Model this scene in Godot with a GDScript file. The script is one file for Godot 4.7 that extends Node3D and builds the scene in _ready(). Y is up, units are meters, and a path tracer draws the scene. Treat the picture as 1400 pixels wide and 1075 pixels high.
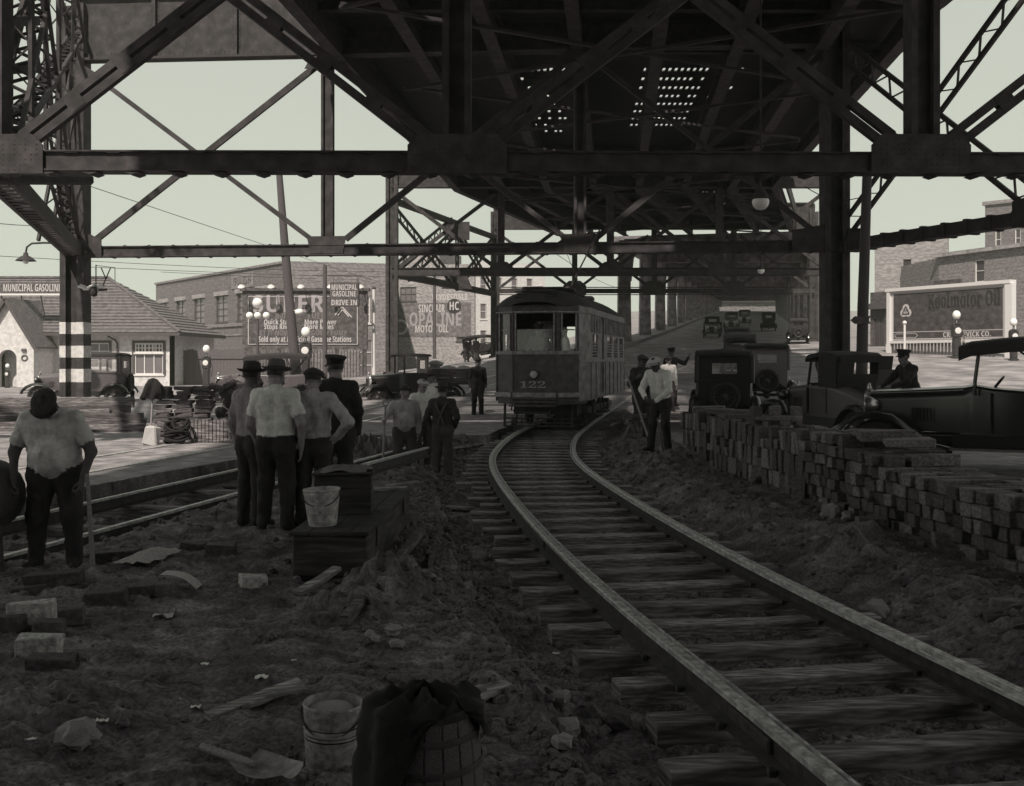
extends Node3D
# Street works under an elevated railway. Camera at x=0,z=0 looking to -z, eye 1.78 m above the street.
const F := 1400.0
const HC := 1.78
const HZ := 490.0
var rng := RandomNumberGenerator.new()
var nz := FastNoiseLite.new()
var names := {}
var mats := {}
var texs := {}

# ---------------------------------------------------------------- pixel helpers
func P(px: float, py: float, d: float) -> Vector3:
	return Vector3((px - 700.0) / F * d, HC + (HZ - py) / F * d, -d)
func PX(px: float, d: float) -> float:
	return (px - 700.0) / F * d
func W(x: float, y: float, d: float) -> Vector3:
	return Vector3(x, y, -d)

# ---------------------------------------------------------------- mesh builder
class MB:
	var v := PackedVector3Array()
	var n := PackedVector3Array()
	var c := PackedColorArray()
	var col := Color(1, 1, 1)
	var colored := false
	func paint(k: Color) -> void:
		col = k
		colored = true
	func trin(a: Vector3, b: Vector3, d: Vector3, na: Vector3, nb: Vector3, nd: Vector3) -> void:
		v.append(a); v.append(b); v.append(d)
		n.append(na); n.append(nb); n.append(nd)
		if colored:
			c.append(col); c.append(col); c.append(col)
	func tri(a: Vector3, b: Vector3, d: Vector3) -> void:
		var k := (d - a).cross(b - a).normalized()
		trin(a, b, d, k, k, k)
	func quad(a: Vector3, b: Vector3, d: Vector3, e: Vector3) -> void:
		tri(a, b, d)
		tri(a, d, e)
	func quad_out(a: Vector3, b: Vector3, d: Vector3, e: Vector3, o: Vector3) -> void:
		if (d - a).cross(b - a).dot((a + d) * 0.5 - o) >= 0.0:
			quad(a, b, d, e)
		else:
			quad(a, e, d, b)
	func tri_out(a: Vector3, b: Vector3, d: Vector3, o: Vector3) -> void:
		if (d - a).cross(b - a).dot(a - o) >= 0.0:
			tri(a, b, d)
		else:
			tri(a, d, b)
	func box(t: Transform3D, s: Vector3, bev := 0.0) -> void:
		var h := s * 0.5
		var o := t.origin
		if bev <= 0.0:
			var p := []
			for i in 8:
				p.append(t * Vector3(h.x if i & 1 else -h.x, h.y if i & 2 else -h.y, h.z if i & 4 else -h.z))
			for f in [[0, 1, 3, 2], [4, 5, 7, 6], [0, 1, 5, 4], [2, 3, 7, 6], [0, 2, 6, 4], [1, 3, 7, 5]]:
				quad_out(p[f[0]], p[f[1]], p[f[2]], p[f[3]], o)
			return
		bev = min(bev, min(h.x, min(h.y, h.z)) * 0.9)
		var q := {}
		for i in 8:
			var sg := Vector3(1 if i & 1 else -1, 1 if i & 2 else -1, 1 if i & 4 else -1)
			for a in 3:
				var m := h - Vector3(bev, bev, bev)
				m[a] = h[a]
				q[i * 3 + a] = t * (m * sg)
		for a in 3:
			var b := (a + 1) % 3
			var e := (a + 2) % 3
			for s2 in 2:
				var f := []
				for k in [[0, 0], [1, 0], [1, 1], [0, 1]]:
					f.append((s2 << a) | (int(k[0]) << b) | (int(k[1]) << e))
				quad_out(q[f[0] * 3 + a], q[f[1] * 3 + a], q[f[2] * 3 + a], q[f[3] * 3 + a], o)
			for k in [[0, 0], [1, 0], [1, 1], [0, 1]]:
				var i0: int = (int(k[0]) << b) | (int(k[1]) << e)
				var i1: int = i0 | (1 << a)
				quad_out(q[i0 * 3 + b], q[i0 * 3 + e], q[i1 * 3 + e], q[i1 * 3 + b], o)
		for i in 8:
			tri_out(q[i * 3], q[i * 3 + 1], q[i * 3 + 2], o)
	func abox(lo: Vector3, hi: Vector3, bev := 0.0) -> void:
		box(Transform3D(Basis(), (lo + hi) * 0.5), (hi - lo).abs(), bev)
	static func frame(a: Vector3, b: Vector3, up := Vector3.UP) -> Transform3D:
		var z := (b - a).normalized()
		var u := up
		if abs(z.dot(u)) > 0.98:
			u = Vector3(0, 0, 1) if abs(z.z) < 0.9 else Vector3(1, 0, 0)
		var x := u.cross(z).normalized()
		return Transform3D(Basis(x, z.cross(x), z), (a + b) * 0.5)
	# w across, h along "up"
	func bar(a: Vector3, b: Vector3, w: float, h: float, up := Vector3.UP, bev := 0.0) -> void:
		box(frame(a, b, up), Vector3(w, h, a.distance_to(b)), bev)
	func ibeam(a: Vector3, b: Vector3, w: float, h: float, t: float, up := Vector3.UP) -> void:
		var f := frame(a, b, up)
		var u := f.basis.y * (h * 0.5 - t * 0.5)
		bar(a + u, b + u, w, t, up)
		bar(a - u, b - u, w, t, up)
		bar(a, b, t, h - 2.0 * t, up)
	# two chords kept apart along side, laced in zigzag
	func lattice(a: Vector3, b: Vector3, side: Vector3, chord: float, pitch: float, lace := 0.05) -> void:
		var l := a.distance_to(b)
		bar(a + side, b + side, chord, chord * 1.5)
		bar(a - side, b - side, chord, chord * 1.5)
		var k: int = max(2, int(l / pitch))
		for i in k:
			var s := 1.0 if i % 2 == 0 else -1.0
			bar(a.lerp(b, float(i) / k) + side * s, a.lerp(b, float(i + 1) / k) - side * s, lace, lace * 0.4, side)
	func rows(r: Array, wrap := false) -> void: # grid of points, smooth
		var m := r.size()
		var w: int = r[0].size()
		var nn := []
		for i in m:
			var line := PackedVector3Array()
			for j in w:
				var j0: int = (j - 1 + w) % w if wrap else max(j - 1, 0)
				var j1: int = (j + 1) % w if wrap else min(j + 1, w - 1)
				var du: Vector3 = r[i][j1] - r[i][j0]
				var dv: Vector3 = r[min(i + 1, m - 1)][j] - r[max(i - 1, 0)][j]
				var k := dv.cross(du)
				line.append(k.normalized() if k.length() > 1e-12 else Vector3.UP)
			nn.append(line)
		for i in m - 1:
			for j in (w if wrap else w - 1):
				var k: int = (j + 1) % w
				trin(r[i][j], r[i][k], r[i + 1][k], nn[i][j], nn[i][k], nn[i + 1][k])
				trin(r[i][j], r[i + 1][k], r[i + 1][j], nn[i][j], nn[i + 1][k], nn[i + 1][j])
	func lathe(t: Transform3D, prof: Array, seg := 16) -> void: # prof of Vector2(radius, y)
		var r := []
		for q in prof:
			var line := PackedVector3Array()
			for j in seg:
				var an := TAU * j / seg
				line.append(t * Vector3(cos(an) * max(q.x, 0.0005), q.y, sin(an) * max(q.x, 0.0005)))
			r.append(line)
		rows(r, true)
	func tube(pts: Array, rad, seg := 8, caps := true) -> void:
		var r := []
		var x := Vector3.ZERO
		for i in pts.size():
			var d: Vector3 = (pts[min(i + 1, pts.size() - 1)] - pts[max(i - 1, 0)]).normalized()
			if i == 0:
				x = d.cross(Vector3.UP if abs(d.y) < 0.9 else Vector3.RIGHT).normalized()
			else:
				x = (x - d * x.dot(d)).normalized()
			var y := d.cross(x)
			var q: float = rad[i] if rad is Array else rad
			var line := PackedVector3Array()
			for j in seg:
				var an := TAU * j / seg
				line.append(pts[i] + (x * cos(an) + y * sin(an)) * q)
			r.append(line)
		rows(r, true)
		if caps:
			for e in [0, pts.size() - 1]:
				for j in seg:
					tri(pts[e], r[e][j], r[e][(j + 1) % seg])
	func poly(pts: Array, off: Vector3) -> void: # convex planar outline given thickness
		var o := Vector3.ZERO
		for p in pts:
			o += p
		o = o / pts.size() + off * 0.5
		for i in range(1, pts.size() - 1):
			tri_out(pts[0], pts[i], pts[i + 1], o)
			tri_out(pts[0] + off, pts[i] + off, pts[i + 1] + off, o)
		for i in pts.size():
			var a: Vector3 = pts[i]
			var b: Vector3 = pts[(i + 1) % pts.size()]
			quad_out(a, b, b + off, a + off, o)
	# wall w x h with rectangular holes [x0,y0,x1,y1]; front face toward t.basis.z
	func wall(t: Transform3D, w: float, h: float, th: float, holes: Array) -> void:
		var xs := [0.0, w]
		var ys := [0.0, h]
		for k in holes:
			xs.append(k[0]); xs.append(k[2]); ys.append(k[1]); ys.append(k[3])
		xs.sort(); ys.sort()
		var solid := func(i: int, j: int) -> bool:
			if i < 0 or j < 0 or i >= xs.size() - 1 or j >= ys.size() - 1:
				return false
			var mx: float = (xs[i] + xs[i + 1]) * 0.5
			var my: float = (ys[j] + ys[j + 1]) * 0.5
			for k in holes:
				if mx > k[0] and mx < k[2] and my > k[1] and my < k[3]:
					return false
			return true
		for i in xs.size() - 1:
			for j in ys.size() - 1:
				if xs[i + 1] - xs[i] < 1e-5 or ys[j + 1] - ys[j] < 1e-5 or not solid.call(i, j):
					continue
				var a := Vector3(xs[i], ys[j], 0)
				var b := Vector3(xs[i + 1], ys[j + 1], -th)
				var o := t * ((a + b) * 0.5)
				quad_out(t * Vector3(a.x, a.y, 0), t * Vector3(b.x, a.y, 0), t * Vector3(b.x, b.y, 0), t * Vector3(a.x, b.y, 0), o)
				quad_out(t * Vector3(a.x, a.y, -th), t * Vector3(b.x, a.y, -th), t * Vector3(b.x, b.y, -th), t * Vector3(a.x, b.y, -th), o)
				if not solid.call(i - 1, j):
					quad_out(t * Vector3(a.x, a.y, 0), t * Vector3(a.x, b.y, 0), t * Vector3(a.x, b.y, -th), t * Vector3(a.x, a.y, -th), o)
				if not solid.call(i + 1, j):
					quad_out(t * Vector3(b.x, a.y, 0), t * Vector3(b.x, b.y, 0), t * Vector3(b.x, b.y, -th), t * Vector3(b.x, a.y, -th), o)
				if not solid.call(i, j - 1):
					quad_out(t * Vector3(a.x, a.y, 0), t * Vector3(b.x, a.y, 0), t * Vector3(b.x, a.y, -th), t * Vector3(a.x, a.y, -th), o)
				if not solid.call(i, j + 1):
					quad_out(t * Vector3(a.x, b.y, 0), t * Vector3(b.x, b.y, 0), t * Vector3(b.x, b.y, -th), t * Vector3(a.x, b.y, -th), o)
	func ball(o: Vector3, r: Vector3, seg := 12, ring := 7) -> void:
		var k := []
		for i in ring + 1:
			var a := PI * i / ring
			var line := PackedVector3Array()
			for j in seg:
				var b := TAU * j / seg
				line.append(o + Vector3(sin(a) * cos(b) * r.x, cos(a) * r.y, sin(a) * sin(b) * r.z))
			k.append(line)
		rows(k, true)
	func mesh() -> ArrayMesh:
		var arr := []
		arr.resize(Mesh.ARRAY_MAX)
		arr[Mesh.ARRAY_VERTEX] = v
		arr[Mesh.ARRAY_NORMAL] = n
		if colored:
			arr[Mesh.ARRAY_COLOR] = c
		var m := ArrayMesh.new()
		m.add_surface_from_arrays(Mesh.PRIMITIVE_TRIANGLES, arr)
		return m

# ---------------------------------------------------------------- scene tree helpers
func numbered(called: String) -> String:
	if not names.has(called):
		names[called] = 0
		return called
	names[called] += 1
	return "%s_%03d" % [called, names[called]]
func tag(o: Node3D, label: String, category: String, group := "", kind := "") -> Node3D:
	if label: o.set_meta("label", label)
	if category: o.set_meta("category", category)
	if group: o.set_meta("group", group)
	if kind: o.set_meta("kind", kind)
	return o
func thing(called: String, label: String, category: String, t := Transform3D(), group := "") -> Node3D:
	var o := Node3D.new()
	o.name = numbered(called)
	add_child(o)
	o.transform = t
	return tag(o, label, category, group)
func put(mesh: Mesh, called: String, m: Material, parent: Node3D, t := Transform3D()) -> MeshInstance3D:
	var o := MeshInstance3D.new()
	o.mesh = mesh
	o.name = called
	o.material_override = m
	o.transform = t
	parent.add_child(o, true)
	return o
func part(b: MB, called: String, m: Material, parent: Node3D) -> MeshInstance3D:
	return put(b.mesh(), called, m, parent)
func solo(b: MB, called: String, m: Material, label: String, category: String, t := Transform3D(), group := "") -> MeshInstance3D:
	var o := put(b.mesh(), numbered(called), m, self, t)
	tag(o, label, category, group)
	return o
func structure(b: MB, called: String, m: Material) -> MeshInstance3D:
	var o := put(b.mesh(), numbered(called), m, self)
	o.set_meta("kind", "structure")
	return o
func yaw(x: float, y: float, d: float, deg: float) -> Transform3D:
	return Transform3D(Basis(Vector3.UP, deg_to_rad(deg)), Vector3(x, y, -d))
func text(s: String, h: float, called: String, m: Material, parent: Node3D, t: Transform3D, wide := 0.0, font := "Droid Sans", bold := true, depth := 0.012) -> MeshInstance3D:
	var tm := TextMesh.new()
	var f := SystemFont.new()
	f.font_names = PackedStringArray([font])
	f.font_weight = 700 if bold else 400
	tm.font = f
	tm.text = s
	tm.font_size = 64
	tm.pixel_size = h / 46.0
	tm.depth = depth
	var o := put(tm, called, m, parent, t)
	if wide > 0.0:
		var k = wide / max(tm.get_aabb().size.x, 0.001)
		o.transform = t * Transform3D(Basis.from_scale(Vector3(k, 1, 1)), Vector3.ZERO)
	return o

# ---------------------------------------------------------------- textures and materials
func noise_tex(key: String, freq: float, oct: int, lo: float, hi: float, stretch := 1, kind := FastNoiseLite.TYPE_SIMPLEX_SMOOTH, size := 512) -> ImageTexture:
	if texs.has(key):
		return texs[key]
	var f := FastNoiseLite.new()
	f.seed = hash(key) % 1000
	f.noise_type = kind
	f.frequency = freq
	f.fractal_type = FastNoiseLite.FRACTAL_FBM
	f.fractal_octaves = oct
	f.fractal_gain = 0.6
	var img: Image = f.get_seamless_image(size, size / stretch if stretch > 1 else size)
	if stretch > 1:
		img.resize(size, size, Image.INTERPOLATE_BILINEAR)
		# long grain along u
		var g: Image = f.get_seamless_image(size / stretch, size)
		g.resize(size, size, Image.INTERPOLATE_CUBIC)
		img = g
	img.convert(Image.FORMAT_RGB8)
	var data := img.get_data()
	var a := lo * 255.0
	var k := hi - lo
	for i in data.size():
		data[i] = int(clamp(a + data[i] * k, 0.0, 255.0))
	img = Image.create_from_data(size, size, false, Image.FORMAT_RGB8, data)
	img.generate_mipmaps()
	texs[key] = ImageTexture.create_from_image(img)
	return texs[key]
func bump_tex(key: String, freq: float, oct: int, strength: float, stretch := 1) -> ImageTexture:
	var k := key + "_bump"
	if texs.has(k):
		return texs[k]
	var f := FastNoiseLite.new()
	f.seed = hash(key) % 1000
	f.frequency = freq
	f.fractal_octaves = oct
	f.fractal_gain = 0.6
	var img: Image = f.get_seamless_image(512 / stretch, 512)
	if stretch > 1:
		img.resize(512, 512, Image.INTERPOLATE_CUBIC)
	img.convert(Image.FORMAT_RGBA8)
	img.bump_map_to_normal_map(strength)
	img.generate_mipmaps()
	texs[k] = ImageTexture.create_from_image(img)
	return texs[k]
func tint(l: float) -> Color: # a toned print: dark things lean to warm violet, pale ones to neutral
	var k: float = clamp(sqrt(l), 0.0, 1.0)
	var c := Color(l * lerp(1.17, 1.0, k), l * lerp(0.93, 1.0, k), l * lerp(1.14, 0.98, k))
	return c.linear_to_srgb()
# kinds of surface: key, base colour (linear), roughness, texture name, metres per repeat, bump strength
func mat(key: String, l: float, rough := 0.85, tex := "", rep := 1.0, bump := 0.0, metal := 0.0, vcol := false) -> StandardMaterial3D:
	if mats.has(key):
		return mats[key]
	var m := StandardMaterial3D.new()
	m.resource_name = key
	m.albedo_color = tint(l)
	m.roughness = rough
	m.metallic = metal
	if vcol:
		m.vertex_color_use_as_albedo = true
		m.albedo_color = Color.WHITE
	if tex:
		m.uv1_triplanar = true
		m.uv1_world_triplanar = true
		m.uv1_scale = Vector3.ONE / rep
		m.albedo_texture = texs[tex]
		if bump > 0.0:
			m.normal_enabled = true
			m.normal_scale = bump
			m.normal_texture = texs[tex + "_bump"]
	mats[key] = m
	return m
func glass(key: String, l: float, alpha: float) -> StandardMaterial3D:
	if mats.has(key):
		return mats[key]
	var m := StandardMaterial3D.new()
	var c := tint(l)
	c.a = alpha
	m.albedo_color = c
	m.roughness = 0.05
	m.transparency = BaseMaterial3D.TRANSPARENCY_ALPHA
	m.metallic_specular = 0.6
	mats[key] = m
	return m
func make_materials() -> void:
	noise_tex("grime", 0.012, 6, 0.5, 1.1)
	bump_tex("grime", 0.05, 4, 3.0)
	noise_tex("plain", 0.02, 5, 0.82, 1.06)
	bump_tex("plain", 0.06, 3, 2.0)
	noise_tex("fine", 0.06, 4, 0.55, 1.1)
	bump_tex("fine", 0.08, 3, 3.0)
	noise_tex("soil", 0.05, 6, 0.4, 1.25)
	bump_tex("soil", 0.07, 5, 6.0)
	noise_tex("grain", 0.03, 4, 0.3, 1.15, 8)
	bump_tex("grain", 0.03, 4, 4.0, 8)
	noise_tex("pave", 0.012, 5, 0.55, 1.1)
	bump_tex("pave", 0.07, 4, 2.5)
	noise_tex("weave", 0.02, 5, 0.7, 1.05)
	bump_tex("weave", 0.04, 4, 2.5)
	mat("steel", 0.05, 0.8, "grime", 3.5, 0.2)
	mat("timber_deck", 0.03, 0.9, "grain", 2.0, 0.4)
	mat("concrete", 0.3, 0.9, "grime", 6.0, 0.2)
	mat("soil", 0.2, 0.97, "soil", 1.1, 0.85, 0.0, true)
	mat("street", 0.32, 0.8, "pave", 4.0, 0.35)
	mat("street_far", 0.32, 0.8, "pave", 14.0, 0.1)
	mat("rail_steel", 0.72, 0.45, "grime", 0.6, 0.2, 0.3)
	mat("rail_web", 0.06, 0.8, "grime", 0.8, 0.4)
	mat("tie_wood", 0.42, 0.93, "grain", 0.5, 0.6)
	mat("tie_wood_dark", 0.3, 0.93, "grain", 0.8, 1.0)
	mat("white_paint", 0.62, 0.7, "plain", 2.0, 0.1)
	mat("black_paint", 0.012, 0.5, "fine", 2.0, 0.0)

# ================================================================ build
func _ready() -> void:
	rng.seed = 27
	nz.seed = 5
	nz.frequency = 1.0
	nz.fractal_octaves = 3
	# camera: level, lens lowered
	var cam := Camera3D.new()
	cam.name = "camera"
	cam.position = Vector3(0, HC, 0)
	cam.projection = Camera3D.PROJECTION_FRUSTUM
	cam.near = 0.1
	cam.far = 2000.0
	cam.size = 0.1 * 1075.0 / F
	cam.frustum_offset = Vector2(0, -47.5 / F * 0.1)
	add_child(cam)
	cam.current = true
	# sky, air, exposure
	var we := WorldEnvironment.new()
	we.name = "environment"
	var env := Environment.new()
	env.background_mode = Environment.BG_SKY
	var sm := ProceduralSkyMaterial.new()
	sm.sky_top_color = Color(0.62, 0.632, 0.602)
	sm.sky_horizon_color = Color(0.70, 0.718, 0.672)
	sm.sky_curve = 0.25
	sm.ground_bottom_color = Color(0.2, 0.2, 0.19)
	sm.ground_horizon_color = Color(0.6, 0.62, 0.57)
	sm.sun_angle_max = 0.0
	var sky := Sky.new()
	sky.sky_material = sm
	env.sky = sky
	env.tonemap_mode = Environment.TONE_MAPPER_LINEAR
	env.tonemap_exposure = 1.5
	env.fog_enabled = true
	env.fog_density = 0.0009
	env.fog_light_color = Color(0.80, 0.82, 0.76)
	env.sdfgi_enabled = true
	env.ssao_enabled = true
	env.ssil_enabled = true
	we.environment = env
	add_child(we)
	var sun := DirectionalLight3D.new()
	sun.name = "sun"
	sun.light_energy = 1.15
	sun.light_color = Color(1.0, 0.97, 0.90)
	sun.light_angular_distance = 1.5
	sun.shadow_enabled = true
	sun.rotation_degrees = Vector3(-50, -14, 0)
	add_child(sun)
	var stages := [make_materials, build_ground, build_steel, build_deck, build_viaduct, build_track]
	stages += extra_stages()
	for s in stages:
		var t0 := Time.get_ticks_msec()
		s.call()
		print(s.get_method(), " ", Time.get_ticks_msec() - t0, " ms")

# ================================================================ ground, streets, track
# centre line of the relaid track: x at depth d
const TRK := [[-4.0, 3.6], [0.0, 2.87], [2.0, 2.51], [4.2, 2.12], [5.5, 1.88], [7.1, 1.565], [8.5, 1.325], [10.3, 1.06], [12.26, 0.82], [14.6, 0.575], [16.55, 0.43], [18.2, 0.39], [20.5, 0.49], [24.1, 0.86], [28.0, 1.55], [32.0, 2.45], [37.0, 3.7], [46.0, 6.2], [60.0, 10.2], [90.0, 19.2]]
func trk(d: float) -> float:
	var n := TRK.size()
	var i := 0
	while i < n - 2 and TRK[i + 1][0] < d:
		i += 1
	var t: float = (d - TRK[i][0]) / (TRK[i + 1][0] - TRK[i][0])
	return cubic_interpolate_in_time(TRK[i][1], TRK[i + 1][1], TRK[max(i - 1, 0)][1], TRK[min(i + 2, n - 1)][1], clamp(t, 0.0, 1.0), TRK[i + 1][0] - TRK[i][0], TRK[max(i - 1, 0)][0] - TRK[i][0] if i > 0 else -1.0, TRK[min(i + 2, n - 1)][0] - TRK[i][0] if i < n - 2 else TRK[i + 1][0] - TRK[i][0] + 1.0)
var trk_cache := PackedFloat32Array()
func trk_fast(d: float) -> float:
	var k: float = clamp((d + 6.0) * 10.0, 0.0, trk_cache.size() - 2.0)
	var i := int(k)
	return lerp(trk_cache[i], trk_cache[i + 1], k - i)
func hill(x: float, d: float) -> float: # the street climbs toward the far viaduct
	var t: float = max(0.0, d - 25.0)
	var s: float = t * t / (t + 6.0) * 0.056
	var w: float = smoothstep(-22.0, 8.0, x - (d - 60.0) * 0.12)
	var side: float = clamp((x - 16.0) * 0.03, 0.0, 0.45) * smoothstep(20.0, 50.0, d)
	return min(s, 16.0) * w + side
func wall_x(d: float) -> float:
	return lerp(4.37, 3.25, clamp((d - 8.7) / 9.8, -0.5, 1.2))
func street_mask(x: float, d: float) -> bool:
	var j := nz.get_noise_2d(x * 0.8, d * 0.8) * 0.5
	if x < -9.95 + 0.285 * d and x < -1.5 and d > 8.0:
		return true
	var s := x - trk_fast(d)
	if s < -1.35 and x < 0.0:
		return d > 23.5 + j
	if s > 0.0:
		return x > wall_x(d) + 0.45 + j * 0.3 or d > 27.0 + j and s > 1.5
	return d > 30.0
func pit(x: float, d: float) -> float: # 0..1 inside the left trench
	var e := (x - (-6.52 + 0.22 * d)) # distance from near rail line
	var o := x - (-9.95 + 0.285 * d)
	if d > 24.0 or d < 3.0:
		return 0.0
	return smoothstep(0.25, -0.1, e) * smoothstep(-0.02, 0.05, o)
var heaps := []
func ground_y(x: float, d: float) -> float:
	var h := hill(x, d)
	var n1 := nz.get_noise_2d(x * 0.9, d * 0.9)
	var n2 := nz.get_noise_2d(x * 4.0 + 50.0, d * 4.0)
	var n3 := nz.get_noise_2d(x * 13.0, d * 13.0 + 90.0)
	var y := n1 * 0.06 + n2 * 0.035 + n3 * 0.02
	var s := x - trk_fast(d)
	# trench of the track: bed with a ragged left bank, a gentle right bank
	var lb := 1.62 + n2 * 0.22 + n1 * 0.15
	var bed: float = -0.245 + n2 * 0.03 + n3 * 0.025
	var inside: float = smoothstep(-lb - 0.22, -lb, s) * (1.0 - smoothstep(1.15, 2.1 + n1 * 0.4, s))
	inside *= smoothstep(30.0, 26.0, d)
	if abs(s) < 0.6:
		bed += 0.03
	y = lerp(y, bed, inside)
	if s > 1.2 and s < 2.6:
		y += 0.07 * sin((s - 1.2) / 1.4 * PI) * (0.6 + n2)
	var pt := pit(x, d)
	if pt > 0.0:
		y = lerp(y, -0.34 + n2 * 0.10 + n1 * 0.12, pt)
	# hole round the shoveller
	var hd := Vector2(x + 2.0, (d - 18.9) * 0.7).length()
	y = lerp(-0.42 + n2 * 0.05, y, smoothstep(0.7, 1.6, hd))
	for k in heaps:
		var q = Vector2(x - k[0], d - k[1]).length() / k[2]
		if q < 1.0:
			var f = 1.0 - q * q
			y += k[3] * f * f * (1.0 + n2 * 0.9)
	return y + h
func build_ground() -> void:
	for i in 1200:
		trk_cache.append(trk(-6.0 + i * 0.1))
	heaps = [[-0.95, 7.9, 0.55, 0.2], [-1.15, 7.2, 0.5, 0.12], [0.25, 5.6, 0.7, 0.1], [-2.9, 21.5, 1.2, 0.35], [-1.9, 23.5, 1.0, 0.3], [2.9, 17.5, 0.8, 0.16], [3.3, 9.8, 0.5, 0.13], [3.15, 9.4, 0.3, 0.1], [-0.1, 9.6, 0.5, 0.08], [-3.4, 8.2, 0.6, 0.06], [-2.4, 5.2, 0.8, 0.05], [-4.6, 20.5, 1.0, 0.25], [2.3, 20.0, 0.7, 0.15]]
	var ds := PackedFloat32Array()
	var d := 2.2
	while d < 31.0:
		ds.append(d)
		d += clamp(d * 0.0075, 0.035, 0.14)
	var x0 := -17.0
	var x1 := 13.0
	var nx := 440
	var pts := []
	var isd := []
	for i in ds.size():
		var line := PackedVector3Array()
		var lm := PackedByteArray()
		for j in nx + 1:
			# finer columns near the middle
			var u := float(j) / nx * 2.0 - 1.0
			var x: float = lerp(x0, x1, 0.5) + (x1 - x0) * 0.5 * (u * 0.55 + u * u * u * 0.45)
			var st := street_mask(x, ds[i])
			var y: float
			if st:
				y = hill(x, ds[i]) + nz.get_noise_2d(x * 0.5, ds[i] * 0.5) * 0.012
			else:
				y = min(ground_y(x, ds[i]), hill(x, ds[i]) + 0.45)
			line.append(Vector3(x, y, -ds[i]))
			lm.append(1 if st else 0)
		pts.append(line)
		isd.append(lm)
	for which in 2:
		var vv := PackedVector3Array()
		var nn := PackedVector3Array()
		var cc := PackedColorArray()
		var ii := PackedInt32Array()
		var w := nx + 1
		for i in ds.size():
			for j in w:
				vv.append(pts[i][j])
				var du: Vector3 = pts[i][min(j + 1, nx)] - pts[i][max(j - 1, 0)]
				var dv: Vector3 = pts[min(i + 1, ds.size() - 1)][j] - pts[max(i - 1, 0)][j]
				nn.append(du.cross(dv).normalized())
				if which == 0:
					var p: Vector3 = pts[i][j]
					var a1 := nz.get_noise_2d(p.x * 0.55 + 7.0, p.z * 0.9)
					var a2 := nz.get_noise_2d(p.x * 2.2, p.z * 3.5 + 40.0)
					var a3 := nz.get_noise_2d(p.x * 8.0 + 11.0, p.z * 13.0)
					var l: float = 0.155 * pow(2.0, clamp(a1 * 1.0 + a2 * 1.3 + a3 * 0.9, -1.5, 1.2))
					cc.append(lin(l))
		for i in ds.size() - 1:
			for j in nx:
				var k: int = isd[i][j] + isd[i][j + 1] + isd[i + 1][j] + isd[i + 1][j + 1]
				if (k == 4) != (which == 1):
					continue
				var a := i * w + j
				ii.append_array(PackedInt32Array([a, a + w, a + 1, a + 1, a + w, a + w + 1]))
		var arr := []
		arr.resize(Mesh.ARRAY_MAX)
		arr[Mesh.ARRAY_VERTEX] = vv
		arr[Mesh.ARRAY_NORMAL] = nn
		arr[Mesh.ARRAY_INDEX] = ii
		if which == 0:
			arr[Mesh.ARRAY_COLOR] = cc
		var m := ArrayMesh.new()
		m.add_surface_from_arrays(Mesh.PRIMITIVE_TRIANGLES, arr)
		var o := put(m, "ground" if which == 0 else "street", mats.soil if which == 0 else mats.street, self)
		o.set_meta("kind", "structure")
	# coarse streets and ground around the dug-up patch
	var b := MB.new()
	var step := 4.0
	var far := MB.new()
	var ex := [[-17.0, 13.0]]
	for spec in [[-120.0, -17.0, -60.0, 31.0], [13.0, 120.0, -60.0, 31.0], [-17.0, 13.0, -60.0, 2.2], [-120.0, 120.0, 31.0, 331.0]]:
		var cx := int(ceil((spec[1] - spec[0]) / step))
		var cz := int(ceil((spec[3] - spec[2]) / step))
		var g := []
		for i in cz + 1:
			var line := PackedVector3Array()
			var dd: float = lerp(spec[2], spec[3], float(i) / cz)
			for j in cx + 1:
				var xx: float = lerp(spec[0], spec[1], float(j) / cx)
				line.append(Vector3(xx, hill(xx, dd) - 0.02 + (0.02 if dd >= 31.0 else 0.0), -dd))
			g.append(line)
		far.rows(g)
	structure(far, "road", mats.street_far)
	var hz := MB.new()
	hz.quad(Vector3(-400, -0.6, 200), Vector3(400, -0.6, 200), Vector3(400, -0.6, -600), Vector3(-400, -0.6, -600))
	structure(hz, "terrain", mats.street_far)

func rail_path(off: float, d0: float, d1: float, step: float, y: float) -> Array:
	var r := []
	var d := d0
	while d <= d1 + 0.001:
		var t := Vector2(trk(d + 0.05) - trk(d - 0.05), 0.1).normalized()
		r.append(Vector3(trk(d) + t.y * off, y + hill(trk(d), d), -(d - t.x * off)))
		d += step
	return r
# sweep an outline of Vector2(across, up) along a path
func sweep(b: MB, path: Array, prof: Array, closed := true) -> void:
	for k in (prof.size() if closed else prof.size() - 1):
		var q: Vector2 = prof[k]
		var s: Vector2 = prof[(k + 1) % prof.size()]
		var r0 := PackedVector3Array()
		var r1 := PackedVector3Array()
		for i in path.size():
			var t: Vector3 = (path[min(i + 1, path.size() - 1)] - path[max(i - 1, 0)]).normalized()
			var x := t.cross(Vector3.UP).normalized()
			var u := x.cross(t)
			r0.append(path[i] + x * q.x + u * q.y)
			r1.append(path[i] + x * s.x + u * s.y)
		b.rows([r0, r1])
	for e in [0, path.size() - 1]:
		var t: Vector3 = (path[min(e + 1, path.size() - 1)] - path[max(e - 1, 0)]).normalized()
		var x := t.cross(Vector3.UP).normalized()
		var u := x.cross(t)
		for k in range(1, prof.size() - 1):
			b.tri(path[e] + x * prof[0].x + u * prof[0].y, path[e] + x * prof[k].x + u * prof[k].y, path[e] + x * prof[k + 1].x + u * prof[k + 1].y)
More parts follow.
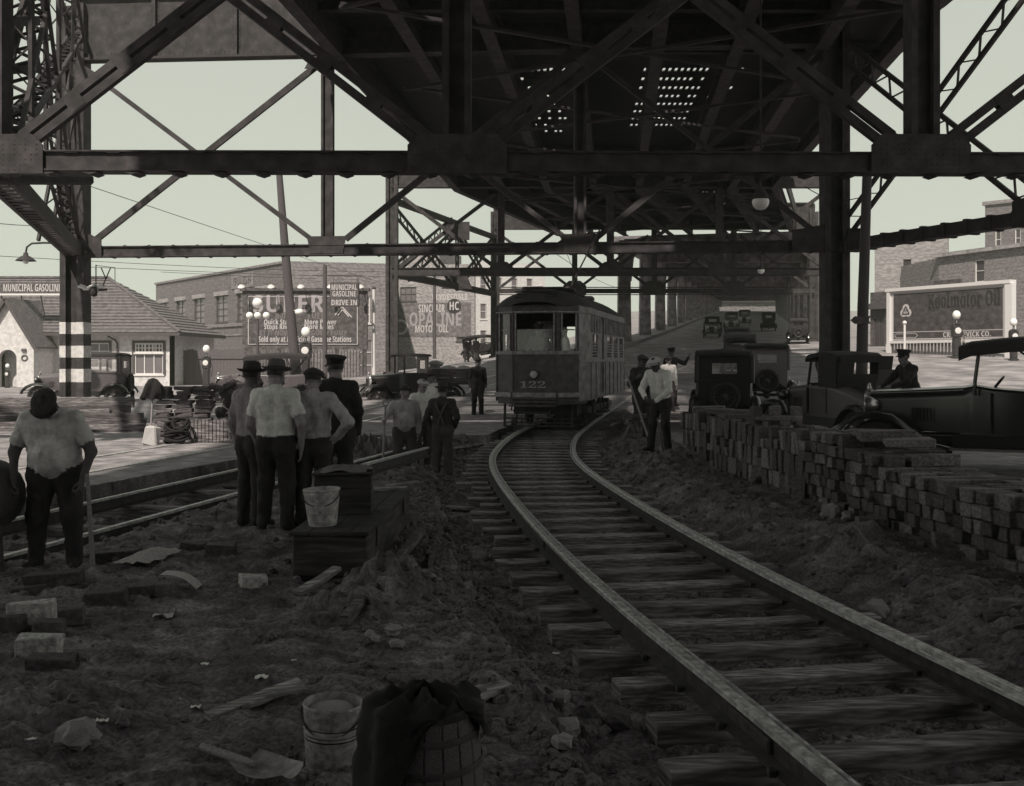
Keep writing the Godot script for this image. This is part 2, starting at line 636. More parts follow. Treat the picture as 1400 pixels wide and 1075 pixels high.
func girder_rail(path: Array, label: String, group: String, lip := 0.0) -> Node3D:
	var o := thing("rail", label, "rail", Transform3D(), group)
	var hd := MB.new()
	if lip != 0.0:
		var gr := []
		for q in [[-0.036, -0.034], [-0.036, -0.006], [-0.026, 0.0], [0.026, 0.0], [0.036, -0.008], [0.04, -0.03], [0.058, -0.03], [0.062, -0.014], [0.08, -0.014], [0.082, -0.036]]:
			gr.append(Vector2(q[0] * lip, q[1]))
		sweep(hd, path, gr)
	else:
		sweep(hd, path, [Vector2(-0.036, -0.03), Vector2(-0.036, -0.006), Vector2(-0.028, 0.0), Vector2(0.028, 0.0), Vector2(0.036, -0.006), Vector2(0.036, -0.03)])
	part(hd, "rail_head", mats.rail_steel, o)
	var wb := MB.new()
	sweep(wb, path, [Vector2(-0.034, -0.031), Vector2(0.034, -0.031), Vector2(0.011, -0.05), Vector2(0.011, -0.135), Vector2(0.07, -0.15), Vector2(0.07, -0.16), Vector2(-0.07, -0.16), Vector2(-0.07, -0.15), Vector2(-0.011, -0.135), Vector2(-0.011, -0.05)])
	part(wb, "rail_web", mats.rail_web, o)
	return o
func build_track() -> void:
	for s in [-1, 1]:
		var o := girder_rail(rail_path(s * 0.7535, 1.6, 62.0, 0.4, 0.04), "rail of the curved track on the side of the tool chest" if s < 0 else "rail of the curved track on the side of the paving block piles", "rails of the relaid track", -s)
		# joint bars and spikes
		var sp := MB.new()
		var d := 3.0
		while d < 16.0:
			var p: Vector3 = rail_path(s * 0.7535, d, d, 1.0, 0.04)[0]
			for e in [-1, 1]:
				sp.abox(p + Vector3(e * 0.085 - 0.02, -0.165, -0.025), p + Vector3(e * 0.085 + 0.02, -0.13, 0.025), 0.006)
			d += 0.6
		part(sp, "spikes", mats.rail_web, o).set_meta("kind", "stuff")
		if s < 0:
			for dd in [5.2, 10.4]:
				var jb := MB.new()
				var p: Vector3 = rail_path(s * 0.7535, dd, dd, 1.0, 0.04)[0]
				jb.box(Transform3D(Basis(Vector3.UP, 0.17), p + Vector3(0.0, -0.09, 0)), Vector3(0.075, 0.07, 0.5), 0.01)
				part(jb, "joint_bar", mats.rail_web, o)
	var d := 2.1
	var i := 0
	while d < 27.0:
		var a := atan2(trk(d + 0.1) - trk(d - 0.1), 0.2)
		var m := MB.new()
		var l := 2.45 + rng.randf_range(-0.15, 0.12)
		var wd := rng.randf_range(0.165, 0.21)
		# sawn, split-edged timber
		var rr := []
		for k in 9:
			var xx := (float(k) / 8.0 - 0.5) * l
			var line := PackedVector3Array()
			var j := rng.randf_range(-0.012, 0.012)
			var t := rng.randf_range(-0.008, 0.006)
			for q in [[-0.5, -0.2], [-0.5, -0.012], [-0.44, 0.0], [-0.1, 0.004], [0.2, -0.002], [0.44, 0.0], [0.5, -0.014], [0.5, -0.2]]:
				line.append(Vector3(xx, float(q[1]) + t + rng.randf_range(-0.004, 0.003), float(q[0]) * wd + j))
			rr.append(line)
		m.rows(rr)
		for e in [0, 8]:
			for k in range(1, 7):
				m.tri(rr[e][0], rr[e][k], rr[e][k + 1])
		var o := put(m.mesh(), numbered("railway_tie"), mats.tie_wood if rng.randf() < 0.65 else mats.tie_wood_dark, self, Transform3D(Basis(Vector3.UP, -a + rng.randf_range(-0.035, 0.035)), Vector3(trk(d) + rng.randf_range(-0.09, 0.09), -0.124 + hill(trk(d), d), -d)))
		tag(o, "weathered wooden tie laid across under the curved rails", "railway tie", "ties under the curved track")
		d += 0.6 + rng.randf_range(-0.05, 0.05)
		i += 1
	# left track over its open trench
	var pd := []
	var pc := []
	for k in 12:
		var dd := 3.5 + k * 1.75
		var x := -6.52 + 0.22 * dd
		pd.append(Vector3(x, 0.03, -dd))
		pc.append(Vector3(x - 1.47, 0.0, -(dd + 0.32)))
	girder_rail(pd, "straight rail along the near edge of the open trench", "rails over the open trench")
	girder_rail(pc, "straight rail on the far side of the open trench", "rails over the open trench")
	for k in 9:
		var dd := 8.6 + k * 1.6
		var x := -6.52 + 0.22 * dd - 0.75
		var m := MB.new()
		m.box(Transform3D(Basis(Vector3.UP, -0.22 + rng.randf_range(-0.05, 0.05)), Vector3(x, -0.25, -dd)), Vector3(2.3, 0.18, 0.2), 0.015)
		solo(m, "trench_tie", mats.tie_wood_dark, "dark wooden tie crossing the bottom of the open trench", "railway tie", Transform3D(), "ties in the open trench")
	# deep side plates of the near trench rail
	var sb := MB.new()
	sb.bar(Vector3(-6.52 + 0.22 * 6.0 - 0.03, -0.245, -6.0), Vector3(-6.52 + 0.22 * 20.0 - 0.03, -0.245, -20.0), 0.09, 0.22, Vector3.UP, 0.01)
	solo(sb, "trench_timber", mats.tie_wood_dark, "long timber under the near rail of the open trench", "timber")
	# rails let into the street on the left
	for off in [0.0, -1.44]:
		var q := MB.new()
		var path := []
		for k in 14:
			var dd := 10.0 + k * 4.0
			path.append(Vector3(-9.97 + 0.212 * dd + off, hill(-9.97 + 0.212 * dd + off, dd) + 0.016, -dd))
		sweep(q, path, [Vector2(-0.05, -0.05), Vector2(-0.05, 0.0), Vector2(0.05, 0.0), Vector2(0.05, -0.05)])
		solo(q, "street_rail", mats.rail_steel, "bright rail let into the street paving beside the brick heap", "rail", Transform3D(), "rails in the street paving")

# ================================================================ steel structure
const D0 := 18.9
const DB := 61.5
const DC := 82.0
func da(px: float) -> float: # depth of the second bent, slightly turned
	return lerp(35.5, 33.6, (px - 103.0) / 1035.0)
func PA(px: float, py: float) -> Vector3:
	# py given as at the left end; keep real height level
	var y := HC + (HZ - py) / F * 35.5
	var d := da(px)
	return Vector3(PX(px, d), y, -d)
func double_diag(b: MB, p: Vector3, q: Vector3, w: float, gap: float, depth: float) -> void:
	var t := MB.frame(p, q, Vector3(0, 0, 1))
	var s := t.basis.x * (gap + w) * 0.5
	b.bar(p + s, q + s, w, depth, Vector3(0, 0, 1))
	b.bar(p - s, q - s, w, depth, Vector3(0, 0, 1))
	var l := p.distance_to(q)
	var k := int(l / 1.1)
	for i in k + 1:
		var o := p.lerp(q, float(i) / k)
		var z := (q - p).normalized() * 0.16
		b.bar(o - z, o + z, gap + w * 1.7, depth + 0.02, Vector3(0, 0, 1))
func rivets(b: MB, a: Vector3, u: Vector3, v: Vector3, nu: int, nv: int, r: float, nrm: Vector3, ragged := 0.0) -> void:
	for i in nu:
		for j in nv:
			if ragged > 0.0 and rng.randf() < ragged:
				continue
			var o: Vector3 = a + u * (float(i) / max(nu - 1, 1)) + v * (float(j) / max(nv - 1, 1))
			var x := u.normalized() * r
			var y := nrm.cross(x).normalized() * r
			var t := o + nrm * r * 0.8
			for k in 5:
				var a0 := TAU * k / 5
				var a1 := TAU * (k + 1) / 5
				b.tri_out(t, o + x * cos(a0) + y * sin(a0), o + x * cos(a1) + y * sin(a1), o - nrm)
func column(o: Node3D, base: Vector3, top: float, w: float, m: Material, called := "column") -> void:
	var b := MB.new()
	for s in [-1, 1]:
		b.abox(base + Vector3(s * w * 0.5 - 0.05, 0, -w * 0.45), Vector3(base.x + s * w * 0.5 + 0.05, top, base.z + w * 0.45))
		b.abox(base + Vector3(s * w * 0.36 - 0.09, 0, w * 0.40), Vector3(base.x + s * w * 0.36 + 0.05, top, base.z + w * 0.44))
	b.abox(base + Vector3(-w * 0.42, 0, -0.03), Vector3(base.x + w * 0.42, top, base.z + 0.03))
	b.abox(base + Vector3(-w * 0.8, -0.3, -w * 0.7), base + Vector3(w * 0.8, 0.12, w * 0.7), 0.03)
	part(b, called, m, o)
func plate_girder(o: Node3D, a: Vector3, b2: Vector3, h: float, m: Material, stiff: float, rv := true) -> void:
	var b := MB.new()
	var up := Vector3(0, h, 0)
	b.bar(a + up * 0.5, b2 + up * 0.5, 0.05, h)
	b.bar(a + Vector3(0, 0.04, 0), b2 + Vector3(0, 0.04, 0), 0.5, 0.08)
	b.bar(a + up, b2 + up, 0.5, 0.08)
	b.bar(a + Vector3(0, 0.2, 0), b2 + Vector3(0, 0.2, 0), 0.09, 0.24)
	part(b, "plate_girder", m, o)
	var l := a.distance_to(b2)
	var k := int(l / stiff)
	for i in k + 1:
		var s := MB.new()
		var q := a.lerp(b2, float(i) / k)
		s.abox(q + Vector3(-0.05, 0.09, 0.03), q + Vector3(0.05, h - 0.05, 0.2))
		s.abox(q + Vector3(-0.14, 0.33, 0.026), q + Vector3(0.14, h - 0.06, 0.05))
		part(s, "stiffener", m, o)
	if rv:
		var r := MB.new()
		var dir := (b2 - a)
		var nrm := dir.cross(Vector3.UP).normalized()
		if nrm.z < 0: nrm = -nrm
		rivets(r, a + Vector3(0, 0.15, 0) + nrm * 0.046, dir, Vector3(0, 0.1, 0), int(l / 0.16), 2, 0.024, nrm)
		for i in k + 1:
			var q := a.lerp(b2, float(i) / k)
			for e in [-0.1, 0.1]:
				rivets(r, q + Vector3(e, 0.4, 0.051), Vector3(0, h - 0.6, 0), Vector3(0.001, 0, 0), int(h / 0.17), 1, 0.024, Vector3(0, 0, 1))
		part(r, "rivets", m, o).set_meta("kind", "stuff")
func build_steel() -> void:
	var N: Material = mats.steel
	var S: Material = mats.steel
	var back := Vector3(0, 0, -0.1)
	# ---------------- nearest bent, spanning the whole view
	var o := thing("steel_bent", "dark riveted bracing frame of the nearest bent, spanning the street overhead", "steel frame", Transform3D(), "bents of the elevated railway")
	var pp := [-645.0, -10.0, 625.0, 1260.0, 1895.0]
	var ytop := -250.0
	var cb := MB.new()
	cb.bar(P(-645, 220, D0), P(1895, 226, D0), 0.34, 0.33)
	cb.bar(P(-645, 207.5, D0), P(1895, 213.5, D0), 0.46, 0.03)
	cb.bar(P(-645, 233, D0), P(1895, 239, D0), 0.46, 0.03)
	var x := -600.0
	while x < 1880:
		var yy := 220.0 + 6.0 * (x + 645.0) / 2540.0
		cb.poly([P(x - 10, yy - 13.2, D0 - 0.22), P(x, yy - 17, D0 - 0.22), P(x + 10, yy - 13.2, D0 - 0.22)], Vector3(0, 0, -0.4))
		cb.poly([P(x + 16, yy + 13.2, D0 - 0.22), P(x + 26, yy + 16.5, D0 - 0.22), P(x + 36, yy + 13.2, D0 - 0.22)], Vector3(0, 0, -0.4))
		x += 58.0
	part(cb, "bottom_chord", N, o)
	for i in pp.size():
		var g := MB.new()
		var e := 68.0
		var y0 := 237.0
		g.poly([P(pp[i] - e, y0, D0 - 0.26), P(pp[i] - e, 198, D0 - 0.26), P(pp[i] - e * 0.78, 183, D0 - 0.26), P(pp[i] + e * 0.78, 183, D0 - 0.26), P(pp[i] + e, 198, D0 - 0.26), P(pp[i] + e, y0, D0 - 0.26)], Vector3(0, 0, -0.03))
		g.poly([P(pp[i] - e, y0, D0 + 0.3), P(pp[i] - e, 198, D0 + 0.3), P(pp[i] - e * 0.78, 183, D0 + 0.3), P(pp[i] + e * 0.78, 183, D0 + 0.3), P(pp[i] + e, 198, D0 + 0.3), P(pp[i] + e, y0, D0 + 0.3)], Vector3(0, 0, -0.03))
		part(g, "gusset_plate", N, o)
		var r := MB.new()
		var gp := P(pp[i] - e + 6, 232, D0 - 0.26)
		rivets(r, gp, Vector3(1.62, 0, 0), Vector3(0, 0.56, 0), 17, 7, 0.018, Vector3(0, 0, 1), 0.3)
		part(r, "rivets", N, o).set_meta("kind", "stuff")
		if i == 1 or i == 2 or i == 3:
			var q := MB.new()
			for s in [-1, 1]:
				q.bar(P(pp[i] + s * 15, 200, D0), P(pp[i] + s * 15, ytop, D0), 0.12, 0.4, Vector3(0, 0, 1))
			q.bar(P(pp[i], 200, D0), P(pp[i], ytop, D0), 0.3, 0.05, Vector3(0, 0, 1))
			part(q, "post", N, o)
		if i < pp.size() - 1:
			for k in 2:
				var q := MB.new()
				var a := P(pp[i] + 45, 192, D0 - (0.1 if k else -0.12))
				var b := P(pp[i + 1] - 45, ytop + 20, D0 - (0.1 if k else -0.12))
				if k:
					a = P(pp[i] + 45, ytop + 20, D0 + 0.12)
					b = P(pp[i + 1] - 45, 192, D0 + 0.12)
				double_diag(q, a, b, 0.15, 0.07, 0.16)
				part(q, "diagonal", N, o)
	plate_girder(o, W(PX(-645, D0), 11.9, D0), W(PX(1895, D0), 11.9, D0), 2.1, mats.steel, 3.0, false)
	for px in [-645.0, 1895.0]:
		column(o, W(PX(px, D0), 0, D0 + 0.02), 11.9, 0.7, N)
	# ---------------- second bent with the striped column
	o = thing("steel_bent", "riveted bent with crossed braces and a plate girder, on a column painted with white bands", "steel frame", Transform3D(), "bents of the elevated railway")
	var qa := [103.0, 448.0, 793.0, 1140.0]
	var ch := MB.new()
	ch.bar(PA(103, 345), PA(1140, 345), 0.34, 0.33)
	ch.bar(PA(103, 338.5), PA(1140, 338.5), 0.46, 0.04)
	ch.bar(PA(103, 351.5), PA(1140, 351.5), 0.46, 0.04)
	x = 140.0
	while x < 1120:
		ch.poly([PA(x - 5, 338.5) + Vector3(0, 0, 0.2), PA(x, 336.3) + Vector3(0, 0, 0.2), PA(x + 5, 338.5) + Vector3(0, 0, 0.2)], Vector3(0, 0, -0.4))
		ch.poly([PA(x + 9, 351.5) + Vector3(0, 0, 0.2), PA(x + 14, 353.7) + Vector3(0, 0, 0.2), PA(x + 19, 351.5) + Vector3(0, 0, 0.2)], Vector3(0, 0, -0.4))
		x += 33.0
	part(ch, "bottom_strut", S, o)
	for i in 4:
		if i == 1 or i == 2:
			var q := MB.new()
			for s in [-1, 1]:
				q.bar(PA(qa[i] + s * 6.5, 335), PA(qa[i] + s * 6.5, 90), 0.08, 0.34, Vector3(0, 0, 1))
			q.bar(PA(qa[i], 335), PA(qa[i], 90), 0.3, 0.04, Vector3(0, 0, 1))
			part(q, "post", S, o)
			for g in [[327.0, 350.0, 22.0, 27.0], [84.0, 103.0, 30.0, 20.0]]:
				var gm := MB.new()
				gm.poly([PA(qa[i] - g[3], g[0]) + back * -2.4, PA(qa[i] + g[3], g[0]) + back * -2.4, PA(qa[i] + g[2], g[1]) + back * -2.4, PA(qa[i] - g[2], g[1]) + back * -2.4], Vector3(0, 0, -0.03))
				part(gm, "gusset_plate", S, o)
		if i < 3:
			for k in 2:
				var q := MB.new()
				var y0 := 330.0 if k == 0 else 92.0
				var y1 := 92.0 if k == 0 else 330.0
				var zo := Vector3(0, 0, 0.08 if k else -0.08)
				q.bar(PA(qa[i] + (24 if y0 > 200.0 else 10), y0) + zo, PA(qa[i + 1] - (22 if y1 > 200.0 else 10), y1) + zo, 0.2 if k == 0 else 0.16, 0.14, Vector3(0, 0, 1))
				part(q, "diagonal", S, o)
	plate_girder(o, PA(103, 85), PA(1140, 85), 2.3, mats.steel, 2.72)
	var cl := W(PX(103, 35.5), 0.0, 35.5)
	column(o, cl, 14.0, 0.72, S)
	# end gussets on the column
	var eg := MB.new()
	eg.poly([PA(112, 353) + Vector3(0, 0, 0.3), PA(112, 322) + Vector3(0, 0, 0.3), PA(128, 322) + Vector3(0, 0, 0.3), PA(143, 330) + Vector3(0, 0, 0.3), PA(143, 353) + Vector3(0, 0, 0.3)], Vector3(0, 0, -0.03))
	part(eg, "gusset_plate", S, o)
	eg = MB.new()
	eg.poly([PA(108, 86) + Vector3(0, 0, 0.3), PA(135, 103) + Vector3(0, 0, 0.3), PA(135, 113) + Vector3(0, 0, 0.3), PA(108, 116) + Vector3(0, 0, 0.3)], Vector3(0, 0, -0.03))
	part(eg, "gusset_plate", S, o)
	eg = MB.new()
	eg.poly([PA(1080, 353) + Vector3(0, 0, 0.3), PA(1080, 325) + Vector3(0, 0, 0.3), PA(1125, 318) + Vector3(0, 0, 0.3), PA(1125, 353) + Vector3(0, 0, 0.3)], Vector3(0, 0, -0.03))
	part(eg, "gusset_plate", S, o)
	for k in [[441.0, 457.0], [473.0, 489.0], [504.5, 522.5]]:
		var q := MB.new()
		var lo = HC + (HZ - k[1]) / F * 35.5
		var hi = HC + (HZ - k[0]) / F * 35.5
		for s in [-1, 1]:
			q.abox(Vector3(cl.x + s * 0.36 - 0.055, lo, cl.z - 0.33), Vector3(cl.x + s * 0.36 + 0.055, hi, cl.z + 0.33))
			q.abox(Vector3(cl.x + s * 0.26 - 0.095, lo, cl.z + 0.285), Vector3(cl.x + s * 0.26 + 0.055, hi, cl.z + 0.326))
		q.abox(Vector3(cl.x - 0.3, lo, cl.z - 0.035), Vector3(cl.x + 0.3, hi, cl.z + 0.035))
		part(q, "white_band", mats.white_paint, o).set_meta("label", "white painted band on the column")
	var cr := PA(1141, 345)
	column(o, Vector3(cr.x, 0.4, cr.z), 14.0, 0.72, N)
	# ---------------- bents farther up the street
	for f in [[DB, 536.0, 1133.0, 372.0, 257.0, 668.0, "far bent whose column stands behind the delivery truck"], [DC, 677.0, 1112.0, 398.0, 314.0, 770.0, "farthest steel bent, rising behind the streetcar roof"]]:
		o = thing("steel_bent", f[6], "steel frame", Transform3D(), "bents of the elevated railway")
		var D: float = f[0]
		var m2: Material = mats.steel
		var b := MB.new()
		b.bar(P(f[1], f[3], D), P(f[2], f[3], D), 0.4, 0.36)
		b.bar(P(f[1], f[3] + 5, D), P(f[2], f[3] + 5, D), 0.55, 0.04)
		b.bar(P(f[1], f[3] - 5, D), P(f[2], f[3] - 5, D), 0.55, 0.04)
		part(b, "bottom_strut", m2, o)
		plate_girder(o, P(f[1], f[4], D), P(f[2], f[4], D), 2.1, mats.steel, 3.0, false)
		var np := 4
		for i in np + 1:
			var px: float = lerp(f[1], f[2], float(i) / np)
			if i > 0 and i < np:
				var q := MB.new()
				q.bar(P(px, f[3], D), P(px, f[4], D), 0.42, 0.3, Vector3(0, 0, 1))
				part(q, "post", m2, o)
				var gm := MB.new()
				gm.poly([P(px - 16, f[3] + 5, D - 0.3), P(px - 16, f[3] - 7, D - 0.3), P(px - 8, f[3] - 14, D - 0.3), P(px + 8, f[3] - 14, D - 0.3), P(px + 16, f[3] - 7, D - 0.3), P(px + 16, f[3] + 5, D - 0.3)], Vector3(0, 0, -0.04))
				part(gm, "gusset_plate", m2, o)
			if i < np:
				var pn: float = lerp(f[1], f[2], float(i + 1) / np)
				var pm := (px + pn) * 0.5
				for k in 2:
					var q := MB.new()
					var zo := Vector3(0, 0, 0.1 if k else -0.1)
					if k == 0:
						q.bar(P(px + 8, f[3] - 6, D) + zo, P(pn - 8, f[4] + 8, D) + zo, 0.22, 0.15, Vector3(0, 0, 1))
					else:
						q.bar(P(px + 8, f[4] + 8, D) + zo, P(pn - 8, f[3] - 6, D) + zo, 0.22, 0.15, Vector3(0, 0, 1))
					part(q, "diagonal", m2, o)
		for px in [f[1], f[2]]:
			var xx := PX(px, D)
			column(o, W(xx, hill(xx, D), D), 13.5, 0.62, m2)
	# ---------------- bracing between the bents
	# left, from the striped column to the nearest bent
	o = thing("bracing_frame", "crowded lattice bracing above the striped column, reaching toward the nearest bent", "bracing", Transform3D(), "bracing between bents")
	var lb := MB.new()
	var a1 := PA(101, 344)
	var b1 := P(-20, 222, D0)
	var sd := (b1 - a1).cross(Vector3.UP).normalized()
	for s in [-1, 1]:
		lb.bar(a1 + sd * s * 0.24, b1 + sd * s * 0.24, 0.1, 0.36)
	var k := 34
	for i in k:
		var c0 := a1.lerp(b1, (i + 0.15) / k)
		var c1 := a1.lerp(b1, (i + 0.7) / k)
		lb.bar(c0 - Vector3(0, 0.15, 0), c1 - Vector3(0, 0.15, 0), 0.4, 0.03)
	part(lb, "bottom_strut", N, o)
	for l in [
		[PA(100, 330), P(14, -250, D0), 0.2], [PA(106, 45), P(8, 195, D0), 0.2],
		[P(10, 180, 19.2), P(66, -60, 27.0), 0.22], [P(70, -140, 27.0), P(72, 205, 27.0), 0.16],
		[P(36, -120, 23.0), P(62, 180, 25.0), 0.18], [P(95, -60, 30.0), P(84, 190, 31.0), 0.18],
		[P(28, -90, 21.0), P(28, 180, 21.0), 0.2], [P(2, 60, 22.0), P(60, -120, 26.0), 0.16],
		[PA(104, 100), P(60, 330, 33.0), 0.17], [PA(100, 330), P(70, 215, 30.0), 0.2], [P(88, -40, 29.0), P(108, 70, 34.5), 0.22]]:
		var q := MB.new()
		var dr: Vector3 = (l[1] - l[0]).normalized()
		var sv = dr.cross(Vector3(0.35, 0, 1)).normalized() * l[2]
		q.lattice(l[0], l[1], sv, 0.085, 0.42, 0.07)
		part(q, "lattice_brace", N if l[0].z > -26.0 else S, o)
	var st := MB.new()
	st.bar(P(-60, 243, 18.2), P(117, 246, 24.0), 0.42, 0.24, Vector3.UP, 0.06)
	part(st, "stub_strut", N, o)
	var hb := MB.new()
	for yy in [30.0, 95.0]:
		hb = MB.new()
		hb.bar(P(-20, yy, 20.0), P(45, yy - 2, 23.0), 0.3, 0.2)
		part(hb, "cross_tie", N, o)
	# right, from the far-side column toward a column beyond the frame
	o = thing("bracing_frame", "lattice cross bracing beside the tall dark column and the grey pole", "bracing", Transform3D(), "bracing between bents")
	var R0 := W(13.55, 0, 26.6)
	var R1 := W(PX(1895, D0), 0, D0)
	var ca := Vector3(cr.x + 0.3, 0, cr.z)
	for e in [[ca, R0], [R0, R1]]:
		var q1 := MB.new()
		var e0: Vector3 = e[0]
		var e1: Vector3 = e[1]
		q1.bar(e0 + Vector3(0, 5.44, 0), e1 + Vector3(0, 5.44, 0), 0.42, 0.36)
		for i in 9:
			q1.box(Transform3D(MB.frame(e0, e1).basis, (e0 + Vector3(0, 5.44, 0)).lerp(e1 + Vector3(0, 5.44, 0), (i + 0.5) / 9)), Vector3(0.5, 0.43, 0.14))
		part(q1, "bottom_strut", N, o)
		var side := (e1 - e0).normalized()
		for l in [[e0 + Vector3(0, 5.9, 0), e1 + Vector3(0, 11.8, 0)], [e0 + Vector3(0, 11.9, 0), e1 + Vector3(0, 5.9, 0)]]:
			var q := MB.new()
			var dr: Vector3 = (l[1] - l[0]).normalized()
			var sv: Vector3 = dr.cross(side.cross(Vector3.UP)).normalized() * 0.26
			q.lattice(l[0], l[1], sv, 0.09, 0.5, 0.07)
			part(q, "lattice_brace", N, o)
	var gm2 := MB.new()
	gm2.poly([P(1385, 275, 25.6), P(1430, 262, 24.6), P(1430, 300, 24.6), P(1385, 312, 25.6)], Vector3(0, 0, -0.05))
	part(gm2, "gusset_plate", N, o)
	gm2 = MB.new()
	gm2.poly([P(1160, 312, 33.2), P(1178, 312, 33.0), P(1178, 335, 33.0), P(1160, 340, 33.2)], Vector3(0, 0, -0.05))
	part(gm2, "gusset_plate", N, o)
	# left side of the far bay
	o = thing("bracing_frame", "lattice bracing between the two far columns before the painted oil wall", "bracing", Transform3D(), "bracing between bents")
	var bl := P(540, 375, DB)
	var cl2 := P(677, 402, DC)
	var bt := P(540, 275, DB)
	var ct := P(677, 325, DC)
	var q2 := MB.new()
	q2.bar(bl, cl2, 0.4, 0.42)
	part(q2, "strut", mats.steel, o)
	q2 = MB.new()
	q2.bar(bt, ct, 0.35, 0.34)
	part(q2, "strut", mats.steel, o)
	var mt := bt.lerp(ct, 0.55) - Vector3(0, 0.5, 0)
	var mbm := bl.lerp(cl2, 0.55)
	for l in [[bt + Vector3(0, -0.6, 0), mbm], [mt, bl.lerp(cl2, 0.1)], [mt, cl2], [ct, mbm], [mt, mbm], [bl + Vector3(0, 0.3, 0), bt.lerp(ct, 0.5)]]:
		var q := MB.new()
		var dr: Vector3 = (l[1] - l[0]).normalized()
		var sv: Vector3 = dr.cross((cl2 - bl).cross(Vector3.UP).normalized()).normalized() * 0.26
		q.lattice(l[0], l[1], sv, 0.11, 0.6, 0.08)
		part(q, "lattice_brace", mats.steel, o)
	var gq := MB.new()
	gq.poly([mt + Vector3(-0.9, -0.7, 0.3), mt + Vector3(0.9, -0.7, 0.3), mt + Vector3(0.9, 0.6, 0.3), mt + Vector3(-0.9, 0.6, 0.3)], Vector3(0, 0, -0.05))
	part(gq, "gusset_plate", mats.steel, o)
	gq = MB.new()
	gq.poly([mbm + Vector3(-1.1, -0.2, 0.3), mbm + Vector3(1.1, -0.2, 0.3), mbm + Vector3(0.7, 0.8, 0.3), mbm + Vector3(-0.7, 0.8, 0.3)], Vector3(0, 0, -0.05))
	part(gq, "gusset_plate", mats.steel, o)

